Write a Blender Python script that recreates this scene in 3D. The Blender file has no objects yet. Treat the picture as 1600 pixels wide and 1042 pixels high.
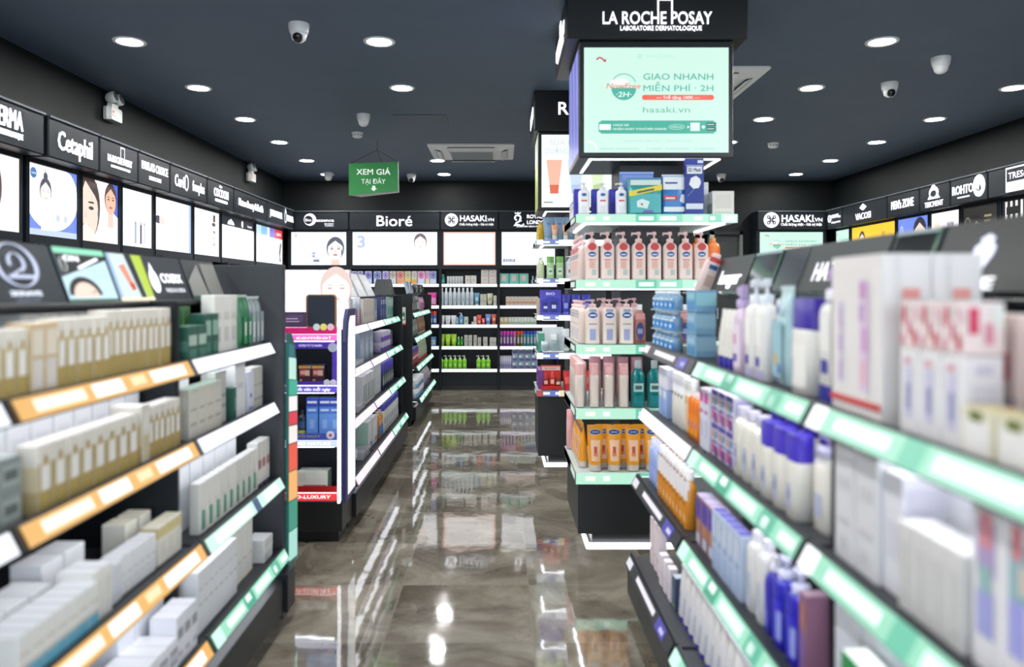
import bpy, math, random
from mathutils import Matrix, Vector

# ------------------------------------------------------------------ camera, world, exposure
SC = bpy.context.scene
COL = SC.collection
F, VX, VY, EYE = 1200.0, 783.0, 455.0, 1.40        # focal length in px of the 1600x1042 frame, vanishing point, eye height
cam_d = bpy.data.cameras.new('camera')
cam = bpy.data.objects.new('camera', cam_d)
COL.objects.link(cam)
cam.location = (0, 0, EYE)
cam.rotation_euler = (math.pi / 2, 0, 0)
cam_d.sensor_width = 36.0
cam_d.lens = 36.0 * F / 1600.0
cam_d.shift_x = (800 - VX) / 1600.0
cam_d.shift_y = (VY - 521) / 1600.0
cam_d.clip_start = 0.05
cam_d.dof.use_dof = True
cam_d.dof.focus_distance = 6.6
cam_d.dof.aperture_fstop = 1.5
SC.camera = cam

world = bpy.data.worlds.new('world')
SC.world = world
world.use_nodes = True
world.node_tree.nodes['Background'].inputs[0].default_value = (0.80, 0.90, 1.0, 1)
world.node_tree.nodes['Background'].inputs[1].default_value = 2.0
vs = SC.view_settings
vs.view_transform = 'Standard'
vs.look = 'None'
vs.exposure = 0.33
vs.gamma = 1.0
vs.use_curve_mapping = False
SC.cycles.use_denoising = True
SC.cycles.max_bounces = 7
SC.cycles.diffuse_bounces = 3
SC.cycles.glossy_bounces = 4
SC.cycles.transmission_bounces = 5
SC.cycles.sample_clamp_indirect = 4.0

LAMP = 230.0      # ceiling downlights
LED = 4.5        # bars under the shelves
LIT = 1.02       # printed lightboxes

random.seed(5)


def W(px, py, y):
    return ((px - VX) / F * y, y, EYE - (py - VY) / F * y)


# ------------------------------------------------------------------ materials
MATS = {}


def lin(c):
    c /= 255.0
    return c / 12.92 if c <= 0.04045 else ((c + 0.055) / 1.055) ** 2.4


def rgb(h):
    return tuple(lin(int(h[i:i + 2], 16)) for i in (0, 2, 4)) + (1.0,)


def M(h, rough=0.45, metal=0.0, trans=0.0, coat=0.0):
    k = ('m', h, rough, metal, trans, coat)
    if k not in MATS:
        m = bpy.data.materials.new('paint_' + h)
        m.use_nodes = True
        b = m.node_tree.nodes['Principled BSDF']
        b.inputs['Base Color'].default_value = rgb(h)
        b.inputs['Roughness'].default_value = rough
        b.inputs['Metallic'].default_value = metal
        b.inputs['Transmission Weight'].default_value = trans
        b.inputs['Coat Weight'].default_value = coat
        MATS[k] = m
    return MATS[k]


def Lm(h, s=None):
    """a printed or coloured sheet lit from behind"""
    s = LIT if s is None else s
    k = ('l', h, s)
    if k not in MATS:
        m = bpy.data.materials.new('lit_' + h)
        m.use_nodes = True
        b = m.node_tree.nodes['Principled BSDF']
        b.inputs['Base Color'].default_value = (0.02, 0.02, 0.02, 1)
        b.inputs['Roughness'].default_value = 0.3
        b.inputs['Emission Color'].default_value = rgb(h)
        b.inputs['Emission Strength'].default_value = s
        MATS[k] = m
    return MATS[k]


def noisy(name, h1, h2, scale, rough, bump=0.0, stretch=(1, 1, 1)):
    if name in MATS:
        return MATS[name]
    m = bpy.data.materials.new(name)
    m.use_nodes = True
    nt = m.node_tree
    b = nt.nodes['Principled BSDF']
    tc = nt.nodes.new('ShaderNodeTexCoord')
    mp = nt.nodes.new('ShaderNodeMapping')
    mp.inputs['Scale'].default_value = stretch
    n = nt.nodes.new('ShaderNodeTexNoise')
    n.inputs['Scale'].default_value = scale
    n.inputs['Detail'].default_value = 5
    r = nt.nodes.new('ShaderNodeValToRGB')
    r.color_ramp.elements[0].position = 0.3
    r.color_ramp.elements[1].position = 0.7
    r.color_ramp.elements[0].color = rgb(h1)
    r.color_ramp.elements[1].color = rgb(h2)
    L = nt.links
    L.new(tc.outputs['Object'], mp.inputs[0])
    L.new(mp.outputs[0], n.inputs['Vector'])
    L.new(n.outputs['Fac'], r.inputs[0])
    L.new(r.outputs[0], b.inputs['Base Color'])
    b.inputs['Roughness'].default_value = rough
    b.inputs['Specular IOR Level'].default_value = 0.25
    if bump:
        bp = nt.nodes.new('ShaderNodeBump')
        bp.inputs['Strength'].default_value = bump
        bp.inputs['Distance'].default_value = 0.002
        L.new(n.outputs['Fac'], bp.inputs['Height'])
        L.new(bp.outputs[0], b.inputs['Normal'])
    MATS[name] = m
    return m


def floor_material():
    m = bpy.data.materials.new('polished_stone_tiles')
    m.use_nodes = True
    nt = m.node_tree
    L = nt.links
    N = nt.nodes.new
    b = nt.nodes['Principled BSDF']
    tc = N('ShaderNodeTexCoord')
    mp = N('ShaderNodeMapping')
    mp.inputs['Location'].default_value = (0.47, -0.06, 0)
    L.new(tc.outputs['Object'], mp.inputs[0])
    br = N('ShaderNodeTexBrick')
    br.offset = 0.0
    br.inputs['Scale'].default_value = 1.0
    br.inputs['Brick Width'].default_value = 0.6
    br.inputs['Row Height'].default_value = 0.6
    br.inputs['Mortar Size'].default_value = 0.0035
    br.inputs['Mortar Smooth'].default_value = 0.2
    br.inputs['Bias'].default_value = 0.0
    br.inputs['Color1'].default_value = (0.25, 0.25, 0.25, 1)
    br.inputs['Color2'].default_value = (0.75, 0.75, 0.75, 1)
    L.new(mp.outputs[0], br.inputs['Vector'])
    # each tile its own piece of the stone
    sc = N('ShaderNodeVectorMath')
    sc.operation = 'SCALE'
    sc.inputs['Scale'].default_value = 9.0
    L.new(br.outputs['Color'], sc.inputs[0])
    ad = N('ShaderNodeVectorMath')
    ad.operation = 'ADD'
    L.new(tc.outputs['Object'], ad.inputs[0])
    L.new(sc.outputs[0], ad.inputs[1])
    n1 = N('ShaderNodeTexNoise')
    n1.inputs['Scale'].default_value = 1.7
    n1.inputs['Detail'].default_value = 9
    n1.inputs['Roughness'].default_value = 0.62
    n1.inputs['Distortion'].default_value = 1.4
    L.new(ad.outputs[0], n1.inputs['Vector'])
    r1 = N('ShaderNodeValToRGB')
    e = r1.color_ramp.elements
    e[0].position, e[0].color = 0.30, rgb('574f44')
    e[1].position, e[1].color = 0.72, rgb('a8a294')
    k = e.new(0.47)
    k.color = rgb('766f62')
    k = e.new(0.56)
    k.color = rgb('8b8476')
    L.new(n1.outputs['Fac'], r1.inputs[0])
    # veins
    n2 = N('ShaderNodeTexNoise')
    n2.inputs['Scale'].default_value = 3.4
    n2.inputs['Detail'].default_value = 6
    n2.inputs['Distortion'].default_value = 2.2
    L.new(ad.outputs[0], n2.inputs['Vector'])
    r2 = N('ShaderNodeValToRGB')
    e = r2.color_ramp.elements
    e[0].position, e[0].color = 0.485, (0, 0, 0, 1)
    e[1].position, e[1].color = 0.515, (0, 0, 0, 1)
    k = e.new(0.5)
    k.color = (1, 1, 1, 1)
    L.new(n2.outputs['Fac'], r2.inputs[0])
    mx = N('ShaderNodeMix')
    mx.data_type = 'RGBA'
    mx.inputs[7].default_value = rgb('5a4636')
    mf = N('ShaderNodeMath')
    mf.operation = 'MULTIPLY'
    mf.inputs[1].default_value = 0.22
    L.new(r2.outputs[0], mf.inputs[0])
    L.new(mf.outputs[0], mx.inputs[0])
    L.new(r1.outputs[0], mx.inputs[6])
    mg = N('ShaderNodeMix')
    mg.data_type = 'RGBA'
    mg.inputs[7].default_value = rgb('8a8478')
    L.new(br.outputs['Fac'], mg.inputs[0])
    L.new(mx.outputs[2], mg.inputs[6])
    L.new(mg.outputs[2], b.inputs['Base Color'])
    b.inputs['Roughness'].default_value = 0.05
    b.inputs['IOR'].default_value = 2.7
    # slight waviness of the polish
    n3 = N('ShaderNodeTexNoise')
    n3.inputs['Scale'].default_value = 5.0
    n3.inputs['Detail'].default_value = 2
    L.new(tc.outputs['Object'], n3.inputs['Vector'])
    bp = N('ShaderNodeBump')
    bp.inputs['Strength'].default_value = 0.07
    bp.inputs['Distance'].default_value = 0.012
    L.new(n3.outputs['Fac'], bp.inputs['Height'])
    L.new(bp.outputs[0], b.inputs['Normal'])
    return m


# ------------------------------------------------------------------ mesh building
TXT = {}


def text_data(body, bold=0.0, res=3):
    k = (body, bold, res)
    if k not in TXT:
        c = bpy.data.curves.new('t', 'FONT')
        c.body = body
        c.resolution_u = res
        c.offset = bold
        c.align_x = 'CENTER'
        o = bpy.data.objects.new('t', c)
        COL.objects.link(o)
        dg = bpy.context.evaluated_depsgraph_get()
        me = bpy.data.meshes.new_from_object(o.evaluated_get(dg))
        vs_ = [tuple(v.co) for v in me.vertices]
        fs = [tuple(p.vertices) for p in me.polygons]
        bpy.data.objects.remove(o)
        bpy.data.meshes.remove(me)
        bpy.data.curves.remove(c)
        x0, x1 = min(v[0] for v in vs_), max(v[0] for v in vs_)
        TXT[k] = (vs_, fs, x0, x1)
    return TXT[k]


CAP = 0.73     # cap height of the built-in font at size 1


class MB:
    def __init__(s):
        s.v, s.f, s.m, s.sm, s.cuts = [], [], [], [], []

    def add(s, vs_, fs, mat, smooth=False):
        o = len(s.v)
        s.v += [tuple(v) for v in vs_]
        for f in fs:
            s.f.append(tuple(i + o for i in f))
            s.m.append(mat)
            s.sm.append(smooth)
        return s

    def box(s, x0, x1, y0, y1, z0, z1, mat):
        return s.add([(x0, y0, z0), (x1, y0, z0), (x1, y1, z0), (x0, y1, z0), (x0, y0, z1), (x1, y0, z1), (x1, y1, z1), (x0, y1, z1)],
                     [(0, 3, 2, 1), (4, 5, 6, 7), (0, 1, 5, 4), (1, 2, 6, 5), (2, 3, 7, 6), (3, 0, 4, 7)], mat)

    def bbox(s, x0, x1, y0, y1, z0, z1, mat, c=0.004):
        """box with chamfered edges"""
        def ring(i, z):
            return [(x0 + i, y0 + c, z), (x0 + c, y0 + i, z), (x1 - c, y0 + i, z), (x1 - i, y0 + c, z),
                    (x1 - i, y1 - c, z), (x1 - c, y1 - i, z), (x0 + c, y1 - i, z), (x0 + i, y1 - c, z)]
        return s.loft([ring(c * .7, z0), ring(0, z0 + c), ring(0, z1 - c), ring(c * .7, z1)], mat)

    def loft(s, rings, mat, cap0=True, cap1=True, smooth=False):
        n = len(rings[0])
        vs_ = [p for r in rings for p in r]
        fs = []
        for k in range(len(rings) - 1):
            for i in range(n):
                j = (i + 1) % n
                fs.append((k * n + i, k * n + j, (k + 1) * n + j, (k + 1) * n + i))
        s.add(vs_, fs, mat, smooth)
        if cap0:
            s.add(rings[0], [tuple(reversed(range(n)))], mat)
        if cap1:
            s.add(rings[-1], [tuple(range(n))], mat)
        return s

    def lathe(s, prof, mat, n=20, cx=0, cy=0, smooth=True, caps=True):
        rings = [[(cx + r * math.cos(2 * math.pi * i / n), cy + r * math.sin(2 * math.pi * i / n), z) for i in range(n)] for r, z in prof]
        return s.loft(rings, mat, caps, caps, smooth=smooth)

    def tube(s, path, r, mat, n=8):
        rings = []
        for i, p in enumerate(path):
            p = Vector(p)
            a = Vector(path[max(i - 1, 0)])
            b = Vector(path[min(i + 1, len(path) - 1)])
            d = (b - a).normalized()
            u = d.cross(Vector((0, 0, 1)))
            if u.length < 1e-3:
                u = d.cross(Vector((1, 0, 0)))
            u.normalize()
            w = d.cross(u)
            rings.append([tuple(p + r * (math.cos(2 * math.pi * k / n) * u + math.sin(2 * math.pi * k / n) * w)) for k in range(n)])
        return s.loft(rings, mat, smooth=True)

    def poly(s, pts, mat, off=0.0):
        """flat polygon facing -Y; pts are (x, z)"""
        return s.add([(x, -off, z) for x, z in pts], [tuple(range(len(pts)))], mat)

    def rect(s, x0, x1, z0, z1, mat, off=0.0):
        return s.poly([(x0, z0), (x1, z0), (x1, z1), (x0, z1)], mat, off)

    def ell(s, cx, cz, rx, rz, mat, off=0.0, n=28, a0=0.0, a1=360.0):
        full = a1 - a0 >= 360
        k = n if full else n + 1
        return s.poly([(cx + rx * math.cos(math.radians(a0 + (a1 - a0) * i / n)), cz + rz * math.sin(math.radians(a0 + (a1 - a0) * i / n))) for i in range(k)], mat, off)

    def ring(s, cx, cz, rx, rz, t, mat, off=0.0, n=32, a0=0.0, a1=360.0, dep=0.0):
        for i in range(n):
            a = math.radians(a0 + (a1 - a0) * i / n)
            b = math.radians(a0 + (a1 - a0) * (i + 1) / n)
            s.poly([(cx + (rx - t) * math.cos(a), cz + (rz - t) * math.sin(a)), (cx + rx * math.cos(a), cz + rz * math.sin(a)),
                    (cx + rx * math.cos(b), cz + rz * math.sin(b)), (cx + (rx - t) * math.cos(b), cz + (rz - t) * math.sin(b))], mat, off)
        return s

    def slab(s, pts, t, mat, off=0.0):
        """polygon (x, z) given thickness t, front face at y = -off-t"""
        r0 = [(x, -off, z) for x, z in pts]
        r1 = [(x, -off - t, z) for x, z in pts]
        n = len(pts)
        s.add(r0 + r1, [(i, (i + 1) % n, n + (i + 1) % n, n + i) for i in range(n)] + [tuple(range(n, 2 * n))], mat)
        return s

    def text(s, body, cx, cz, h, mat, off=0.0, w=None, bold=0.0, t=0.0, shear=0.0, res=3):
        """lettering facing -Y, centred on cx, its capitals standing h high about cz; w: exact width; t: thickness"""
        if bold > 0:       # heavier strokes: the lettering drawn four times, a hair apart
            b = bold * h / CAP * .8
            for i, (ax, az) in enumerate(((-b, -b), (b, -b), (-b, b), (b, b))):
                s.text(body, cx + ax, cz + az, h - b, mat, off + .00002 * i, None if w is None else w - 2 * b, 0.0, t, shear, res)
            return s
        vs_, fs, x0, x1 = text_data(body, 0.0, res)
        k = h / CAP
        kx = k if w is None else w / (x1 - x0)
        mx = (x0 + x1) / 2

        def P(v, d):
            x = (v[0] - mx) * kx
            z = (v[1] - CAP / 2) * k
            return (cx + x + shear * z, -off - d, cz + z)
        s.add([P(v, t) for v in vs_], fs, mat)
        if t > 0:
            ed = {}
            for f in fs:
                for i in range(len(f)):
                    a, b = f[i], f[(i + 1) % len(f)]
                    ed[(a, b)] = 1
            for (a, b) in ed:
                if (b, a) not in ed:
                    s.add([P(vs_[a], t), P(vs_[b], t), P(vs_[b], 0), P(vs_[a], 0)], [(3, 2, 1, 0)], mat)
        return s

    def xf(s, mtx):
        s.v = [tuple(mtx @ Vector(v)) for v in s.v]
        return s

    def merge(s, o):
        n = len(s.v)
        s.v += o.v
        s.f += [tuple(i + n for i in f) for f in o.f]
        s.m += o.m
        s.sm += o.sm
        return s

    def cut(s, name):
        """what is drawn from here on becomes a part of its own"""
        s.cuts.append((len(s.f), name))
        return s

    def build_parts(s, name, parent):
        marks = [(0, name)] + s.cuts + [(len(s.f), '')]
        for (a, nm), (b, _) in zip(marks, marks[1:]):
            if b > a:
                used = sorted({i for f in s.f[a:b] for i in f})
                at = {j: i for i, j in enumerate(used)}
                q = MB()
                q.v = [s.v[i] for i in used]
                q.f = [tuple(at[i] for i in f) for f in s.f[a:b]]
                q.m, q.sm = s.m[a:b], s.sm[a:b]
                q.build(nm, parent)

    def mesh(s, name):
        me = bpy.data.meshes.new(name)
        me.from_pydata(s.v, [], s.f)
        sl = {}
        for m in s.m:
            if m.name not in sl:
                sl[m.name] = len(sl)
                me.materials.append(m)
        for p, m, q in zip(me.polygons, s.m, s.sm):
            p.material_index = sl[m.name]
            p.use_smooth = q
        me.update()
        return me

    def build(s, name, parent=None, loc=(0, 0, 0), rot=0.0):
        return link(name, s.mesh(name), parent, loc, rot)


def link(name, data, parent=None, loc=(0, 0, 0), rot=0.0):
    o = bpy.data.objects.new(name, data)
    COL.objects.link(o)
    o.location = loc
    o.rotation_euler = (0, 0, rot)
    if parent is not None:
        o.parent = parent
    return o


def tag(o, label, cat, group=None):
    o['label'] = label
    o['category'] = cat
    if group:
        o['group'] = group
    return o


def thing(name, label, cat, loc=(0, 0, 0), rot=0.0, group=None):
    return tag(link(name, None, None, loc, rot), label, cat, group)


def struct(o, kind='structure'):
    o['kind'] = kind
    return o


R90 = math.pi / 2
ORD = ('first second third fourth fifth sixth seventh eighth ninth tenth eleventh twelfth thirteenth fourteenth fifteenth sixteenth seventeenth eighteenth '
       'nineteenth twentieth twenty-first twenty-second twenty-third twenty-fourth twenty-fifth twenty-sixth twenty-seventh twenty-eighth').split()


# ------------------------------------------------------------------ the room
XL, XR, YB, YF, ZC = -3.15, 4.80, 11.15, -1.6, 3.0
WALLP = noisy('wall_paint', '0d1213', '101516', 6, 0.6)
CEILP = noisy('ceiling_paint', '566475', '5a6879', 3, 0.6)
DK = noisy('dark_laminate', '191d21', '1d2125', 8, 0.36)
DK2 = noisy('charcoal_panel', '13191f', '171d23', 8, 0.4)
BLK = M('141618', 0.35)
WHT = M('e9eaec', 0.4)
PLASTIC = M('e4e6e6', 0.35)
STEEL = M('b8bcc0', 0.25, 0.9)
LEDM = Lm('f4f7ff', LED)
LEDS = Lm('f4f7ff', 1.7)     # the weaker bars of the racks further back
SIGNW = Lm('f7f8ff', 1.5)
GLASS = M('cfe9df', 0.03, 0.0, 0.9)

fl = MB().box(XL - .1, XR + .1, YF, YB + .1, -0.08, 0, floor_material()).build('floor')
struct(fl)
struct(MB().box(XL - .1, XR + .1, YF, YB + .1, ZC, ZC + .1, CEILP).build('ceiling'))
struct(MB().box(XL - .12, XL, YF, YB + .1, 0, ZC, WALLP).build('wall_left'))
struct(MB().box(XR, XR + .12, YF, YB + .1, 0, ZC, WALLP).build('wall_right'))
wb = MB()
wb.box(XL, 2.84, YB, YB + .12, 0, ZC, WALLP).box(3.50, XR, YB, YB + .12, 0, ZC, WALLP).box(2.84, 3.50, YB, YB + .12, 2.27, ZC, WALLP)
struct(wb.build('wall_back'))
# the doorway in the back wall and the store room seen through it
nk = MB()
nk.box(2.6, 3.8, 12.6, 12.7, 0, 2.6, M('74776f', .8)).box(2.5, 2.6, YB + .12, 12.6, 0, 2.6, M('6b6e68', .8)).box(3.8, 3.9, YB + .12, 12.6, 0, 2.6, M('3a3d3c', .8))
nk.box(2.6, 3.8, YB + .12, 12.6, 2.5, 2.6, M('6b6e68', .8)).box(2.6, 3.8, YB + .12, 12.6, -.08, 0, M('6b6e68', .6))
struct(nk.build('wall_store_room'))
dr = MB().box(3.02, 3.09, YB - .03, YB + .10, 0, 2.27, M('8a8d88', .5)).box(3.46, 3.50, YB - .03, YB + .10, 0, 2.27, M('6e716c', .5)).box(2.84, 3.50, YB - .03, YB + .10, 2.22, 2.27, DK)
struct(dr.build('trim_1'))
d1 = MB().bbox(3.10, 3.46, YB + .05, YB + .09, 0.01, 2.22, M('2f3433', .5))
d1 = struct(d1.build('door_1'))
MB().box(3.13, 3.16, YB + .01, YB + .05, 1.0, 1.16, STEEL).build('door_handle', d1)
sl_ = MB().box(2.87, 3.0, YB + .16, YB + .4, 1.78, 1.80, STEEL)
for k in range(5):
    sl_.lathe([(.015, 1.80), (.02, 1.83), (.012, 1.87)], M('3c3f42', .4), 10, 2.88 + k * .025, YB + .25)
struct(sl_.build('trim_2'))
hp = W(635, 193, 7.30)
struct(MB().box(-.98, -.50, 6.95, 7.40, ZC - .006, ZC + .01, M('4e5b6c', .6)).build('trim_3'))

# ------------------------------------------------------------------ ceiling fittings
LAMPM = Lm('fbfaf8', LAMP)
trim_me = MB().lathe([(.078, -.004), (.098, -.006), (.102, 0.0), (.102, .004), (.078, .004)], PLASTIC, 28, caps=False).mesh('trim_ring')
lens_me = MB().lathe([(0.001, -.002), (.079, -.002), (.079, .002), (.001, .002)], LAMPM, 28, smooth=False).mesh('lens')
LROWS = [0.5, 1.6, 2.7, 3.8, 4.92, 6.04, 7.14, 8.24, 9.40, 10.5]
LCOLS = [(-2.38, 'beside the left wall'), (-.78, 'over the central aisle'), (2.44, 'right of the column'), (4.03, 'along the right wall')]
for cx, wh in LCOLS:
    vis = LROWS if cx < 4 else LROWS
    for i, y in enumerate(vis):
        if cx == -.78 and abs(y - 8.24) < .1:
            continue
        if cx == -.78 and abs(y - 7.14) < .1:
            continue
        if cx == 2.44 and False:
            continue
        n = len(LROWS) - 1 - i
        t = thing('ceiling_downlight', f'{ORD[n]} round downlight from the back wall, {wh}', 'ceiling light', (cx, y, ZC - .002), 0, 'recessed ceiling downlights')
        link('trim_ring', trim_me, t)
        link('lens', lens_me, t)


def cassette(cx, cy, label):
    t = thing('ceiling_air_conditioner', label, 'air conditioner', (cx, cy, ZC))
    p = MB()
    s = .475

    def oct_(r, c, z):
        return [(-r + c, -r, z), (r - c, -r, z), (r, -r + c, z), (r, r - c, z), (r - c, r, z), (-r + c, r, z), (-r, r - c, z), (-r, -r + c, z)]
    p.loft([oct_(s, .02, 0), oct_(s, .02, -.012), oct_(s - .09, .06, -.03), oct_(s - .15, .06, -.04)], PLASTIC)
    p.build('panel', t)
    g = MB()
    g.box(-.25, .25, -.25, .25, -.052, -.038, M('d2d5d6', .4))
    for k in range(13):
        g.box(-.235, .235, -.235 + k * .038, -.228 + k * .038, -.056, -.050, M('8d9396', .5))
    g.build('intake_grille', t)
    for k in range(4):
        f = MB()
        f.box(-.26, .26, -.405, -.325, -.034, -.022, M('3b3f42', .5))
        f.add([(-.26, -.40, -.034), (.26, -.40, -.034), (.26, -.345, -.062), (-.26, -.345, -.062), (-.26, -.40, -.028), (.26, -.40, -.028), (.26, -.345, -.056), (-.26, -.345, -.056)],
              [(0, 3, 2, 1), (4, 5, 6, 7), (0, 1, 5, 4), (1, 2, 6, 5), (2, 3, 7, 6), (3, 0, 4, 7)], PLASTIC)
        f.xf(Matrix.Rotation(k * R90, 4, 'Z'))
        f.build('air_louver', t)


cassette(-.33, 8.80, 'white square ceiling air conditioner over the aisle behind the hanging green sign')
cassette(1.45, 5.93, 'white ceiling air conditioner partly hidden by the column screen')


def dome(px, py, y, label, eye):
    x = (px - VX) / F * y
    t = thing('dome_camera', label, 'security camera', (x, y, ZC))
    MB().lathe([(.062, 0), (.062, -.018), (.056, -.05), (.05, -.062), (.001, -.064)][::1], PLASTIC, 24).build('housing', t)
    b = MB()
    b.lathe([(.001, -.112), (.024, -.107), (.041, -.092), (.047, -.070), (.044, -.048)], PLASTIC, 24)
    b.build('ball', t)
    if eye is not None:
        d = Vector(eye).normalized()
        m = Matrix.Translation(Vector((0, 0, -.068)) + d * .034) @ d.to_track_quat('Z', 'Y').to_matrix().to_4x4()
        MB().lathe([(.001, 0), (.031, 0), (.030, .008), (.020, .017), (.001, .018)], M('15161a', .15), 20).xf(m).build('lens', t)


dome(467, 40, 4.60, 'white dome camera with black lens at the front of the ceiling, left of centre', (0.0, -1, -.75))
dome(568, 180, 6.95, 'white dome camera above the hanging green sign', None)
dome(1390, 130, 5.90, 'white dome camera with round black lens among the lights on the right', (-.1, -1, -.5))
dome(1470, 90, 5.26, 'white dome camera turned away, highest on the right of the ceiling', None)
dome(513, 273, 10.35, 'small white dome camera in the back corner beside the last downlight', None)
dome(643, 272, 10.5, 'white dome camera behind the hanging green sign near the back wall', (0, -1, -.6))
dome(1127, 272, 10.5, 'white dome camera near the back wall, right of the column', (0, -1, -.6))


def smoke(x, y, label):
    t = thing('smoke_detector', label, 'smoke detector', (x, y, ZC))
    MB().lathe([(.058, 0), (.058, -.016), (.050, -.02)], PLASTIC, 24).build('mounting_base', t)
    MB().lathe([(.050, -.020), (.054, -.024), (.052, -.04), (.036, -.052), (.001, -.056)], PLASTIC, 24).build('head', t)
    v = MB()
    for k in range(10):
        a = k * math.pi / 5
        v.box(.0535 * math.cos(a) - .005, .0535 * math.cos(a) + .005, .0535 * math.sin(a) - .005, .0535 * math.sin(a) + .005, -.036, -.029, M('6a6f73', .5))
    v.build('vent', t)


smoke(-1.45, 7.75, 'white smoke detector on the ceiling left of the air conditioner')
smoke(2.94, 8.30, 'white smoke detector on the ceiling right of the column')


def emergency(y, label):
    t = thing('emergency_light', label, 'emergency light', (XL, y, 2.78), R90)
    # local: x along the wall, -y into the room
    c = MB()
    pr = [(-.09, -.01), (-.10, -.04), (-.085, -.075), (.085, -.075), (.10, -.04), (.09, -.01)]
    c.loft([[(x * .93, y_, -.02) for x, y_ in pr], [(x, y_, 0) for x, y_ in pr], [(x, y_, .07) for x, y_ in pr], [(x * .9, y_ * .95, .085) for x, y_ in pr]], M('dfe1dd', .4))
    c.build('battery_case', t)
    MB().box(-.05, .05, -.06, -.02, .082, .115, M('dfe1dd', .4)).build('bracket', t)
    MB().ell(-.06, .045, .009, .009, Lm('ff2018', 2.5), .0765).ring(-.06, .045, .02, .02, .006, M('c9cbc8', .4), .0762).build('indicator', t)
    f = MB()
    for k in range(3):
        f.ell(-.075 + k * .022, .014, .0045, .0045, M('55585a', .5), .0765, 10)
    f.build('button', t)
    for sx in (-.047, .047):
        h = MB()
        h.lathe([(.02, -.045), (.038, -.03), (.046, 0), (.046, .028), (.04, .034)], M('dfe1dd', .35), 20)
        m = Matrix.Translation((sx, -.055, .158)) @ Matrix.Rotation(math.radians(75), 4, 'X')
        lamp = h.xf(m).build('lamp_head', t)
        MB().lathe([(.001, .036), (.036, .0345), (.036, .036)], M('9aa3a8', .1, .6), 18).xf(m).build('reflector', lamp)


emergency(6.15, 'white twin headed emergency light on the left wall above the second brand sign')
emergency(9.55, 'white twin headed emergency light further back on the left wall near the corner')

# the hanging green price sign
x0, x1 = (545 - VX) / F * 8, (622 - VX) / F * 8
hs = thing('hanging_sign', 'green wedge shaped hanging sign with white lettering and arrow', 'sign', ((x0 + x1) / 2, 8.0, 2.42))
hw = (x1 - x0) / 2
g = MB()
GR = M('2c9a49', .45)
a = [(-hw, 0, -.02), (hw, 0, .02), (hw, 0, .33), (-hw, 0, .31)]
b2 = [(-hw + .10, .16, -.02), (hw, .10, .02), (hw, .02, .33), (-hw, .02, .31)]
g.add(a + b2, [(0, 1, 2, 3)], GR)
g.add(a + b2, [(7, 6, 5, 4), (4, 5, 1, 0), (5, 6, 2, 1), (6, 7, 3, 2), (7, 4, 0, 3)], M('d8dcda', .5))
g.build('sign_box', hs)
g = MB()
g.text('XEM GIÁ', .0, .225, .062, Lm('f4fff6', .75), .003, hw * 1.38, .012)
g.text('TẠI ĐÂY', .0, .125, .052, Lm('f4fff6', .75), .003, hw * .98, .0)
g.poly([(-.012, .078), (-.012, .05), (-.028, .05), (.004, .022), (.036, .05), (.02, .05), (.02, .078)], Lm('f4fff6', .75), .003)
g.build('lettering', hs)
g = MB()
top = (.035, .05, .575)
for e in ((-hw + .01, .01, .31), (hw - .01, .01, .33), (.09, .02, .32)):
    g.tube([e, (.03, .05, .46)], .0022, M('1b1d20', .6), 6)
g.tube([(.03, .05, .46), top], .0022, M('1b1d20', .6), 6)
g.build('hanging_wire', hs)


# ------------------------------------------------------------------ pictures on lightboxes
def face(p, cx, cz, h, hair='3a3340', skin='f6dccf', off=.001, s=LIT, pony=False, faint=False):
    """a plain portrait: hair, neck, face, brows, eyes, nose and mouth; h is the head's height"""
    w = h * .36
    A = lambda c: Lm(c, s)
    sk2 = 'eec4b3' if not faint else 'f7e4dc'
    p.poly([(cx - w * .55, cz - h * .95), (cx + w * .55, cz - h * .95), (cx + w * .42, cz - h * .3), (cx - w * .42, cz - h * .3)], A(sk2), off)
    p.ell(cx, cz + h * .06, w * 1.16, h * .54, A(hair), off + .0004)
    if pony:
        p.ell(cx, cz + h * .66, w * .42, h * .16, A(hair), off + .0004)
        p.poly([(cx - w * .15, cz + h * .7), (cx + w * .15, cz + h * .7), (cx - w * .2, cz + h * 1.0)], A(hair), off + .0005)
    p.ell(cx, cz - h * .03, w, h * .46, A(skin), off + .0008)
    p.poly([(cx - w * 1.02, cz + h * .1), (cx - w * .75, cz + h * .22), (cx, cz + h * .42), (cx + w * .75, cz + h * .22), (cx + w * 1.02, cz + h * .1), (cx + w * .9, cz + h * .42), (cx, cz + h * .58), (cx - w * .9, cz + h * .42)], A(hair), off + .0011)
    ey = '2d2a30' if not faint else 'b9a79f'
    for q in (-1, 1):
        p.ell(cx + q * w * .45, cz + .03 * h, w * .2, h * .028, A(ey), off + .0014, 14)
        p.poly([(cx + q * w * .2, cz + h * .10), (cx + q * w * .7, cz + h * .10), (cx + q * w * .62, cz + h * .13), (cx + q * w * .25, cz + h * .125)][::q], A(hair if not faint else 'c9b7ae'), off + .0014)
    p.poly([(cx - w * .12, cz - h * .12), (cx + w * .16, cz - h * .12), (cx + w * .04, cz + h * .02)], A(sk2), off + .0014)
    p.ell(cx, cz - h * .25, w * .32, h * .04, A('c9525a' if not faint else 'e6b9b4'), off + .0014, 16)


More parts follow.
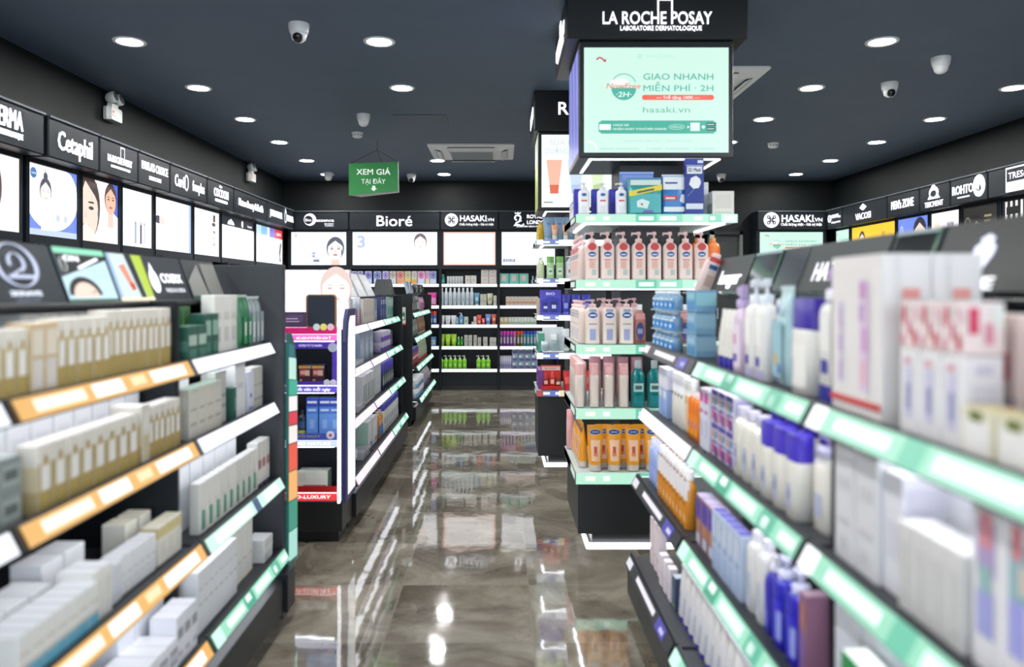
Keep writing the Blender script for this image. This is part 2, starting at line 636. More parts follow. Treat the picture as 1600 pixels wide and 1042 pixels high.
def petal_logo(p, cx, cz, r, mat, dark, off, t):
    """white disc with a four-lobed dark figure"""
    n = 32
    p.slab([(cx + r * math.cos(2 * math.pi * i / n), cz + r * math.sin(2 * math.pi * i / n)) for i in range(n)], t, mat, off)
    for k in range(4):
        a = math.pi / 4 + k * R90
        for q in (-1, 1):
            c, s_ = cx + r * .50 * math.cos(a), cz + r * .50 * math.sin(a)
            p.ell(c, s_, r * .25, r * .25, dark, off + t + .001, 16)
            break
        p.poly([(cx + r * .12 * math.cos(a - 1.2), cz + r * .12 * math.sin(a - 1.2)), (cx + r * .62 * math.cos(a - .28), cz + r * .62 * math.sin(a - .28)),
                (cx + r * .62 * math.cos(a + .28), cz + r * .62 * math.sin(a + .28)), (cx + r * .12 * math.cos(a + 1.2), cz + r * .12 * math.sin(a + 1.2))], dark, off + t + .0012)
    for k in range(4):
        a = k * R90 + math.pi / 4
        p.ell(cx + r * .52 * math.cos(a), cz + r * .52 * math.sin(a), r * .09, r * .09, mat, off + t + .002, 10)
    return p


# ------------------------------------------------------------------ wall units: fascia sign, lightbox, shelves
ZT, ZM, ZL0, ZL1 = 2.53, 2.262, 1.77, 2.235      # fascia top, fascia bottom, lightbox bottom and top


def wall_unit(x0, x1, loc, rot, label, shelves, sign, art, base=.26, dep=.30, shelf_col='f2f4fa', light_out=.0, bd=.045):
    """local: x along the wall, -y into the room, fascia front at y = 0; sign(p) and art(p, w, h) draw on the fascia and the lightbox"""
    t = thing('wall_display_unit', label, 'display unit', loc, rot)
    c = MB()
    c.box(x0 + .02, x1 - .02, dep - .02, dep, 0, ZL0 - .06, DK)
    for u0, u1 in ((x0, x0 + .02), (x1 - .02, x1)):
        c.box(u0, u1, .0, dep, 0, ZL0 - .06, DK2).box(u0, u1, light_out, dep, ZL0 - .06, ZM, DK2)
    c.build('carcass', t)
    MB().bbox(x0 + .02, x1 - .02, .015, dep, .07, base, DK).box(x0 + .02, x1 - .02, .06, dep, 0, .07, BLK).build('plinth', t)
    f = MB()
    f.bbox(x0 + .004, x1 - .004, -.05, dep, ZM, ZT, DK2, .008)
    f.box(x0 + .004, x1 - .004, -.062, -.04, ZT - .012, ZT, M('4a5058', .4))
    fo = f.build('fascia', t)
    p = MB()
    sign(p, (x0 + x1) / 2, (ZM + ZT) / 2, x1 - x0)
    p.v = [(x, y - .052, z) for x, y, z in p.v]
    p.build_parts('lettering', fo)
    b = MB()
    m0, m1 = x0 + bd, x1 - bd
    for (u0, u1, v0, v1) in ((x0 + .02, m0, ZL0 - .06, ZM), (m1, x1 - .02, ZL0 - .06, ZM), (m0, m1, ZL0 - .06, ZL0), (m0, m1, ZL1, ZM)):
        b.box(u0, u1, light_out - .005, dep, v0, v1, DK2)
    b.box(m0, m1, light_out + .012, dep, ZL0, ZL1, BLK)
    bo = b.build('lightbox', t)
    p = MB()
    p.rect(m0, m1, ZL0, ZL1, Lm('fafcff', LIT), 0)
    art(p, m0, m1, ZL0, ZL1)
    p.v = [(min(m1, max(m0, x)), y, min(ZL1, max(ZL0, z))) for x, y, z in p.v]
    p.v = [(x, y + light_out + .009, z) for x, y, z in p.v]
    p.build('poster', bo)
    for z in shelves:
        s = MB().box(x0 + .02, x1 - .02, -.02 + .02, dep, z - .02, z, DK)
        so = s.build('shelf', t)
        st = MB()
        st.add([(x0 + .02, 0.0, z + .004), (x1 - .02, 0.0, z + .004), (x1 - .02, -.022, z - .038), (x0 + .02, -.022, z - .038), (x0 + .02, .006, z + .004), (x1 - .02, .006, z + .004), (x1 - .02, .006, z - .038), (x0 + .02, .006, z - .038)],
               [(3, 2, 1, 0)], Lm(shelf_col, 1.0))
        st.add([(x0 + .02, 0.0, z + .004), (x1 - .02, 0.0, z + .004), (x1 - .02, -.022, z - .038), (x0 + .02, -.022, z - .038), (x0 + .02, .006, z + .004), (x1 - .02, .006, z + .004), (x1 - .02, .006, z - .038), (x0 + .02, .006, z - .038)],
               [(4, 5, 6, 7), (0, 1, 5, 4), (2, 3, 7, 6), (1, 2, 6, 5), (3, 0, 4, 7)], DK)
        st.build('price_strip', so)
        MB().box(x0 + .03, x1 - .03, .02, .035, z - .028, z - .02, LEDM).build('led_bar', so)
    return t


def rect_lines(p, x, z, w, n, mat, lh=.012, gap=.02, off=.001):
    for k in range(n):
        p.rect(x, x + w * (1 - .18 * (k % 3)), z - k * gap, z - k * gap + lh, mat, off)


ST = .006       # thickness of raised sign letters
SW = SIGNW


def sg_bioe(p, cx, cz, w):
    p.slab([(cx - .11 + .085 * math.cos(i * .2), cz + .01 + .085 * math.sin(i * .2)) for i in range(32)], ST, SW)
    p.ell(cx - .13, cz + .005, .06, .06, DK2, ST + .001)
    p.cut('emblem_text').text('Bio', cx - .132, cz + .005, .042, SW, ST + .002, .085)
    p.cut('lettering').text('essence', cx + .10, cz + .003, .046, SW, 0, .25, .008, ST)
    p.text('BIO-ENERGY', cx + .16, cz - .05, .017, SW, 0, .13, .0, ST)
    p.text('COMPLEX', cx + .16, cz - .076, .017, SW, 0, .12, .0, ST)


def ar_bioe(p, x0, x1, z0, z1):
    w, h = x1 - x0, z1 - z0
    p.rect(x0, x1, z0, z1, Lm('eef6fd'), .0006)
    p.ring(x0 + .05, z1 - .045, .025, .025, .008, Lm('5f6a92'), .001, 16, -110, 110)
    face(p, x0 + w * .80, z0 + h * .47, .30, '4b4f63', 'f9efe9')
    p.poly([(x0 + w * .91, z0 + .10), (x0 + w * .935, z0 + .16), (x0 + w * .93, z0 + .24), (x0 + w * .905, z0 + .2)], Lm('4b4f63'), .0025)
    p.rect(x0 + w * .26, x0 + w * .31, z0 + .09, z0 + .24, Lm('efeede'), .001).rect(x0 + w * .27, x0 + w * .30, z0 + .24, z0 + .27, Lm('e3d9b8'), .001)
    p.rect(x0 + w * .38, x0 + w * .44, z0 + .15, z0 + .18, Lm('9aa6e0'), .001).rect(x0 + w * .38, x0 + w * .43, z0 + .11, z0 + .14, Lm('8796d8'), .001)
    p.text('EVEN', x0 + w * .45, z0 + .09, .03, Lm('7a88cf'), .001, .09)
    p.rect(x0 + w * .40, x0 + w * .51, z0 + .045, z0 + .075, Lm('6b7092'), .001)


def sg_biore(p, cx, cz, w):
    p.text('Bioré', cx, cz - .002, .155, SW, 0, .50, .006, ST)


def ar_biore(p, x0, x1, z0, z1):
    w, h = x1 - x0, z1 - z0
    p.text('3', x0 + w * .10, z0 + h * .72, .175, Lm('a9b6e8'), .001, .11, .02)
    rect_lines(p, x0 + w * .2, z0 + h * .66, w * .34, 1, Lm('eaecf2'), .012)
    p.ell(x0 + w * .36, z0 + h * .26, .05, .03, Lm('eef0f4'), .001)
    face(p, x0 + w * .80, z0 + h * .68, .22, '6a5864', 'fbf3ee', faint=True)
    p.poly([(x0 + w * .70, z0), (x0 + w * .72, z0 + h * .2), (x0 + w * .80, z0 + h * .32), (x0 + w * .9, z0 + h * .2), (x0 + w * .93, z0)], Lm('f5f8fb'), .0012)


def sg_hasaki(p, cx, cz, w):
    k = w / .82
    petal_logo(p, cx - .25 * k, cz + .005, .09 * k, SW, DK2, 0, ST)
    p.cut('lettering').text('HASAKI', cx + .055 * k, cz + .03, .085 * k, SW, 0, .37 * k, .012, ST)
    p.text('.VN', cx + .295 * k, cz + .01, .045 * k, SW, 0, .10 * k, .005, ST)
    p.text('Chất lượng thật - Giá trị thật', cx + .10 * k, cz - .055, .032 * k, SW, 0, .48 * k, .004, ST, 0, 2)


def ar_hasaki(p, x0, x1, z0, z1):
    for i, c in ((.0, 'f6b7ad'), (.012, 'fbd9d2'), (.03, 'fdfaf9')):
        p.rect(x0 + i, x1 - i, z0 + i, z1 - i, Lm(c), .0006 + i * .02)
    p.rect(x0 + .33, x0 + .36, z0 + .05, z1 - .12, Lm('f4f4f6'), .002)


def sg_royal(p, cx, cz, w):
    x = cx - .15
    p.ring(x, cz + .035, .05, .045, .02, SW, ST, 24, -60, 250)
    p.tube([(x + .05, -.006, cz - .0), (x - .02, -.006, cz - .035), (x - .055, -.006, cz - .075), (x + .0, -.006, cz - .06), (x + .06, -.006, cz - .08), (x + .085, -.006, cz - .05)], .010, SW)
    p.poly([(x - .035, cz + .09), (x + .035, cz + .09), (x + .045, cz + .115), (x + .015, cz + .10), (x, cz + .118), (x - .015, cz + .10), (x - .045, cz + .115)], SW, ST)
    p.cut('lettering').text('ROYAL', cx + .09, cz + .055, .055, SW, 0, .22, .012, ST)
    p.text('LONDON', cx + .13, cz - .025, .055, SW, 0, .30, .012, ST)
    p.text('DEVELOPMENT BEGINS FROM BEAUTY', cx + .05, cz - .085, .022, SW, 0, .44, .0, ST)


def ar_royal(p, x0, x1, z0, z1):
    w = x1 - x0
    p.rect(x0 + .02, x0 + .19, z0 + .045, z0 + .085, Lm('6a6f9a'), .001)
    p.text('EZUP', x0 + .11, z0 + .065, .028, Lm('ffffff'), .0015, .13)
    p.ring(x0 + .12, z0 + .23, .05, .05, .006, Lm('e6e8ee'), .001)
    p.ring(x0 + .40, z0 + .06, .10, .03, .005, Lm('d8dae2'), .001, 24, 180, 360)
    p.rect(x0 + .42, x1 - .03, z0 + .23, z0 + .245, Lm('b3b5bd'), .001)
    p.rect(x0 + .48, x1 - .1, z0 + .30, z0 + .40, Lm('f0f1f4'), .001)


def promo(p, x0, x1, z0, z1, k=1.0, weak=False):
    """the mint delivery advertisement, drawn to fit"""
    w, h = x1 - x0, z1 - z0
    U = lambda u: x0 + u * w
    V = lambda v: z0 + v * h
    s = LIT * .80
    A = lambda c: Lm(c, s)
    T = '6fc4ae'
    p.rect(x0, x1, z0, z1, A('d3f8ea'), .0006)
    tl, tr, tb = '4cb7a1', '45b29c', '48b39d'
    p.tube([(U(.085), -.003, V(.885)), (U(.108), -.003, V(.905)), (U(.122), -.003, V(.897)), (U(.14), -.003, V(.875))], w * .0055, A('c2384e'))
    p.poly([(U(.132), V(.862)), (U(.152), V(.862)), (U(.15), V(.895))], A('c2384e'), .004)
    petal_logo(p, U(.385), V(.915), w * .018, A('b9ecdc'), A('d3f8ea'), .001, .0)
    p.text('HASAKI', U(.53), V(.92), h * .035, A('bfeedf'), .001, w * .2, 0, 0, 0, 2)
    cx, cz, r = U(.275), V(.63), h * .125
    p.ring(cx, cz, r, r, r * .09, A('84cdbb'), .001, 28, 20, 150)
    p.ell(cx, cz - r * .10, r * .95, r * .95, A(tl), .001, 28, 180, 360)
    p.ell(cx - .03 * w, cz + r * .35, r * .7, r * .25, A('fdfffe'), .001)
    p.text('NowFree', cx, V(.636), h * .052, A('f08a70'), .002, w * .235, .012, 0, .2, 2)
    p.text('·2H·', cx, V(.555), h * .052, A('eafff8'), .002, w * .105, .02, 0, .15, 2)
    p.text('GIAO NHANH', U(.652), V(.725), h * .064, A(tl), .001, w * .485, .008, 0, 0, 2)
    p.text('MIỄN PHÍ · 2H', U(.652), V(.615), h * .060, A(tl), .001, w * .485, .006, 0, 0, 2)
    p.rect(U(.418), U(.882), V(.500), V(.550), A('f2705f'), .001)
    p.ell(U(.418), V(.525), h * .025, h * .025, A('f2705f'), .001, 16).ell(U(.882), V(.525), h * .025, h * .025, A('f2705f'), .001, 16)
    p.text('— Trễ tặng 100K —', U(.65), V(.525), h * .028, A('ffffff'), .002, w * .30, .02, 0, 0, 2)
    p.text('hasaki.vn', U(.57), V(.41), h * .058, A('5fbda8'), .001, w * .325, .0, 0, 0, 2)
    if not weak:
        p.rect(U(.115), U(.90), V(.18), V(.305), A(tb), .001)
        p.rect(U(.10), U(.915), V(.195), V(.29), A(tb), .0009)
        p.rect(U(.105), U(.185), V(.215), V(.27), A('f2fffb'), .002)
        p.text('CHECK GIÁ', U(.255), V(.262), h * .02, A('eafff8'), .002, w * .11, .02, 0, 0, 2)
        p.text('NHẬN NGAY VOUCHER HASAKI', U(.385), V(.225), h * .02, A('eafff8'), .002, w * .37, .02, 0, 0, 2)
        p.ring(U(.64), V(.243), w * .055, h * .025, h * .004, A('d8f8ee'), .002)
        p.text('DOWNLOAD', U(.64), V(.243), h * .016, A('eafff8'), .002, w * .08, .01, 0, 0, 2)
        p.poly([(U(.715), V(.258)), (U(.715), V(.228)), (U(.73), V(.243))], A('eafff8'), .002)
        p.rect(U(.735), U(.80), V(.205), V(.285), A('e4f6f2'), .002)
        p.ell(U(.825), V(.243), h * .016, h * .016, A('eafff8'), .002, 14)
        for v in (.25, .208):
            p.rect(U(.847), U(.91), V(v), V(v + .035), A('1f5a55'), .002)
            p.rect(U(.852), U(.90), V(v + .012), V(v + .022), A('bfe6de'), .0025)
        p.text('HASAKI.VN CHẤT LƯỢNG THẬT', U(.40), V(.11), h * .018, A('9fd9c9'), .001, w * .26, 0, 0, 0, 2)
        p.text('HASAKI.VN GIÁ TRỊ THẬT', U(.66), V(.11), h * .018, A('9fd9c9'), .001, w * .18, 0, 0, 0, 2)
        for u, ww in ((.15, .08), (.30, .16), (.50, .08), (.66, .14), (.85, .11)):
            p.ring(U(u - ww / 2 - .02), V(.035), h * .012, h * .012, h * .004, A('9fd9c9'), .001, 14)
            p.rect(U(u - ww / 2), U(u + ww / 2), V(.030), V(.042), A('b4e4d6'), .001)
        p.ring(U(.03), V(.02), w * .065, h * .09, w * .012, A('fdfffe'), .0012, 20, 0, 100)


# back wall, left part
BS = [1.50, 1.195, .925, .62, .30]
YU = 10.84


def bx(px):
    return (px - VX) / F * YU


wall_unit(bx(450), bx(546), (0, YU, 0), 0, 'dark back wall unit in the left corner with crescent logo above a portrait lightbox', BS, sg_bioe, ar_bioe)
wall_unit(bx(546), bx(688), (0, YU, 0), 0, 'widest dark back wall unit with large lightbox showing a pale blue numeral', BS, sg_biore, ar_biore)
wall_unit(bx(688), bx(779), (0, YU, 0), 0, 'dark back wall unit with red framed lightbox and green bottles', BS, sg_hasaki, ar_hasaki, shelf_col='e9f6f2')
wall_unit(bx(779), bx(872), (0, YU, 0), 0, 'dark back wall unit beside the column with crowned logo sign', BS, sg_royal, ar_royal, shelf_col='f0ecfa')
blank = lambda *a: a[0].rect(0, .001, 1.77, 1.771, BLK, -.01)
wall_unit(bx(1182), bx(1291), (0, YU, 0), 0, 'dark back wall unit in the right corner with mint lightbox', [1.5, 1.195, .92, .62, .3], sg_hasaki, lambda p, a, b, c, d: promo(p, a, b, c, d, weak=True))


# left wall: local x = world y, the fascia front stands at X = -2.95
def sg_text(rows):
    def f(p, cx, cz, w):
        for (s_, dx, dz, h, ww) in rows:
            p.text(s_, cx + dx, cz + dz, h, SW, 0, ww, .010, ST, 0, 2)
    return f


def sg_lrp(p, cx, cz, w):
    k = w / .60
    p.text('LA ROCHE POSAY', cx, cz - .005, .055 * k, SW, 0, .38 * k, .012, ST, 0, 2)
    for a_, b_, c_, d_ in ((-.005, .065, .09, .10), (-.005, .004, .02, .10), (.056, .065, .02, .10)):
        p.rect(cx + a_ * k, cx + b_ * k, cz + c_, cz + d_, SW, ST)
    p.text('LABORATOIRE DERMATOLOGIQUE', cx + .01, cz - .062, .020 * k, SW, 0, .30 * k, .0, ST, 0, 2)


def sg_curel(p, cx, cz, w):
    p.text('Curél', cx - .22, cz, .11, SW, 0, .22, .005, ST, 0, 2)
    p.cut('emblem').ring(cx - .09, cz, .05, .075, .018, SW, ST)
    p.cut('second_lettering').text('freeplus', cx + .2, cz, .10, SW, 0, .28, .005, ST, 0, 2)


def sg_senka(p, cx, cz, w):
    p.text('JAPAN CORNER', cx - .22, cz, .085, SW, 0, .52, .0, ST, 0, 2)
    p.cut('emblem')
    p.ring(cx + .2, cz, .05, .08, .016, SW, ST)
    p.poly([(cx + .17, cz + .06), (cx + .23, cz + .06), (cx + .2, cz + .13)], SW, ST)
    p.cut('second_lettering').text('SENKA', cx + .43, cz, .085, SW, 0, .32, .0, ST, 0, 2)


def ar_faceL(p, x0, x1, z0, z1):
    p.rect(x0, x1, z0, z1, Lm('fbf1ee'), .0006)
    face(p, x1 - .36, z0 + .235, .46, '4d403c', 'f4cdb9')


def ar_cet(p, x0, x1, z0, z1):
    w, h = x1 - x0, z1 - z0
    p.rect(x0, x1, z0, z1, Lm('6d86d8'), .0006)
    p.rect(x0, x1, z0, z0 + h * .09, Lm('bccbf2'), .0008)
    p.poly([(max(x0, min(x1, x0 + w * .48 + w * .55 * math.cos(a * .2))), max(z0 + .04, min(z1, z0 + h * .6 + h * .52 * math.sin(a * .2)))) for a in range(32)], Lm('fbfdff'), .001)
    p.rect(x0, x0 + w * .5, z0 + h * .5, z1, Lm('fbfdff'), .0011)
    p.ell(x0 + .06, z1 - .06, .035, .035, Lm('3d6fae'), .002)
    p.text('Cetaphil', x0 + .06, z1 - .06, .015, Lm('ffffff'), .0025, .055, 0, 0, 0, 2)
    face(p, x0 + w * .34, z0 + h * .63, .16, '4e4f5c', 'f8ece6', .0015, pony=True, faint=True)
    p.poly([(x0 + w * .25, z0 + h * .08), (x0 + w * .44, z0 + h * .08), (x0 + w * .40, z0 + h * .44), (x0 + w * .28, z0 + h * .44)], Lm('faf0ea'), .0012)
    p.text('KHOA HỌC', x0 + w * .66, z1 - .07, .03, Lm('cfd6e2'), .002, w * .28, 0, 0, 0, 2)
    for k in (.56, .72):
        p.rect(x0 + w * k, x0 + w * (k + .05), z0 + h * .42, z0 + h * .55, Lm('d8efe6'), .002)
        p.ell(x0 + w * (k + .03), z0 + h * .28, .025, .025, Lm('c3cbd8'), .002)


def ar_lrp(p, x0, x1, z0, z1):
    w, h = x1 - x0, z1 - z0
    p.rect(x0, x1, z0, z1, Lm('f8f3f2'), .0006)
    p.rect(x1 - w * .27, x1, z0, z1, Lm('4f66c8'), .0008)
    face(p, x0 + w * .10, z0 + h * .50, .50, '3c2c2c', 'eed0c0', .0012)
    face(p, x0 + w * .79, z0 + h * .72, .22, '43282a', 'ebb499', .0012)
    p.poly([(x0 + w * .62, z0), (x1, z0), (x1, z0 + h * .45), (x0 + w * .82, z0 + h * .55), (x0 + w * .68, z0 + h * .42)], Lm('dfe6f4'), .001)
    p.poly([(x0, z0), (x0 + w * .4, z0), (x0 + w * .32, z0 + h * .16), (x0 + w * .1, z0 + h * .3), (x0, z0 + h * .2)], Lm('f2dcd4'), .0035)
    p.rect(x0 + w * .42, x0 + w * .46, z0 + h * .42, z0 + h * .5, Lm('30406a'), .002)


def ar_paula(p, x0, x1, z0, z1):
    w, h = x1 - x0, z1 - z0
    p.text('BEAUTY BEGINS', x0 + w * .55, z0 + h * .77, .03, Lm('c3c8d2'), .001, w * .55, 0, 0, 0, 2)
    p.text('WITH TRUTH', x0 + w * .5, z0 + h * .66, .03, Lm('c3c8d2'), .001, w * .42, 0, 0, 0, 2)
    for k, c in ((.42, '9ba2b4'), (.60, '4a3d66'), (.72, 'c9ccd8')):
        p.rect(x0 + w * k, x0 + w * (k + .06), z0 + .03, z0 + .19 + .02 * (k == .42), Lm(c), .001)
        p.rect(x0 + w * (k + .012), x0 + w * (k + .048), z0 + .19, z0 + .21, Lm('8c90a0'), .001)
    p.rect(x0 + w * .14, x0 + w * .34, z0 + .06, z0 + .22, Lm('f1f3f6'), .0008)


def ar_curel(p, x0, x1, z0, z1):
    w, h = x1 - x0, z1 - z0
    p.rect(x0 + w * .52, x1, z0, z1, Lm('eaf3fd'), .0006)
    p.rect(x1 - w * .06, x1, z0, z1, Lm('a6bdf0'), .0007)
    p.rect(x0 + w * .12, x0 + w * .4, z1 - .19, z1 - .04, Lm('eef0f2'), .001)
    rect_lines(p, x0 + w * .16, z1 - .08, w * .2, 4, Lm('cfd2d8'))
    p.ell(x0 + w * .09, z0 + h * .58, .07, .035, Lm('3a3a52'), .001)
    p.ell(x0 + w * .18, z0 + h * .56, .05, .035, Lm('e8cfc6'), .0015)
    for k in (.1, .22, .34, .62, .74):
        p.rect(x0 + w * k, x0 + w * (k + .07), z0 + .03, z0 + .2, Lm('e3eef6'), .001)
        p.rect(x0 + w * (k + .02), x0 + w * (k + .05), z0 + .2, z0 + .22, Lm('cfd8e4'), .001)


def ar_cocoon(p, x0, x1, z0, z1):
    w, h = x1 - x0, z1 - z0
    rect_lines(p, x0 + w * .12, z0 + h * .8, w * .4, 3, Lm('dadcdf'))
    p.rect(x0 + w * .76, x0 + w * .84, z0 + h * .78, z1 - .03, Lm('4a3a36'), .001)
    p.ell(x0 + w * .78, z0 + h * .72, .05, .02, Lm('5b4a44'), .001)
    for k in range(4):
        p.ell(x0 + w * .8, z0 + h * (.55 - .14 * k), .035, .016, Lm(('9c8f88', 'c9c2bd', 'b3a8a0', 'd8d2cc')[k]), .001)
    p.rect(x0 + w * .2, x0 + w * .5, z0 + .05, z0 + .2, Lm('f4f1ec'), .001)


def ar_nature(p, x0, x1, z0, z1):
    w, h = x1 - x0, z1 - z0
    p.rect(x0, x1, z1 - .10, z1, Lm('1d232d', .6), .001)
    p.poly([(x0 + w * .18, z1 - .085), (x0 + w * .38, z1 - .085), (x0 + w * .36, z1 - .055), (x0 + w * .28, z1 - .02), (x0 + w * .2, z1 - .05)], SW, .002)
    p.ell(x0 + w * .62, z1 - .05, .03, .04, SW, .002)
    p.text('Lacto', x0 + w * .86, z1 - .055, .03, SW, .002, .16, .01, 0, 0, 2)
    for k, c in ((0, 'eef8f0'), (.36, 'fbfbf4'), (.7, 'ffffff')):
        p.rect(x0 + w * (k + .02), x0 + w * (k + .31), z0 + .02, z1 - .12, Lm(c), .001)
        p.rect(x0 + w * (k + .06), x0 + w * (k + .26), z1 - .16, z1 - .145, Lm('d5d8da'), .0015)
        p.rect(x0 + w * (k + .1), x0 + w * (k + .18), z0 + .06, z0 + .18, Lm(('cfe8d4', 'ece2c8', 'e6e8ea')[int(k * 3)]), .0015)


def ar_senka(p, x0, x1, z0, z1):
    w, h = x1 - x0, z1 - z0
    p.rect(x0, x0 + w * .42, z1 - .11, z1, Lm('b9d6f2'), .001).rect(x0 + w * .2, x0 + w * .42, z1 - .11, z1, Lm('7fb4e4'), .0012)
    p.rect(x0 + w * .5, x0 + w * .7, z1 - .12, z1, Lm('7a6fd0'), .001).rect(x0 + w * .7, x1, z1 - .12, z1, Lm('d22436'), .001)
    p.text('JAPAN', x0 + w * .85, z1 - .06, .04, Lm('ffffff'), .002, w * .18, .01, 0, 0, 2)
    for k in range(5):
        p.rect(x0 + w * (.04 + k * .19), x0 + w * (.2 + k * .19), z0 + .02, z1 - .14, Lm(('f4f8fb', 'ffffff', 'f2f2f6', 'fafafa', 'e3e3e3')[k]), .001)
    p.tube([(x1 - w * .1, -.004, z0 + .04), (x1 - w * .12, -.004, z0 + .16), (x1 - w * .08, -.004, z0 + .28)], .012, Lm('4a4a4e'))


LW = [(4.02, 4.88, 'dark left wall unit nearest the front with a close portrait lightbox', sg_text([('BIODERMA', -.02, .03, .12, .44), ('LABORATOIRE DERMATOLOGIQUE', -.02, -.065, .035, .44)]), ar_faceL),
      (4.92, 5.54, 'dark left wall unit whose lightbox shows a bun-haired woman in a blue bordered circle', sg_text([('Cetaphil', -.0, .0, .13, .42)]), ar_cet),
      (5.55, 6.13, 'dark left wall unit whose lightbox shows two faces, one cut by the edge', sg_lrp, ar_lrp),
      (6.14, 6.72, 'dark left wall unit whose lightbox has faint grey wording and slim bottles', sg_text([("PAULA'S CHOICE", 0, .03, .07, .48), ('SKINCARE', .0, -.06, .032, .22)]), ar_paula),
      (6.73, 7.57, 'dark left wall unit with two brand names on its fascia', sg_curel, ar_curel),
      (7.58, 8.32, 'dark left wall unit whose white lightbox has a column of small brown bowls', sg_text([('the', -.02, .085, .03, .07), ('COCOON', 0, .015, .09, .40), ('ORIGINAL VIETNAM', 0, -.065, .03, .34)]), ar_cocoon),
      (8.33, 9.49, 'dark left wall unit with a black logo band across the lightbox top', sg_text([('Nature Beauty & Health', 0, 0, .085, .86)]), ar_nature),
      (9.50, 10.72, 'last dark left wall unit, its lightbox topped in blue, purple and red', sg_senka, ar_senka)]
for y0, y1, lab, sg, ar in LW:
    wall_unit(y0, y1, (-2.95, 0, 0), R90, lab, [1.5, 1.195, .92, .62, .3], sg, ar, dep=.20, light_out=.09, bd=.024)


# right wall: local x = -world y
def sg_vacosi(p, cx, cz, w):
    p.text('VACOSI', cx, cz - .045, .085, SW, 0, .40, .0, ST, 0, 2)
    p.cut('emblem')
    p.slab([(cx - .09, cz + .06), (cx, cz + .02), (cx + .09, cz + .06), (cx, cz + .105)], ST, SW)


def sg_tri(p, cx, cz, w):
    p.text('TRICMENT', cx, cz - .075, .06, SW, 0, .34, .0, ST, 0, 2)
    p.cut('emblem')
    p.slab([(cx + .085 * math.cos(a * .3), cz + .04 + .065 * math.sin(a * .3)) for a in range(21)], ST, SW)
    p.ell(cx, cz + .03, .055, .035, DK2, ST + .001)
    p.ell(cx, cz + .095, .04, .03, SW, ST + .001)
    p.slab([(cx - .11, cz - .025), (cx + .11, cz - .025), (cx + .09, cz + .005), (cx - .09, cz + .005)], ST, SW)


def sg_rohto(p, cx, cz, w):
    p.text('ROHTO', cx - .08, cz + .01, .09, SW, 0, .34, .012, ST, 0, 2)
    p.slab([(cx - .16, cz - .075), (cx + .03, cz - .075), (cx + .03, cz - .062), (cx - .16, cz - .062)], ST, SW)
    p.cut('emblem')
    p.slab([(cx + .18 + .09 * math.cos(a * .2), cz + .01 + .105 * math.sin(a * .2)) for a in range(32)], ST, SW)
    p.ell(cx + .20, cz - .01, .012, .03, DK2, ST + .001).ring(cx + .18, cz + .01, .05, .05, .01, DK2, ST + .001, 16, 200, 330)


def sg_tres(p, cx, cz, w):
    p.rect(cx - .2, cx + .3, cz - .11, cz + .11, SW, .006).rect(cx - .185, cx + .285, cz - .02, cz + .095, DK2, .007)
    p.text('TRESemmé', cx + .05, cz + .035, .06, SW, .008, .42, .02, 0, 0, 2)


def ar_yellow(p, x0, x1, z0, z1):
    w, h = x1 - x0, z1 - z0
    p.rect(x0, x1, z0, z1, Lm('f7c21c'), .0006)
    p.rect(x0, x1, z0, z0 + h * .45, Lm('fdf3d0'), .0008)
    p.rect(x1 - w * .3, x1 - w * .22, z0 + h * .2, z1 - .1, Lm('caa23c'), .001)
    face(p, x0 + w * .25, z0 + h * .62, .2, '4a3328', 'f3d2bc')
    p.text('VACOSI', x0 + w * .62, z0 + h * .55, .05, Lm('b98a14'), .001, w * .4, 0, 0, 0, 2)


def ar_blue(p, x0, x1, z0, z1):
    w, h = x1 - x0, z1 - z0
    p.rect(x0, x1, z0, z1, Lm('6d86e6'), .0006)
    p.rect(x0, x1, z0, z0 + h * .4, Lm('b7c4f6'), .0008)
    face(p, x0 + w * .72, z0 + h * .55, .34, '2a2a35', 'e9cfc2')
    p.ring(x0 + w * .12, z0 + h * .7, .03, .06, .01, Lm('e6ebff'), .001)
    p.rect(x0 + w * .1, x0 + w * .3, z0 + h * .32, z0 + h * .5, Lm('8ea0f0'), .001)


def ar_white(p, x0, x1, z0, z1):
    w, h = x1 - x0, z1 - z0
    p.rect(x0, x1, z0, z1, Lm('f6f0f4'), .0006)
    p.rect(x0 + w * .1, x0 + w * .3, z1 - .2, z1 - .1, Lm('f3ddc8'), .001).rect(x0 + w * .55, x0 + w * .8, z1 - .19, z1 - .11, Lm('b9b4c4'), .001)
    p.text('27', x0 + w * .68, z1 - .15, .05, Lm('4a4656'), .0015, .1)


def ar_dark(p, x0, x1, z0, z1):
    w, h = x1 - x0, z1 - z0
    p.rect(x0, x1, z0, z1, Lm('35322f', .5), .0006)
    face(p, x0 + w * .4, z0 + h * .42, .3, '1d1a1a', 'd9c3b6', s=.7)
    p.ring(x0 + w * .13, z0 + h * .62, .05, .08, .014, Lm('8e8c84', .7), .001)
    rect_lines(p, x0 + w * .62, z0 + h * .75, w * .2, 3, Lm('b5a878', .7), .02, .05)
    p.rect(x0 + w * .78, x0 + w * .95, z0 + h * .5, z0 + h * .6, Lm('d23a5a', .8), .001)


def ar_stripe(p, x0, x1, z0, z1):
    w, h = x1 - x0, z1 - z0
    p.rect(x0, x1, z0, z1, Lm('1c1e20', .5), .0006)
    for k in range(4):
        p.rect(x0 + w * (.05 + .08 * k), x0 + w * (.085 + .08 * k), z1 - .2, z1 - .01, Lm('e6e6e8'), .001)
    p.rect(x0 + w * .07, x0 + w * .26, z1 - .13, z1 - .06, Lm('1c1e20', .5), .0015)
    p.ell(x0 + w * .34, z1 - .22, .06, .06, Lm('8a8a8c', .6), .001)


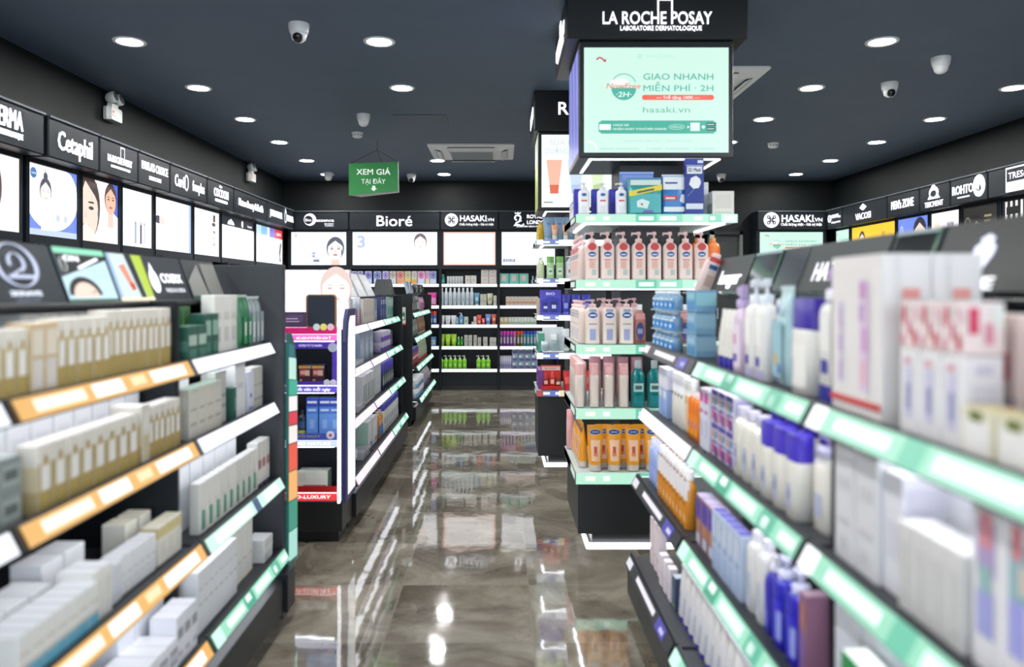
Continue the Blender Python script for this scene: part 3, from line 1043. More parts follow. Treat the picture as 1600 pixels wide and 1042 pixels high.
RW = [(10.72, 10.26, 'dark right wall unit next to the back corner with small mint lightbox', sg_hasaki, lambda p, a, b, c, d: promo(p, a, b, c, d, weak=True)),
      (10.24, 9.06, 'dark right wall unit with yellow lightbox and diamond logo', sg_vacosi, ar_yellow),
      (9.05, 8.36, 'dark right wall unit with blue lightbox showing a dark-haired face', sg_text([("MEN's ZONE", 0, 0, .10, .48)]), ar_blue),
      (8.35, 7.79, 'dark right wall unit with pale lightbox under a beehive-like logo', sg_tri, ar_white),
      (7.78, 7.19, 'dark right wall unit with near-black portrait lightbox', sg_rohto, ar_dark),
      (7.18, 6.25, 'dark right wall unit at the picture edge with striped lightbox', sg_tres, ar_stripe)]
for y1, y0, lab, sg, ar in RW:
    wall_unit(-y1, -y0, (4.60, 0, 0), -R90, lab, [1.5, 1.195, .92, .62, .3], sg, ar, dep=.20, light_out=.06, bd=.024)


# ------------------------------------------------------------------ shelving racks
STRIP = {
    'white': ('f2f5ff', 1.25, []),
    'orange': ('f0b866', 1.0, [(.08, .30, .25, .8, 'fff3dc', 1.15), (.34, .5, .2, .85, 'ffffff', 1.2), (.55, .64, .3, .8, 'fbdcae', 1.1), (.68, .93, .2, .85, 'ffffff', 1.2)]),
    'green': ('9fe3c6', 1.0, [(.0, .10, 0, 1, 'c8f5e2', 1.1), (.16, .34, .3, .75, 'f4fffb', 1.2), (.36, .47, .0, 1, '4fb897', .8), (.38, .44, .45, .9, 'f4fffb', 1.1), (.50, .70, .25, .8, 'dcfff0', 1.15), (.74, .84, 0, 1, '63c4a5', .85), (.76, .8, .2, .7, 'f4fffb', 1.1), (.88, .97, .3, .7, 'f4fffb', 1.2)]),
    'dark': ('3c4046', .5, [(.03, .14, .2, .85, 'e9e6f2', .9), (.28, .68, .35, .75, 'efeaf6', .95), (.74, .88, .1, .9, '5550b8', .8), (.8, .86, .3, .6, 'dcd8ff', 1.0)]),
    'greenw': ('9fe3c6', 1.0, [(.0, .085, 0, 1, 'fbfdff', 1.3), (.14, .36, .3, .75, 'f4fffb', 1.2), (.40, .47, .0, 1, '6fcdae', .9), (.50, .72, .25, .8, 'dcfff0', 1.15), (.76, .84, 0, 1, '7fd3b6', .9), (.88, .97, .3, .7, 'f4fffb', 1.1)]),
    'mintend': ('c9f3e2', 1.1, [(.1, .5, .2, .8, 'f4fffb', 1.2), (.55, .62, 0, 1, '4a6a9a', .6), (.7, .9, .1, .9, 'e6f5f0', 1.1)]),
    'pink': ('f1dfee', 1.1, [(.1, .25, .2, .8, 'ffffff', 1.2), (.4, .5, .1, .9, 'dff0d8', 1.0), (.6, .8, .2, .8, 'ffffff', 1.2)]),
    'grey': ('aeb4ba', .7, [(.1, .3, .2, .8, 'ffffff', .9)]),
}


def strip_mesh(x0, x1, yf, z, design, hh=.046, tilt=.024):
    """slanted price strip on a shelf front"""
    base, s, blocks = STRIP[design]
    p = MB()
    zt, zb = z + .012, z + .012 - hh

    def q(u0, u1, v0, v1, mat, o):
        def pt(u, v):
            return (x0 + (x1 - x0) * u, yf - tilt * (1 - v) - o, zb + hh * v + o * .3)
        p.add([pt(u0, v0), pt(u1, v0), pt(u1, v1), pt(u0, v1)], [(0, 1, 2, 3)], mat)
    prof = [(yf + .003, zt + .003), (yf - tilt + .001, zb - .003), (yf + .012, zb - .003), (yf + .012, zt + .003)]
    p.loft([[(x0 - .0, y, zz) for y, zz in prof], [(x1 + .0, y, zz) for y, zz in prof]], M('22262a', .4))
    e = .012 / (x1 - x0)
    q(e, 1 - e, .03, .97, Lm(base, s * .84), .0035)
    for (u0, u1, v0, v1, c, ss) in blocks:
        q(max(u0, e), min(u1, 1 - e), max(v0, .03), min(v1, .97), Lm(c, ss * .9), .005)
    return p


def bay(label, rot, loc, x0, x1, shelves, yb, base_y, top=1.37, ends=(True, True), cap=True, pf=None, cf=None, led=None):
    """one bay of a rack; shelves: (z, front y, strip design)"""
    t = thing('shelving_bay', label, 'shelving', loc, rot)
    MB().box(x0, x1, yb, yb + .03, 0, top, DK).build('back_panel', t)
    b = MB().bbox(x0, x1, base_y, yb, .06, .20, DK).box(x0, x1, base_y + .05, yb, 0, .06, BLK)
    b.build('plinth', t)
    yfm = pf or (min(s[1] for s in shelves) + .035)
    if ends[0]:
        MB().bbox(x0 + .001, x0 + .024, yfm, yb, .2, top, DK).build('side_panel', t)
    if ends[1]:
        MB().bbox(x1 - .024, x1 - .001, yfm, yb, .2, top, DK).build('side_panel', t)
    if cap:
        MB().bbox(x0, x1, cf or (max(s[1] for s in shelves) + .11), yb + .03, top - .018, top, DK).build('top_cap', t)
    for z, yf, ds in shelves:
        so = MB().box(x0 + .012, x1 - .012, yf + .01, yb, z - .02, z, noisy('shelf_top', '3c3e42', '43454a', 9, .45)).build('shelf', t)
        strip_mesh(x0 + .004, x1 - .004, yf, z, ds).build('price_strip', so)
        MB().box(x0 + .03, x1 - .03, yf + .03, yf + .075, z - .027, z - .02, led or LEDM).build('led_bar', so)
    return t


def board(label, rot, loc, x0, x1, y0, y1, z0, z1, draw=None, mat=None, cat='sign', name='sign_board'):
    """a board leaning back on top of a rack: foot at y0, top at y1"""
    t = thing(name, label, cat, loc, rot)
    p = MB()
    c = mat or M('222a31', .45)
    p.loft([[(x0, y0, z0), (x1, y0, z0), (x1, y0 + .018, z0), (x0, y0 + .018, z0)], [(x0, y1, z1), (x1, y1, z1), (x1, y1 + .018, z1), (x0, y1 + .018, z1)]], c)
    p.build('panel', t)
    MB().box(x0 + .03, x0 + .05, y0 + .012, y1 + .07, z0, z0 + .012, BLK).box(x1 - .05, x1 - .03, y0 + .012, y1 + .07, z0, z0 + .012, BLK).build('foot', t)
    if draw:
        p = MB()
        draw(p, x0, x1, 0.0, 1.0)
        k = (y1 - y0) / (z1 - z0)
        h = z1 - z0
        p.v = [(x, y0 + (z * h) * k + y - .001, z0 + z * h) for x, y, z in p.v]
        p.build('print', t)
    return t


# ---- front left rack (far end at Y = 3.30)
LB = [(.60, 1.52), (1.52, 2.42), (2.42, 3.28)]
lz = [(1.17, .985), (.917, .968), (.598, .945), (.295, .925)]
bay('near bay of the front left rack, mostly outside the frame', R90, (0, 0, 0), *LB[0], [(z, y, 'white') for z, y in lz], 1.34, .905, pf=1.012, ends=(False, False))
bay('front left rack bay with orange price strips and gold cartons', R90, (0, 0, 0), *LB[1], [(z, y, 'orange') for z, y in lz], 1.34, .905, pf=1.012, ends=(False, True))
lb3 = bay('front left rack bay with white and mint price strips beside the end panel', R90, (0, 0, 0), *LB[2], [(lz[0][0], lz[0][1], 'white'), (lz[1][0], lz[1][1], 'white'), (lz[2][0], lz[2][1], 'mintend'), (lz[3][0], lz[3][1], 'green')], 1.34, .905, pf=1.012, ends=(False, False))
MB().bbox(3.28, 3.315, .93, 1.80, 0, 1.512, noisy('end_panel_laminate', '3a3d40', '404347', 8, .42)).bbox(3.20, 3.315, .889, .94, 0.06, .22, DK).build('end_panel', lb3)
# coloured side board of the display on the far side of that end panel
t = thing('end_display_board', 'narrow colourful curved board fixed behind the front left rack end panel', 'display board', (-.93, 3.315, 0), R90)
p = MB()
pr = [(0, .20), (.145, .20), (.15, .5), (.148, .95), (.135, 1.08), (.10, 1.17), (.05, 1.215), (0, 1.22)]
p.slab([(x, z) for x, z in pr], .012, M('2c6f66', .35), 0)
for i, (z0, z1, c) in enumerate([(.21, .34, '9fd8cc'), (.34, .47, '2f8f7c'), (.47, .6, 'f3b06a'), (.6, .72, 'e4553e'), (.72, .80, 'f4e9e6'), (.80, .86, 'd83b4e'), (.86, .93, 'f2eef0'), (.93, 1.0, '3fae92'), (1.0, 1.1, 'bfe8dc'), (1.1, 1.16, '2b6f77')]):
    xe = .14 if z1 < 1.05 else .12 if z1 < 1.13 else .09
    p.poly([(.006, z0 + .02), (xe, z0 - .01 + .015), (xe, z1), (.006, z1 + .015)], Lm(c, .85), .013)
p.build('board', t)
MB().box(0, .15, .0, .30, .18, .20, DK).build('foot', t)


def bd_logo(p, x0, x1, z0, z1):
    c = x0 + (x1 - x0) * .80
    A = Lm('c9d2ee', 1.0)
    p.ring(c, .62, .085, .36, .018, A, .002, 36)
    p.ring(c - .0, .66, .035, .16, .014, A, .003, 24, -70, 200)
    p.poly([(c + .022, .60), (c + .04, .62), (c - .025, .44), (c - .05, .42)], A, .003)
    p.poly([(c - .045, .40), (c + .06, .40), (c + .06, .46), (c - .045, .46)], A, .003)
    p.text('SKINAVIS', c + .0, .16, .085, Lm('dfe5f5', 1.2), .002, .125, .02, 0, 0, 2)
    p.text('LABORATORY', c + .0, .05, .045, Lm('8f9bb5', 1.0), .002, .10, 0, 0, 0, 2)


def bd_head(p, x0, x1, z0, z1):
    w = x1 - x0
    p.rect(x0, x1, .03, .97, Lm('c4e6f4', 1.0), .001)
    p.poly([(x0, .45), (x1, .80), (x1, .97), (x0, .97)], Lm('14191b', .6), .0016)
    p.rect(x0, x1, .88, .99, Lm('8fe0bd', 1.0), .0022)
    p.text('ON', x0 + w * .28, .80, .11, SW, .0026, w * .3, .02, 0, 0, 2)
    p.poly([(x0 + w * .35, .64), (x0 + w * .8, .84), (x0 + w * .84, .80), (x0 + w * .38, .60)], SW, .0026)
    p.ring(x0 + w * .10, .68, .016, .14, .006, Lm('d5d9d5', 1.0), .0026)
    p.ell(x0 + w * .36, .12, .085, .34, Lm('2a2220', .7), .002, 24, 0, 180)
    p.ell(x0 + w * .36, .08, .065, .28, Lm('f2d6c6', 1.0), .0024, 24, 0, 180)
    p.poly([(x0 + w * .44, .16), (x0 + w * .56, .17), (x0 + w * .54, .20)], Lm('4a3a36', .8), .0028)
    p.text('GLOW UP', x0 + w * .74, .58, .05, Lm('9fb6bd', 1.0), .0026, w * .36, 0, 0, 0, 2)
    p.text('WONDERS', x0 + w * .74, .48, .05, Lm('9fb6bd', 1.0), .0026, w * .36, 0, 0, 0, 2)
    p.rect(x0, x1, .0, .05, Lm('35684f', .7), .0027)


def bd_tube(p, x0, x1, z0, z1):
    w = x1 - x0
    p.rect(x0, x1, .03, .97, Lm('cfe4e4', 1.0), .001)
    p.rect(x0, x0 + w * .08, .03, .97, Lm('9dbbe4', .9), .0014)
    p.poly([(x0 + w * .5, .97), (x0 + w * .7, .97), (x0 + w * .78, .03), (x0 + w * .62, .03)], Lm('161b1a', .5), .0016)
    p.poly([(x0 + w * .70, .97), (x1, .97), (x1, .10), (x0 + w * .80, .03)], Lm('b6cf3a', 1.0), .0018)
    p.poly([(x0 + w * .24, .72), (x0 + w * .42, .76), (x0 + w * .52, .28), (x0 + w * .40, .24)], Lm('e2917c', .95), .002)
    p.poly([(x0 + w * .38, .36), (x0 + w * .52, .38), (x0 + w * .53, .24), (x0 + w * .42, .2)], Lm('d23a26', .95), .0024)
    p.rect(x0, x1, 0, .06, Lm('f0e3c0', 1.2), .0026)


def bd_cosrx(p, x0, x1, z0, z1):
    w = x1 - x0
    p.ell(x0 + w * .12, .42, .032, .26, SW, .002)
    p.poly([(x0 + w * .06, .6), (x0 + w * .18, .6), (x0 + w * .13, .85)], SW, .002)
    p.text('COSRX', x0 + w * .58, .50, .22, SW, .002, w * .58, .012, 0, 0, 2)
    p.text('MADE IN KOREA', x0 + w * .60, .22, .10, SW, .002, w * .52, .0, 0, 0, 2)


def bd_grey(p, x0, x1, z0, z1):
    w = x1 - x0
    p.poly([(x0 + .005, .08), (x0 + w * .5, .08), (x0 + w * .42, .9), (x0 + .005, .45)], M('8c8c88', .5), .0012)
    p.poly([(x0 + w * .54, .08), (x1 - .005, .08), (x1 - .01, .92), (x0 + w * .46, .92)], M('83837f', .5), .0012)
    p.rect(x0 + w * .49, x0 + w * .52, 0, .98, M('1c2020', .4), .002)
    p.rect(x0, x1, 0, .06, M('2f5a44', .4), .0024)


LBRD = [(1.22, 2.035, 'dark leaning sign board with large pale oval monogram', bd_logo, None), (2.05, 2.31, 'leaning picture board with the top of a head on light blue', bd_head, None),
        (2.325, 2.55, 'leaning picture board with an orange tube and lime stripe', bd_tube, None), (2.56, 2.86, 'dark leaning sign board with white drop logo', bd_cosrx, M('212831', .45)),
        (2.875, 3.20, 'leaning dark board with two plain grey panels near the end panel', bd_grey, M('33373a', .4))]
for x0, x1, lab, dr_, mt in LBRD:
    board(lab + ', front left rack top', R90, (0, 0, 0), x0, x1, 1.150, 1.205, 1.371, 1.522, dr_, mt)

# ---- front right rack (far end at Y = 3.41); local x = -Y
RB = [(-3.41, -2.52), (-2.52, -1.585), (-1.585, -.66)]
rz = [(1.158, .648), (.873, .632), (.577, .600), (.228, .574)]
bay('front right rack bay with dark price strips, furthest from the camera', -R90, (0, 0, 0), *RB[0], [(rz[0][0], rz[0][1], 'dark'), (rz[1][0], rz[1][1], 'white'), (rz[2][0], rz[2][1], 'dark'), (rz[3][0], rz[3][1], 'dark')], 1.10, .56, top=1.385, pf=.69, cf=.90, ends=(False, False))
bay('middle front right rack bay with mint price strips', -R90, (0, 0, 0), *RB[1], [(z, y, 'green') for z, y in rz], 1.10, .56, top=1.385, pf=.69, cf=.90, ends=(False, True))
bay('front right rack bay close to the camera with tall white cartons', -R90, (0, 0, 0), *RB[2], [(z, y, 'greenw') for z, y in rz], 1.10, .56, top=1.385, pf=.69, cf=.90, ends=(False, False))
sh = tag(MB().bbox(-3.40, -2.30, .80, 1.05, 1.388, 1.398, GLASS).build('glass_shelf', None, (0, 0, 0), -R90), 'thin green-edged glass shelf lying on the front right rack top', 'shelf')


def bd_long(p, x0, x1, z0, z1):
    w = x1 - x0
    p.text('longer', x0 + w * .52, .42, .42, SW, .002, w * .66, .02, 0, .0, 2)


def bd_glass(p, x0, x1, z0, z1):
    w = x1 - x0
    p.rect(x0 + .008, x1 - .008, .05, .93, M('12191b', .12), .001)
    p.rect(x1 - .016, x1, .0, 1.0, M('1f5f42', .2), .0016)
    p.rect(x0, x1, .93, 1.0, M('9fb0b4', .2), .0016)


def bd_hato(p, x0, x1, z0, z1):
    w = x1 - x0
    p.rect(x0, x0 + w * .30, .02, .98, M('2b343c', .2), .001)
    p.text('HATOMUGI', x0 + .51, .42, .40, SW, .002, .40, .004, 0, .0, 2)


def bd_de(p, x0, x1, z0, z1):
    w = x1 - x0
    A = Lm('dfe4ff', 1.15)
    c = x0 + w * .385

    def k(u, v):
        return c + u * .8, .27 + (v - .40) * .88
    p.poly([k(*q) for q in ((-.030, .92), (0, .99), (.028, .92), (.022, .86), (.042, .78), (.04, .66), (.026, .52), (.012, .40), (-.012, .40), (-.026, .52), (-.046, .68), (-.042, .80), (-.022, .86))], A, .002)
    p.text('DE', c + .018, .12, .17, SW, .002, .095, .02, 0, 0, 2)


RBRD = [(-3.42, -2.97, 'dark leaning sign board with white wordmark at the rack end', bd_long, M('24292b', .45)), (-2.95, -2.66, 'leaning black glass board with a green edge', bd_glass, M('30373a', .3)),
        (-2.64, -1.92, 'dark leaning sign board with slim white capitals behind the tall cartons', bd_hato, M('1f2427', .45)), (-1.90, -1.70, 'second leaning black glass board, behind the tall white cartons', bd_glass, M('30373a', .3)),
        (-1.68, -1.27, 'largest dark leaning sign board with a white figure emblem', bd_de, M('1f2322', .45))]
for i, (x0, x1, lab, dr_, mt) in enumerate(RBRD):
    board(lab + ', front right rack', -R90, (0, 0, 0), x0, x1, .93, .985, 1.399, 1.545, dr_, mt)

# ---- middle left rack, from Y = 4.75 to 7.1, and the illuminated end unit in front of it
gz = [(1.16, .95), (.90, .925), (.605, .90), (.275, .875)]
G2 = [(4.56, 5.42), (5.42, 6.15), (6.15, 7.08)]
for i, ((x0, x1), lab) in enumerate(zip(G2, ('bay of the middle left rack next to the lit end unit', 'middle left rack bay between the two others', 'middle left rack bay furthest back with mint price strips'))):
    ds = ('white', 'pink', 'pink', 'pink') if i < 2 else ('green',) * 4
    bay(lab, R90, (0, 0, 0), x0, x1, [(z, y, d) for (z, y), d in zip(gz, ds)], 1.30, .86, top=1.36, led=LEDS, ends=(False, i == 2))
# ---- back left rack, from Y = 7.92 to 9.75
G3 = [(7.95, 8.85), (8.85, 9.75)]
for i, ((x0, x1), lab) in enumerate(zip(G3, ('back left rack bay behind the black end panel', 'back left rack bay closest to the back wall'))):
    o = bay(lab, R90, (0, 0, 0), x0, x1, [(1.16, .92, 'green'), (.90, .90, 'green'), (.605, .88, 'green'), (.275, .85, 'green')], 1.30, .88, top=1.36, led=LEDS, ends=(False, i == 1))
    if i == 0:
        MB().bbox(7.92, 7.955, .915, 1.75, 0.06, 1.372, BLK).bbox(7.93, 8.3, .93, 1.7, 0, .06, BLK).build('end_panel', o)
        q = MB().rect(-1.09, -.985, 1.07, 1.235, M('d9d4d0', .5), 0).rect(-1.03, -.99, 1.10, 1.18, M('2f7a4a', .5), .001).rect(-1.09, -.985, 1.055, 1.07, M('e0644c', .5), .001)
        q.rect(-1.02, -1.0, 1.11, 1.14, M('e8e8e0', .5), .0015).rect(-1.03, -.99, 1.185, 1.19, M('6a6a6a', .5), .001)
        q.v = [(-z_ if False else y_, -x_, z_) for x_, y_, z_ in q.v]
        q.v = [(7.918 + a_, b_, c_) for a_, b_, c_ in q.v]
        q.build('notice', o)
for (x0, x1, lab) in ((4.9, 5.35, 'white leaning board with a black edge'), (5.40, 5.72, 'second white leaning board behind the lit end unit'), (5.76, 6.1, 'third white leaning board with a dark corner')):
    def wb_(p, a, b, c, d):
        p.rect(a + .01, b - .01, .04, .96, M('e6e8ec', .4), .001).rect(a, a + .012, 0, 1, BLK, .0015).rect(a + (b - a) * .3, b - .04, .3, .7, M('f4f5f8', .4), .0016)
    board(lab + ', middle left rack top', R90, (0, 0, 0), x0, x1, 1.0, 1.08, 1.361, 1.53, wb_, M('c9ccd2', .4))
t = thing('sign_stand', 'black tapered stand on the middle left rack top', 'sign', (-1.02, 6.75, 1.361))
MB().loft([[(-.10, -.08, 0), (.075, -.08, 0), (.075, .08, 0), (-.10, .08, 0)], [(-.075, -.02, .145), (.05, -.02, .145), (.05, .03, .145), (-.075, .03, .145)]], M('20262a', .45)).build('body', t)
MB().box(-.11, .085, -.085, .085, 0, .006, BLK).build('foot', t)

# illuminated end unit, face at Y = 4.25
YE = 4.25


def ex(px):
    return (px - VX) / F * YE


def ez(py, y=YE):
    return EYE - (py - VY) / F * y


t = thing('end_display_unit', 'lit end unit of pink and purple shelves with a white glowing edge', 'display unit', (0, YE, 0))
XA, XB = -1.62, -.880
MB().bbox(XA, XB, .0, .29, .07, ez(783), BLK).box(XA + .03, XB - .03, .05, .27, 0, .07, BLK).build('plinth', t)
MB().box(XA, XB - .03, .27, .285, ez(783), 1.52, M('2a2e36', .4)).build('back_panel', t)
p = MB().bbox(XA, XB, .20, .26, 1.175, ez(420), M('efe6ee', .4))
hb = p.build('header_lightbox', t)
p = MB().rect(XA + .01, XB - .008, 1.18, ez(421), Lm('fdeef2', 1.1), 0)
p.rect(XA + .01, ex(505), 1.18, ez(421), Lm('fdf4f6', 1.1), .0006)
face(p, ex(513), ez(452), .22, 'd2bbb3', 'fdeee7', .001, 1.1, False, True)
p.rect(XA + .01, XB - .008, 1.18, 1.21, Lm('fde6ea', 1.1), .003)
p.v = [(x, y + .198, z) for x, y, z in p.v]
p.build('poster', hb)
p = MB().bbox(ex(527.5), ex(532), -.012, .02, ez(786), 1.24, Lm('fbfcff', 1.5), .003)
p.build('glowing_edge', t)
# right cheek with the rounded navy outline
p = MB()
pr = [(.0, ez(786)), (.285, ez(786) + .0), (.285, 1.30), (.08, 1.30), (.025, 1.24), (.0, 1.12)]
p.slab([(x, z) for x, z in pr], .02, M('2b2f63', .35), 0)
pi = [(.06, ez(786) + .03), (.27, ez(786) + .03), (.27, 1.26), (.12, 1.26), (.08, 1.22), (.06, 1.11)]
p.poly(pi, Lm('e9edf2', 1.0), .021)
p.rect(.07, .12, .5, .9, Lm('cfdfe6', 1.0), .022).rect(.15, .25, .35, 1.0, Lm('f5f0ee', 1.0), .022)
p.xf(Matrix.Translation((XB - .0, 0, 0)) @ Matrix.Rotation(R90, 4, 'Z'))
p.build('cheek', t)


def end_shelf(y0, y1, top, col, strip, txt, tcol='ffffff'):
    z0, z1 = ez(y1), ez(y0)
    so = MB().box(XA, ex(527), .02, .27, z0 + .004, z1 - .006, DK).build('shelf', t)
    p = MB().rect(XA, ex(527), z0, z1, Lm(strip, 1.0), 0).rect(XA, ex(527), z1 - .003, z1 + .004, Lm('ffffff', 1.2), .001)
    if txt:
        p.text(txt, ex(489), (z0 + z1) / 2, (z1 - z0) * .45, Lm(tcol, 1.15), .002, .19, .02, 0, .15, 2)
    p.v = [(x, y + .012, z) for x, y, z in p.v]
    p.build('price_strip', so)
    MB().box(XA + .02, ex(520), .03, .042, z0 - .006, z0, LEDM).build('led_bar', so)


end_shelf(522, 533, 0, 0, 'e86fc0', 'combo!', 'ffffff')
p = MB().rect(XA, ex(527), ez(522), ez(512), M('d81e74', .35), 0)
for k, c in enumerate(('cfe0e0', 'e9dc7a', 'e6bcd0')):
    p.ell(ex(494 + 11 * k), ez(511), .019, .019, M(c, .4), .002, 20)
p.v = [(x, y + .010, z) for x, y, z in p.v]
p.build('pink_ledge', t)
end_shelf(603, 614, 0, 0, '5a48c8', 'tốt viên mỗi ngày')
p = MB()
for (a, b, c, d) in ((XA, ex(527), ez(545), ez(534)), (ex(518), ex(527), ez(603), ez(545)), (XA, ex(527), ez(603), ez(596))):
    p.rect(a, b, c, d, M('4c35a6', .35), 0)
p.ell(ex(519), ez(543), .026, .026, M('9fa6b8', .4), .002, 20)
p.ell(ex(510), ez(598), .018, .018, M('c9c6dc', .4), .002, 18).ell(ex(520), ez(598), .018, .018, M('c9c6dc', .4), .002, 18)
p.text('VẺ ĐẸP TỪ TỰ NHIÊN', ex(484), ez(540), .012, Lm('e8e2ff', .9), .002, .13, .01, 0, 0, 2)
p.v = [(x, y + .012, z) for x, y, z in p.v]
p.build('purple_surround', t)
end_shelf(688, 699, 0, 0, 'c3d0f6', 'BIO NATURE', 'ffffff')
p = MB().rect(XA, ex(527), ez(688), ez(677), M('4c5fc4', .35), 0).text('MỖI NGÀY', ex(482), ez(682), .014, M('c9b98a', .4), .001, .13, .01, 0, 0, 2)
p.ell(ex(516), ez(680), .023, .023, M('dcd6e6', .4), .002, 20).ell(ex(516), ez(680), .008, .008, M('c03a5a', .4), .003, 12)
p.v = [(x, y + .006, z) for x, y, z in p.v]
p.build('blue_ledge', t)
end_shelf(771, 783, 0, 0, 'e0313a', 'D-LUXURY', 'ffffff')
MB().rect(XA, ex(527), ez(771), ez(760), M('b3121f', .35), 0).xf(Matrix.Translation((0, .011, 0))).build('red_ledge', t)

# ------------------------------------------------------------------ column displays
GS = [('b6ecd2', 1.0, 0, .37), ('6fcfae', .95, .37, .5), ('8fdcc0', 1.0, .5, .66), ('b9efd6', 1.0, .66, .82), ('8edbbf', 1.0, .82, .9), ('d3f7e8', 1.05, .9, 1)]


def col_strip(p, x0, x1, z0, z1, seg, texts=True):
    w = x1 - x0
    for c, s, a, b in seg:
        p.rect(x0 + w * a, x0 + w * b, z0, z1, Lm(c, s * .85), 0)
    if texts:
        h = z1 - z0
        for a, b, c in ((.06, .12, 'd9ead0'), (.17, .21, 'e2fbef'), (.39, .48, 'eafff6'), (.52, .62, 'ffffff'), (.73, .78, 'e8fff4'), (.83, .86, 'eafff6'), (.92, .98, 'eafff6')):
            p.rect(x0 + w * a, x0 + w * b, z0 + h * .3, z0 + h * .72, Lm(c, 1.1), .001)
    return p


def column(label, x0, x1, y0, y1, core, shelves, base_z, seg, header, screen_f, hz0, draw_head, draw_screen, toe=.10):
    """shelves: (z_top, z_bottom); header: (x0, x1, z0); screen_f: (x0, x1, z0, z1)"""
    t = thing('column_display', label, 'display unit', (0, 0, 0))
    cx0, cx1, cy0, cy1 = core
    MB().box(cx0, cx1, cy0, cy1, 0, ZC, M('2f3234', .45)).build('column_core', t)
    bs = MB().bbox(x0 + .015, x1 - .015, y0 + .03, y1 - .03, .085, base_z, M('16191b', .4)).bbox(x0 + .10, x1 - .10, y0 + .12, y1 - .10, 0, .085, BLK)
    bo = bs.build('plinth', t)
    e = MB()
    for (a, b, c, d) in ((x0 + .08, x1 - .08, y0 + .085, y0 + .10), (x0 + .065, x0 + .08, y0 + .085, y1 - .08)):
        e.box(a, b, c, d, .002, .016, LEDM)
    e.build('floor_light', bo)
    for i, (zt, zb) in enumerate(shelves):
        so = MB().box(x0, x1, y0 + .004, y1, zb + .004, zt - .004, M('c9d6d4', .3)).build('shelf', t)
        p = MB()
        col_strip(p, x0 + .0, x1, zb, zt, seg[i])
        p.v = [(x, y + y0, z) for x, y, z in p.v]
        # strip on the aisle side
        q = MB()
        q.rect(y0, y1, zb, zt, M('8d98a0', .3, .3), 0).rect(y0 + .05, y0 + .3, zb + .01, zt - .01, Lm('cfe9df', .7), .001)
        q.xf(Matrix.Translation((x0, 0, 0)) @ Matrix(((0, 1, 0, 0), (1, 0, 0, 0), (0, 0, 1, 0), (0, 0, 0, 1))))
        q.f = [tuple(reversed(f)) for f in q.f]
        p.merge(q)
        p.build('price_strip', so)
        l = MB()
        a, b, c, d = x0 + .05, x1 - .05, y0 + .06, y1 - .06
        for (u0, u1, v0, v1) in ((a, b, c, c + .014), (a, a + .014, c, d), (b - .014, b, c, d)):
            l.box(u0, u1, v0, v1, zb - .004, zb + .004, LEDM)
        l.build('led_frame', so)
    hx0, hx1, hz = header
    ho = MB().bbox(hx0, hx1, y0 + .02, y1 + .1, hz, ZC, M('17191b', .42), .008).build('header_box', t)
    p = MB()
    draw_head(p, (hx0 + hx1) / 2, (hz + ZC) / 2, hx1 - hx0)
    p.v = [(x, y + y0 + .018, z) for x, y, z in p.v]
    p.build('lettering', ho)
    q = MB()
    draw_head(q, (y0 + y1) / 2 + .06, (hz + ZC) / 2, hx1 - hx0)
    q.xf(Matrix.Translation((hx0, 0, 0)) @ Matrix.Rotation(-R90, 4, 'Z') @ Matrix.Translation((-(y0 + y1) - .12, 0, 0)))
    q.build('side_lettering', ho)
    sx0, sx1, sz0, sz1 = screen_f
    f = MB().bbox(sx0, sx1, y0 + .06, y1 - .08, sz0, hz, M('1d2124', .35), .006)
    fo = f.build('screen_box', t)
    p = MB()
    fr = .028
    p.rect(sx0 + fr, sx1 - fr, sz0 + fr * 1.0, sz1, Lm('d3f8ea', LIT * .80), 0)
    draw_screen(p, sx0 + fr, sx1 - fr, sz0 + fr, sz1)
    p.v = [(x, y + y0 + .057, z) for x, y, z in p.v]
    p.build('screen', fo)
    l = MB()
    a, b, c, d = sx0 + .06, sx1 - .06, y0 + .10, y1 - .16
    for (u0, u1, v0, v1) in ((a, b, c, c + .016), (a, a + .016, c, d), (b - .016, b, c, d)):
        l.box(u0, u1, v0, v1, sz0 - .004, sz0 + .004, LEDM)
    l.build('led_frame', fo)
    return t, fo


def hd_lrp(p, cx, cz, w):
    p.text('LA ROCHE POSAY', cx + .0, cz - .005, .070, SW, 0, .59, .006, ST)
    p.text('LABORATOIRE DERMATOLOGIQUE', cx + .02, cz - .062, .026, SW, 0, .44, .0, ST, 0, 2)
    b = .008
    x0, x1, z0, z1 = cx + .0, cx + .083, cz - .04, cz + .095
    for (a, c, d, e) in ((x0, x1, z1 - b, z1), (x0, x0 + b, z0 + .07, z1), (x1 - b, x1, z0, z1)):
        p.slab([(a, d), (c, d), (c, e), (a, e)], ST, SW)


c1 = [(1.815, 1.768), (1.462, 1.412), (1.112, 1.062), (.768, .712), (.422, .362)]
col1, sb1 = column('tall column display nearest the camera with mint screen and mint price strips', .402, 1.272, 4.13, 4.88, (.69, 1.035, 4.45, 4.80), c1, .362, [GS] * 5, (.352, 1.335, 2.766), (.424, 1.268, 2.128, 2.728), 2.766, hd_lrp, promo)
p = MB()
p.rect(4.21, 4.78, 2.16, 2.73, Lm('7f86d8', .7), 0)
for k in range(6):
    p.poly([(4.22 + .09 * k, 2.16), (4.25 + .09 * k, 2.16), (4.33 + .09 * k, 2.73), (4.28 + .09 * k, 2.73)], Lm(('9aa2e6', '6a70c8')[k % 2], .7), .001)
p.xf(Matrix.Translation((.423, 0, 0)) @ Matrix(((0, 1, 0, 0), (1, 0, 0, 0), (0, 0, 1, 0), (0, 0, 0, 1))))
p.f = [tuple(reversed(f)) for f in p.f]
p.build('side_poster', sb1)


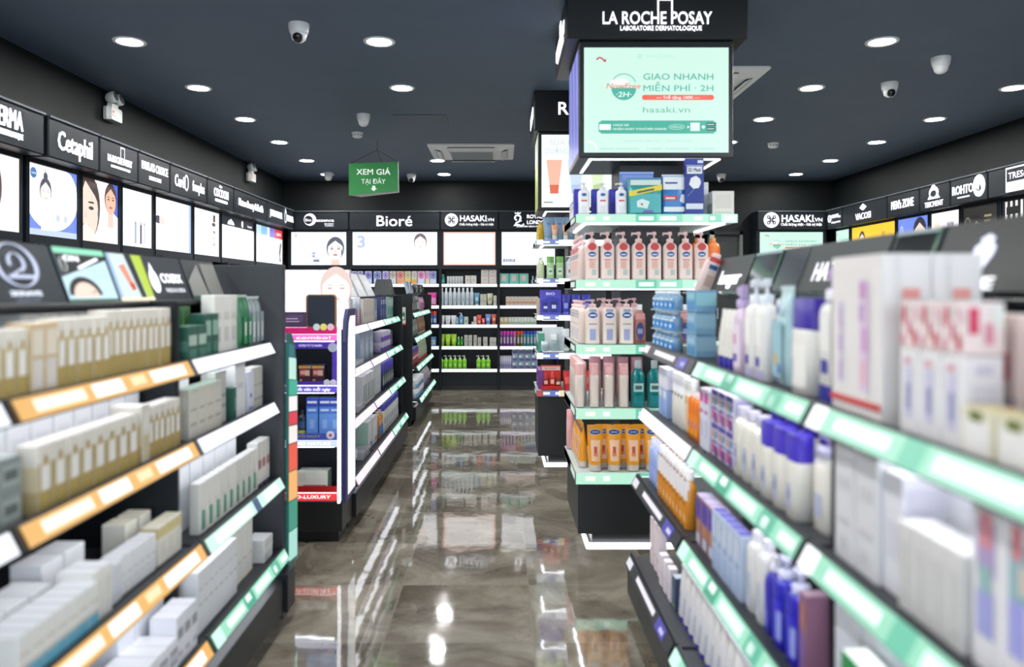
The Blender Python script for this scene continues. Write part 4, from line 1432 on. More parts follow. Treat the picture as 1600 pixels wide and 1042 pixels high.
def ar_tubes(p, x0, x1, z0, z1):
    w, h = x1 - x0, z1 - z0
    A = lambda c: Lm(c, .95)
    p.rect(x0, x1, z0, z1, A('e8f2f2'), .0006)
    p.text('SỮA RỬA MẶT', x0 + w * .36, z1 - .06, .045, A('cfd6d8'), .001, w * .55, 0, 0, 0, 2)
    p.text('DƯỠNG DA TOÀN DIỆN', x0 + w * .40, z1 - .13, .045, A('cfd6d8'), .001, w * .72, 0, 0, 0, 2)
    for k, (c, d) in enumerate((('f0b6a0', 'd86a50'), ('c5d8f4', 'a9c2ea'), ('d8e6c0', 'b6cf90'))):
        x = x0 + w * (.05 + .22 * k)
        p.poly([(x + .03, z0 + .13), (x + .095, z0 + .13), (x + .125, z0 + .38), (x, z0 + .38)], A(c), .001)
        p.poly([(x + .03, z0 + .11), (x + .095, z0 + .11), (x + .10, z0 + .18), (x + .025, z0 + .18)], A(d), .0014)
    p.rect(x0 + .02, x0 + .09, z0 + .035, z0 + .045, A('8a9498'), .001)


WS = [('eef1fb', 1.1, 0, .06), ('7f8fd8', .8, .06, .2), ('eef1fb', 1.1, .2, 1)]
RS = [('c9505a', .7, 0, .06), ('6f7fd0', .8, .06, .2), ('f2e6c0', .9, .2, .25), ('d8202c', .9, .25, 1)]
c2 = [(1.81, 1.77), (1.503, 1.465), (1.21, 1.17), (.91, .862), (.612, .565)]
col2, sb2 = column('second column display behind the first, with red lowest price strip', .282, 1.16, 6.10, 6.75, (.55, .86, 6.3, 6.65), c2, .565, [WS, WS, WS, WS, RS], (.262, 1.18, 2.68), (.296, 1.14, 2.045, 2.655), 2.68,
                   lambda p, cx, cz, w: p.text('ROHTO', cx - .005, cz + .02, .105, SW, 0, .52, .012, ST), ar_tubes)
p = MB().rect(6.17, 6.66, 2.07, 2.66, Lm('b9c76a', .7), 0).rect(6.17, 6.66, 2.45, 2.66, Lm('dfe9d2', .7), .001)
p.xf(Matrix.Translation((.295, 0, 0)) @ Matrix(((0, 1, 0, 0), (1, 0, 0, 0), (0, 0, 1, 0), (0, 0, 0, 1))))
p.f = [tuple(reversed(f)) for f in p.f]
p.build('side_poster', sb2)


# ------------------------------------------------------------------ products
def se_ring(w, d, z, n=20, e=3.2, cx=0.0, cy=0.0):
    """superellipse ring"""
    out = []
    for i in range(n):
        a = 2 * math.pi * i / n
        c, s = math.cos(a), math.sin(a)
        out.append((cx + w / 2 * math.copysign(abs(c) ** (2 / e), c), cy + d / 2 * math.copysign(abs(s) ** (2 / e), s), z))
    return out


def patch(p, w, d, e, z0, z1, frac, mat, fz=None, off=.0006, k=8, x0=None):
    """curved printed patch on the front (-Y) of a superellipse body; frac: share of the width covered"""
    hw = w / 2 * frac
    vs_, fs = [], []
    c0 = 0 if x0 is None else x0 * w / 2
    for zi, z in enumerate((z0, z1)):
        s = 1.0 if fz is None else fz(z)
        for i in range(k + 1):
            x = c0 - hw + 2 * hw * i / k
            x *= s
            q = min(1.0, abs(2 * x / (w * s)))
            y = -(d * s / 2) * (1 - q ** e) ** (1 / e)
            vs_.append((x, y - off, z))
    for i in range(k):
        fs.append((i, i + 1, k + 1 + i + 1, k + 1 + i))
    p.add(vs_, fs, mat, True)
    return p


def patch_oval(p, w, d, e, cx, cz, rx, rz, mat, off=.0012, n=18):
    """oval badge lying on the front of a superellipse body"""
    pts = [(cx, cz)] + [(cx + rx * math.cos(2 * math.pi * i / n), cz + rz * math.sin(2 * math.pi * i / n)) for i in range(n)]
    vs_ = []
    for x, z in pts:
        q = min(1.0, abs(2 * x / w))
        vs_.append((x, -(d / 2) * (1 - q ** e) ** (1 / e) - off, z))
    p.add(vs_, [(0, i + 1, (i + 1) % n + 1) for i in range(n)], mat, True)
    return p


def P_carton(w, d, h, base, panels=(), side=None, top=None, rough=.45):
    """printed folding carton; panels: (u0, u1, v0, v1, colour) on the front; side: the same for both flanks"""
    b = M(base, rough)
    p = MB()
    c = min(.0018, w * .06)
    p.bbox(-w / 2, w / 2, -d / 2, d / 2, 0, h, b, c)
    k_ = 0
    for q_ in panels:
        u0, u1, v0, v1, col = q_[:5]
        k_ += 1
        if len(q_) > 5:
            p.ell(-w / 2 + w * (u0 + u1) / 2, h * (v0 + v1) / 2, w * (u1 - u0) / 2, h * (v1 - v0) / 2, M(col, rough), d / 2 + .0005 + .0003 * k_, 16)
            continue
        p.rect(-w / 2 + w * u0, -w / 2 + w * u1, h * v0, h * v1, M(col, rough), d / 2 + .0005 + .0003 * k_)
    for u0, u1, v0, v1, col in (side or ()):
        m = M(col, rough)
        a, e = -d / 2 + d * u0, -d / 2 + d * u1
        k_ += 1
        g = w / 2 + .0004 + .0002 * k_
        p.add([(-g, e, h * v0), (-g, a, h * v0), (-g, a, h * v1), (-g, e, h * v1)], [(0, 1, 2, 3)], m)
        p.add([(g, a, h * v0), (g, e, h * v0), (g, e, h * v1), (g, a, h * v1)], [(0, 1, 2, 3)], m)
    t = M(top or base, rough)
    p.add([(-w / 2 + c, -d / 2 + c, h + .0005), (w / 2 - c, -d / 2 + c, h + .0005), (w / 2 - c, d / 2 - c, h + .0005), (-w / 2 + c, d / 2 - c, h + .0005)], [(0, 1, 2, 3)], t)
    p.box(-w / 2 + c, w / 2 - c, d / 2 - c - .0015, d / 2 - c - .0008, h + .0004, h + .0009, M('b9b6b2', .6))
    return [('carton', p)]


def P_bottle(w, d, h, body, cap, cap_kind='cap', labels=(), neck=.82, e=3.0, shoulder=.93, capw=.42, rough=.3, trans=0.0, cap_h=None, foot=None):
    """bottle: body up to neck*h, then a cap, pump or flip top; labels: (z0, z1, width share, colour[, x])"""
    bm = M(body, rough, 0, trans)
    hb = h * neck
    zs = [(0, .93), (.012, 1.0), (shoulder - .10, 1.0), (shoulder - .03, .95), (shoulder + .02, .78), (.985, .50), (1.0, .46)]
    p = MB()
    p.loft([se_ring(w * k, d * (k if q < shoulder else max(k, .3)), hb * q, 20, e) for q, k in zs], bm, smooth=True)
    parts = [('body', p)]
    cm = M(cap, .35)
    c = MB()
    cw = w * capw
    r = min(cw / 2, d * .42)
    if cap_kind == 'cap':
        hh = h - hb
        c.lathe([(r, hb), (r, hb + hh * .92), (r * .9, h)], cm, 16)
        parts.append(('cap', c))
    elif cap_kind == 'wide':
        hh = h - hb
        c.loft([se_ring(w * .96, d * .94, hb * .90, 20, e), se_ring(w * .96, d * .94, h * .985, 20, e), se_ring(w * .88, d * .86, h, 20, e)], cm, smooth=True)
        parts.append(('cap', c))
    elif cap_kind == 'pump':
        hh = h - hb
        c.lathe([(r * 1.05, hb - .002), (r * 1.1, hb + hh * .30), (r * .7, hb + hh * .36)], cm, 16)
        c.lathe([(r * .30, hb + hh * .34), (r * .30, hb + hh * .72)], cm, 10)
        c.lathe([(r * .62, hb + hh * .68), (r * .72, hb + hh * .74), (r * .62, h)], cm, 14)
        c.box(-w * .52, -r * .3, -r * .28, r * .28, hb + hh * .76, hb + hh * .93, cm)
        c.box(-w * .52, -w * .46, -r * .25, r * .25, hb + hh * .62, hb + hh * .80, cm)
        parts.append(('pump', c))
    elif cap_kind == 'spray':
        hh = h - hb
        c.lathe([(r, hb), (r * 1.05, hb + hh * .3), (r * .6, hb + hh * .4)], cm, 14)
        c.loft([[(-w * .45, -r * .45, hb + hh * .62), (w * .28, -r * .5, hb + hh * .38), (w * .28, r * .5, hb + hh * .38), (-w * .45, r * .45, hb + hh * .62)],
                [(-w * .48, -r * .4, hb + hh * .86), (w * .34, -r * .5, h), (w * .34, r * .5, h), (-w * .48, r * .4, hb + hh * .86)]], cm)
        c.tube([(-w * .2, 0, hb + hh * .6), (-w * .28, 0, hb + hh * .3), (-w * .18, 0, hb + hh * .05)], r * .16, cm)
        parts.append(('trigger', c))
    if foot:
        f = MB()
        f.loft([se_ring(w * 1.012, d * 1.02, 0, 20, e), se_ring(w * 1.012, d * 1.02, h * foot[0], 20, e)], M(foot[1], .35), smooth=True)
        parts.append(('base_band', f))
    if labels:
        l = MB()
        for lb in labels:
            o_ = .0008 + .0003 * labels.index(lb)
            if len(lb) > 5:
                patch_oval(l, w, d, e, lb[4] * w / 2, hb * (lb[0] + lb[1]) / 2, w * lb[2] / 2, hb * (lb[1] - lb[0]) / 2, M(lb[3], .4), o_)
            else:
                patch(l, w, d, e, hb * lb[0], hb * lb[1], lb[2], M(lb[3], .4), None, o_, 8, lb[4] if len(lb) > 4 else None)
        parts.append(('label', l))
    return parts


def P_tube(w, d, h, body, cap, labels=(), cap_h=.14, rough=.32, crimp=None):
    """squeeze tube standing on its cap, crimped flat at the top"""
    hc = h * cap_h
    p = MB()
    n = 20
    rings = []
    for q, kw, kd in ((0, .72, .95), (.03, .78, 1.0), (.4, .90, .80), (.75, .98, .42), (.94, 1.0, .12), (1.0, 1.0, .06)):
        rings.append(se_ring(w * kw, d * kd, hc + (h - hc) * q, n, 2.3))
    p.loft(rings, M(body, rough), smooth=True)
    if crimp:
        p.box(-w * .505, w * .505, -.0035, .0035, h * .945, h + .001, M(crimp, .4))
    parts = [('body', p)]
    c = MB()
    c.loft([se_ring(w * .74, d * .92, 0, n, 2.3), se_ring(w * .76, d * .96, hc * .9, n, 2.3), se_ring(w * .70, d * .88, hc + .001, n, 2.3)], M(cap, .35), smooth=True)
    parts.append(('cap', c))
    if labels:
        l = MB()
        for i, (z0, z1, f, col) in enumerate(labels):
            def prof(q):
                pts = ((0, .72, .95), (.03, .78, 1.0), (.4, .90, .80), (.75, .98, .42), (.94, 1.0, .12), (1.0, 1.0, .06))
                for a, b in zip(pts, pts[1:]):
                    if a[0] <= q <= b[0]:
                        t = (q - a[0]) / (b[0] - a[0])
                        return a[1] + (b[1] - a[1]) * t, a[2] + (b[2] - a[2]) * t
                return pts[-1][1:]
            vs_, fs = [], []
            K, R = 8, 5
            for j in range(R + 1):
                q = z0 + (z1 - z0) * j / R
                kw, kd = prof(q)
                for k in range(K + 1):
                    u = (-1 + 2 * k / K) * f
                    y = -(d * kd / 2) * (1 - min(1, abs(u)) ** 2.3) ** (1 / 2.3)
                    vs_.append((u * w * kw / 2, y - .0012 - .0004 * i, hc + (h - hc) * q))
            for j in range(R):
                for k in range(K):
                    a = j * (K + 1) + k
                    fs.append((a, a + 1, a + K + 2, a + K + 1))
            l.add(vs_, fs, M(col, .4), True)
        parts.append(('label', l))
    return parts


def P_oval_tube(w, d, h, body, cap, mark='1c4f9c', panel='f6c9a8'):
    parts = P_tube(w, d, h, body, cap, [(.10, .62, .62, panel), (.30, .46, .22, 'c8543c'), (.22, .30, .3, 'e8875a')], .13)
    l = MB()
    l.ell(0, h * .845, w * .34, h * .055, M(mark, .4), d * .22)
    l.ring(0, h * .845, w * .36, h * .062, .003, M('e9eef6', .4), d * .219)
    l.rect(-w * .2, w * .2, h * .838, h * .852, M('e9eef6', .4), d * .222)
    parts.append(('emblem', l))
    return parts


def P_jar(w, h, body, lid, labels=(), rough=.3):
    p = MB().lathe([(w * .44, 0), (w * .5, h * .04), (w * .5, h * .62), (w * .46, h * .66)], M(body, rough), 20)
    l = MB().lathe([(w * .5, h * .64), (w * .51, h * .68), (w * .51, h * .97), (w * .47, h)], M(lid, .35), 20)
    parts = [('body', p), ('lid', l)]
    if labels:
        q = MB()
        for z0, z1, f, col in labels:
            patch(q, w, w, 2, h * z0, h * z1, f, M(col, .4))
        parts.append(('label', q))
    return parts


def P_pouch(w, d, h, body, panels=(), seal='dfe4e8', rough=.22):
    p = MB()
    rings = []
    for q, kd in ((0, .25), (.06, .8), (.3, 1.0), (.6, .9), (.85, .5), (.93, .08), (1, .05)):
        rings.append(se_ring(w * (1 if q < .95 else 1.01), d * kd, h * q, 24, 2.6))
    p.loft(rings, M(body, rough), smooth=True)
    parts = [('pack', p)]
    s = MB()
    n = 14
    s.box(-w * .5, w * .5, -.002, .002, h * .955, h * 1.0, M(seal, rough))
    for i in range(n):
        s.box(-w * .5 + w * i / n, -w * .5 + w * (i + .5) / n, -.0028, .0028, h * .96, h * .995, M(seal, rough))
    parts.append(('seal', s))
    l = MB()
    for i, pts in enumerate(panels):
        col, pl = pts
        l.poly([(-w / 2 + w * u, h * v) for u, v in pl], M(col, .3), d * .5 + .001 + .0006 * i)
    if panels:
        parts.append(('print', l))
    return parts


def P_can(w, h, body, cap, labels=()):
    p = MB().lathe([(w * .46, 0), (w * .5, h * .02), (w * .5, h * .78), (w * .42, h * .83)], M(body, .25), 16)
    c = MB().lathe([(w * .46, h * .80), (w * .47, h * .82), (w * .47, h * .97), (w * .40, h)], M(cap, .3), 16)
    parts = [('can', p), ('cap', c)]
    if labels:
        l = MB()
        for z0, z1, f, col in labels:
            patch(l, w, w, 2, h * z0, h * z1, f, M(col, .35))
        parts.append(('label', l))
    return parts


CACHE = {}
SINGLE = []


def proto(key, parts):
    if key not in CACHE:
        CACHE[key] = [(n, mb.mesh(n)) for n, mb in parts]
    return CACHE[key]


def put(name, parts, key, loc, rot, label, cat, group=None, tilt=None):
    pr = proto(key, parts) if not isinstance(key, list) else key
    if len(pr) == 1:
        o = link(name, pr[0][1], None, loc, rot)
        tag(o, label, cat, group)
    else:
        o = thing(name, label, cat, loc, rot, group)
        for n, me in pr:
            link(n, me, o)
    if tilt:
        o.rotation_euler = (tilt[0], tilt[1], rot)
    return o


KEYN = [0]


def row(name, parts, n, start, step, rot, desc, where, cat, end='far end', jit=.0, group=True, tilt=None, levels=1, lh=0.0, turn=.03):
    """n copies of one product in a line, each its own object; levels: stacked layers"""
    KEYN[0] += 1
    key = 'k%d' % KEYN[0]
    for lv in range(levels):
        for i in range(n):
            x = start[0] + step[0] * i + random.uniform(-jit, jit)
            y = start[1] + step[1] * i + random.uniform(-jit, jit)
            lay = '' if levels == 1 else (' lower', ' upper')[lv] if levels == 2 else (' lowest', ' middle', ' uppermost')[lv]
            if n == 1:
                lab = f'{(lay + " ").lstrip() if lay else ""}{desc}, {where}'
            else:
                nm = ORD[i] if i < n - 1 or n < 3 else 'last'
                lab = f'{nm}{lay} {desc} from the {end}, {where}'
            put(name, parts, key, (x, y, start[2] + lh * lv), rot + random.uniform(-turn, turn), lab, cat, (f'{desc}s, {where}' if n > 1 and group else None), tilt)


# where things stand: left racks face +X (rot R90), right racks face -X (rot -R90)
EPS = .0008


def rowL(name, parts, n, y_far, pitch, x, z, desc, where, cat, **k):
    """along a left rack from the far end towards the camera"""
    row(name, parts, n, (x, y_far, z + EPS), (0, -pitch), R90, desc, where, cat, **k)


def rowR(name, parts, n, y_far, pitch, x, z, desc, where, cat, **k):
    row(name, parts, n, (x, y_far, z + EPS), (0, -pitch), -R90, desc, where, cat, **k)


def rowB(name, parts, n, x0, pitch, y, z, desc, where, cat, **k):
    """facing the camera, counted from the left"""
    row(name, parts, n, (x0, y, z + EPS), (pitch, 0), 0, desc, where, cat, end=k.pop('end', 'left'), **k)


FL = ['front left rack top shelf', 'front left rack second shelf', 'front left rack third shelf', 'front left rack bottom shelf']
FR = ['front right rack top shelf', 'front right rack second shelf', 'front right rack third shelf', 'front right rack bottom shelf']
ML = ['middle left rack top shelf', 'middle left rack second shelf', 'middle left rack third shelf', 'middle left rack bottom shelf']
BL = ['back left rack top shelf', 'back left rack second shelf', 'back left rack third shelf', 'back left rack bottom shelf']
C1 = ['first column top shelf', 'first column second shelf', 'first column third shelf', 'first column fourth shelf', 'first column bottom shelf']
C2 = ['second column top shelf', 'second column second shelf', 'second column third shelf', 'second column fourth shelf', 'second column bottom shelf']
zl = [a[0] for a in lz]
zr = [a[0] for a in rz]

# ---- front left rack, top shelf
GOLDP = [(0, 1, 0, .33, 'b39b5a'), (.20, .80, .34, .70, 'f1eee8'), (.34, .66, .70, .76, 'c9a94e'), (.40, .60, .76, .84, 'a8873a'), (.0, .16, .33, .74, 'c8b078'), (.84, 1, .33, .74, 'c8b078')]
GS_ = [(0, 1, 0, .33, 'bfa978'), (0, 1, .33, .70, 'd9c9a4')]


def gold(w, h):
    return P_carton(w * .96, .05, h, 'e7e1d4', GOLDP, GS_, 'f0ece4')


x = -1.035
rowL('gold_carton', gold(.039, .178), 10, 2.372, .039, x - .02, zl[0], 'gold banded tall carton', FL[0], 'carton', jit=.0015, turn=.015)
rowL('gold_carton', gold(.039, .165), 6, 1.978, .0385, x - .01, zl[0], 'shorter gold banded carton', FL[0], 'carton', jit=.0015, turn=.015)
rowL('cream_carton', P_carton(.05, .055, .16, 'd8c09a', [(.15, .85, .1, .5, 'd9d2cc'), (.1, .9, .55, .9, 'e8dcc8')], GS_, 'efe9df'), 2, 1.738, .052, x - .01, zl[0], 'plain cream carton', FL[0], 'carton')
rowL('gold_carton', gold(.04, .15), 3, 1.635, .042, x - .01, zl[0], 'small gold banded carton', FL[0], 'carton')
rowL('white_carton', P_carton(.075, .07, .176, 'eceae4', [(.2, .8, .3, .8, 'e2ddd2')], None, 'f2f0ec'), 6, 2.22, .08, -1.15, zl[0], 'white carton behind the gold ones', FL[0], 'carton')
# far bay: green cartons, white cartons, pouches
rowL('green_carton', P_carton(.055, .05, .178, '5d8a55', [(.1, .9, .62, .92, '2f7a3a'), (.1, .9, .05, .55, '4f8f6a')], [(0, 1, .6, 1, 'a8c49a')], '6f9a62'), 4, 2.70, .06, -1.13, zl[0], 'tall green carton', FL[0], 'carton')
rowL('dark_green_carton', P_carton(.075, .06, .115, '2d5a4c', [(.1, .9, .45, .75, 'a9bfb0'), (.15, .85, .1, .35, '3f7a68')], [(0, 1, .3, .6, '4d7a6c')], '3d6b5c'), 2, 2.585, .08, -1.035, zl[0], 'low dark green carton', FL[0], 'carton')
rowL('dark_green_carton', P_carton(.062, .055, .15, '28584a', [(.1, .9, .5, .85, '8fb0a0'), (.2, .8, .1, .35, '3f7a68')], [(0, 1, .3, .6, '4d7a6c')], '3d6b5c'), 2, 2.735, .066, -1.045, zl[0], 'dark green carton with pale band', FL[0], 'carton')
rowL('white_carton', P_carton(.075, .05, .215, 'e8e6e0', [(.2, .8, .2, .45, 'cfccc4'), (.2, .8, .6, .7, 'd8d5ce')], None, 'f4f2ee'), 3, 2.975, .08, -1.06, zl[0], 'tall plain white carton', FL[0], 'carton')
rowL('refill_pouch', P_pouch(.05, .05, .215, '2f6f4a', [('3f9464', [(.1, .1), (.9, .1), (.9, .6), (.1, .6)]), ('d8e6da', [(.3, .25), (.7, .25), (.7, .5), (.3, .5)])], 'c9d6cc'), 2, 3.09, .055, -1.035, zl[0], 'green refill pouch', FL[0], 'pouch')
rowL('refill_pouch', P_pouch(.05, .05, .208, '8e9a9c', [('a9b6b8', [(.1, .1), (.9, .1), (.9, .7), (.1, .7)]), ('e8ecec', [(.3, .2), (.7, .2), (.7, .5), (.3, .5)])], 'e0e6e6'), 3, 3.245, .053, -1.035, zl[0], 'silver refill pouch', FL[0], 'pouch')

# second shelf
z = zl[1]
rowL('gold_carton', gold(.036, .152), 6, 2.374, .0365, x + .01, z, 'slim gold carton', FL[1], 'carton', jit=.001, turn=.015)
rowL('white_carton', P_carton(.05, .09, .165, 'ddd8cc', [(.1, .9, .1, .5, 'c9bd9a'), (.1, .9, .6, .9, 'e6e2d8')], GS_, 'f0eee8'), 1, 2.14, .05, x, z, 'pale carton between the gold groups', FL[1], 'carton')
rowL('gold_carton', gold(.056, .148), 8, 2.078, .0575, x + .015, z, 'wide gold banded carton', FL[1], 'carton', jit=.001, turn=.012)
rowL('white_carton', P_carton(.085, .08, .20, 'f3f3f6', [(.2, .8, .3, .7, 'e9e9f0')], None, 'f8f8fb'), 8, 2.335, .092, -1.16, z, 'white carton behind the gold ones', FL[1], 'carton')
for q in range(2):
    rowL('grey_carton', P_carton(.07, .07, .07, '8b9590', [(.1, .9, .2, .8, 'a7afa9'), (.2, .8, .35, .65, '5f6a66')], None, 'b9c0bb'), 1, 1.575, .07, x - .005, z + .071 * q, ('upper', 'lower')[1 - q] + ' grey-green carton', FL[1], 'carton')
rowL('cream_carton', P_carton(.068, .05, .165, 'd8d3c6', [(.15, .85, .25, .32, 'b5b0a2'), (.15, .85, .55, .6, 'b5b0a2'), (.1, .9, .9, .97, 'c6d2c2')], None, '7d9a88'), 4, 2.725, .072, -1.03, z, 'cream carton with green top', FL[1], 'carton')
rowL('white_carton', P_carton(.11, .07, .215, 'eef0f2', [(.15, .85, .3, .7, 'e4e7ea')], None, 'f6f8fa'), 2, 2.66, .125, -1.14, z, 'large white carton behind', FL[1], 'carton')
rowL('grey_carton', P_carton(.05, .055, .19, 'c5c6bf', [(.1, .9, .3, .36, '9b9c96'), (.1, .9, .5, .56, '9b9c96')], None, '9aa39e'), 2, 2.83, .052, -1.05, z, 'stone grey carton', FL[1], 'carton')
rowL('dark_green_carton', P_carton(.035, .04, .12, '2d6050', [(.2, .8, .3, .7, '4f8a74')], None, '3d7a66'), 1, 2.885, .04, -1.02, z, 'slim dark green carton', FL[1], 'carton')
rowL('white_carton', P_carton(.11, .06, .215, 'f0f0f1', [(.2, .8, .5, .6, 'dcdde2')], [(0, 1, .0, .3, 'e6e4de')], 'f8f8f9'), 1, 2.975, .11, -1.04, z, 'tallest white carton', FL[1], 'carton')
rowL('white_carton', P_carton(.07, .06, .16, 'e4e6f4', [(.35, .65, .35, .45, '5a68b0'), (.1, .9, .05, .12, '9aa4d8')], None, 'd8dcea'), 1, 3.085, .07, -1.035, z, 'bluish white carton with small blue mark', FL[1], 'carton')
rowL('cream_carton', P_carton(.034, .05, .168, 'cfcdc3', [(.2, .8, .2, .26, '8a8c86'), (.2, .8, .55, .6, 'a5a69f')], None, 'dad8d0'), 4, 3.235, .036, -1.035, z, 'slim grey-cream carton', FL[1], 'carton')

# third shelf
z = zl[2]
rowL('cream_carton', P_carton(.052, .05, .115, 'ece8dc', [(.0, 1, .7, .95, 'd9c98e'), (.15, .85, .2, .6, 'e2ddd0')], [(0, 1, .7, .95, 'd9c98e')], 'efe9cf'), 3, 2.366, .054, -1.02, z, 'yellow banded cream carton', FL[2], 'carton')
rowL('cream_carton', P_carton(.07, .07, .125, 'efece0', [(.1, .9, .2, .6, 'e4dfcf')], None, 'efead2'), 2, 2.345, .09, -1.12, z, 'cream carton in the rear', FL[2], 'carton')
rowL('white_carton', P_carton(.034, .05, .105, 'e9e9ea', [(.15, .85, .5, .54, 'c2c2c4'), (.15, .85, .3, .34, 'cfcfd2')], None, 'f4f4f6'), 6, 2.20, .036, -1.02, z, 'small white carton with grey lines', FL[2], 'carton')
rowL('white_carton', P_carton(.045, .06, .10, 'e3e5ea', [(.1, .9, .1, .9, 'dbdee6')], None, 'f4f4f8'), 2, 1.985, .048, -1.02, z, 'bluish small carton', FL[2], 'carton')
rowL('white_carton', P_carton(.046, .09, .125, 'e8e6e0', [(.2, .8, .2, .8, 'dedbd2')], None, 'f6f6f8'), 2, 1.905, .05, -1.02, z, 'taller white carton', FL[2], 'carton')
rowL('white_carton', P_carton(.09, .08, .13, 'f3f3f7', (), None, 'fafafc'), 2, 2.02, .1, -1.16, z, 'white carton standing at the back', FL[2], 'carton')
BLUEB = [(0, 1, 0, .40, '5fa6c0'), (.1, .9, .36, .44, 'c9bfb4'), (.1, .9, .6, .68, 'd5cdc2')]
rowL('blue_based_carton', P_carton(.042, .09, .108, 'e3e2dc', BLUEB, [(0, 1, 0, .2, 'd8d8dc')], 'f7f8fb'), 7, 1.815, .044, -1.008, z, 'white carton with pale blue foot', FL[2], 'carton', jit=.001, turn=.01)
rowL('white_carton', P_carton(.08, .09, .108, 'f0f0f4', (), None, 'f9fafc'), 4, 1.79, .085, -1.117, z, 'white carton behind the blue-footed ones', FL[2], 'carton')
TEALP = [(.30, .66, .07, .46, '3f9a86'), (.74, .86, .10, .42, 'b9c9a0'), (.1, .35, .5, .55, 'd0ccc4')]
rowL('striped_pouch', P_carton(.058, .035, .168, 'e4e1da', TEALP, None, 'f0f0f0'), 9, 3.075, .066, -1.005, z, 'cream box with teal stripe', FL[2], 'carton', turn=.05)
rowL('white_carton', P_carton(.10, .10, .235, 'eff1f6', [(.2, .8, .3, .7, 'e6e9f0')], None, 'f6f8fc'), 5, 3.02, .115, -1.11, z, 'tall white carton behind stripes', FL[2], 'carton')
rowL('red_marked_box', P_carton(.05, .045, .185, 'dcd9d2', [(.15, .42, .42, .62, 'a84a4e'), (.55, .82, .42, .62, 'a84a4e'), (0, 1, 0, .1, '3c4452')], None, 'efeeea'), 3, 3.235, .055, -1.005, z, 'white box with red squares', FL[2], 'carton')

# bottom shelf
z = zl[3]
rowL('white_carton', P_carton(.044, .06, .20, 'e4e5e8', [(.15, .85, .45, .48, 'b8babf'), (.15, .85, .7, .73, 'c9cacf')], None, 'f4f5f8'), 8, 2.80, .046, -1.0, z, 'tall white carton with faint lines', FL[3], 'carton', turn=.012)
rowL('white_carton', P_carton(.06, .08, .24, 'e2e0da', [(.2, .8, .3, .34, 'c9c6bd'), (0, 1, 0, .02, 'c4a86a')], None, 'f3f3f4'), 4, 3.03, .063, -1.03, z, 'tallest off-white carton', FL[3], 'carton')
for q in range(2):
    rowL('white_carton', P_carton(.11, .08, .045, 'dedfdd', [(.1, .9, .3, .7, 'd0d1cf')], None, 'eeefef'), 1, 3.17, .1, -1.0, z + .046 * q, ('lower', 'upper')[q] + ' small flat white carton', FL[3], 'carton')
rowL('printed_carton', P_carton(.05, .08, .15, 'e6e6ec', [(.1, .9, .55, .75, '9a9aa2'), (.2, .8, .2, .3, 'b5b5bd')], None, 'f4f4f9'), 3, 2.366, .052, -.985, z, 'white carton with grey lettering', FL[3], 'carton')
rowL('white_carton', P_carton(.09, .1, .15, 'e8eaf2', (), None, 'f4f5fb'), 3, 2.345, .095, -1.10, z, 'white carton in the rear', FL[3], 'carton')
rowL('printed_carton', P_carton(.062, .12, .10, 'e9e9ee', [(.1, .9, .3, .75, '8f8f97'), (.15, .85, .4, .65, 'c9c9d0')], None, 'f7f7fb'), 8, 2.205, .065, -1.0, z, 'low white carton with grey print', FL[3], 'carton', turn=.02)
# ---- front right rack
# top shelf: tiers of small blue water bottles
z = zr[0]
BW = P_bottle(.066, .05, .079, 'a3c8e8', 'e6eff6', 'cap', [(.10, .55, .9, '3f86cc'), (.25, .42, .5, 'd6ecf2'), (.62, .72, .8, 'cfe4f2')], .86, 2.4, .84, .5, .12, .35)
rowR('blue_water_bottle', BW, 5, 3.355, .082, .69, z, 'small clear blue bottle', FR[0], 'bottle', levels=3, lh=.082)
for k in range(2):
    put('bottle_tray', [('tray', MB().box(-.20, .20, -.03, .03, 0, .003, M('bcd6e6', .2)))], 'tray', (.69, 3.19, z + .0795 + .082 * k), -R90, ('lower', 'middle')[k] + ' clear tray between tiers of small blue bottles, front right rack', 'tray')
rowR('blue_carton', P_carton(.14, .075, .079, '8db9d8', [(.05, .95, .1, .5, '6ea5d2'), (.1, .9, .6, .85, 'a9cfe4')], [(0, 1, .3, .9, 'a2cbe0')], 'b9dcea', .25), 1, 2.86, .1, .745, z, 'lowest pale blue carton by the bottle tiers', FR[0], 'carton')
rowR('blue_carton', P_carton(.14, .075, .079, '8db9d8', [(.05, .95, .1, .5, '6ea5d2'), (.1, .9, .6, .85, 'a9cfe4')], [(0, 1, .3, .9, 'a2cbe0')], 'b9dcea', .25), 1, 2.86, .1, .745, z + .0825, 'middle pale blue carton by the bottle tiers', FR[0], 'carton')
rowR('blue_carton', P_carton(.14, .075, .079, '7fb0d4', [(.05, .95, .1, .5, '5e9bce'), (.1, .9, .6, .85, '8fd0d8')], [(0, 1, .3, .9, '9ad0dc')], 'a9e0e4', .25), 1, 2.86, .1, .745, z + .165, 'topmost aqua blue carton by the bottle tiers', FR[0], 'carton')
# middle bay
def rb(px, X):
    return X * F / (px - VX)


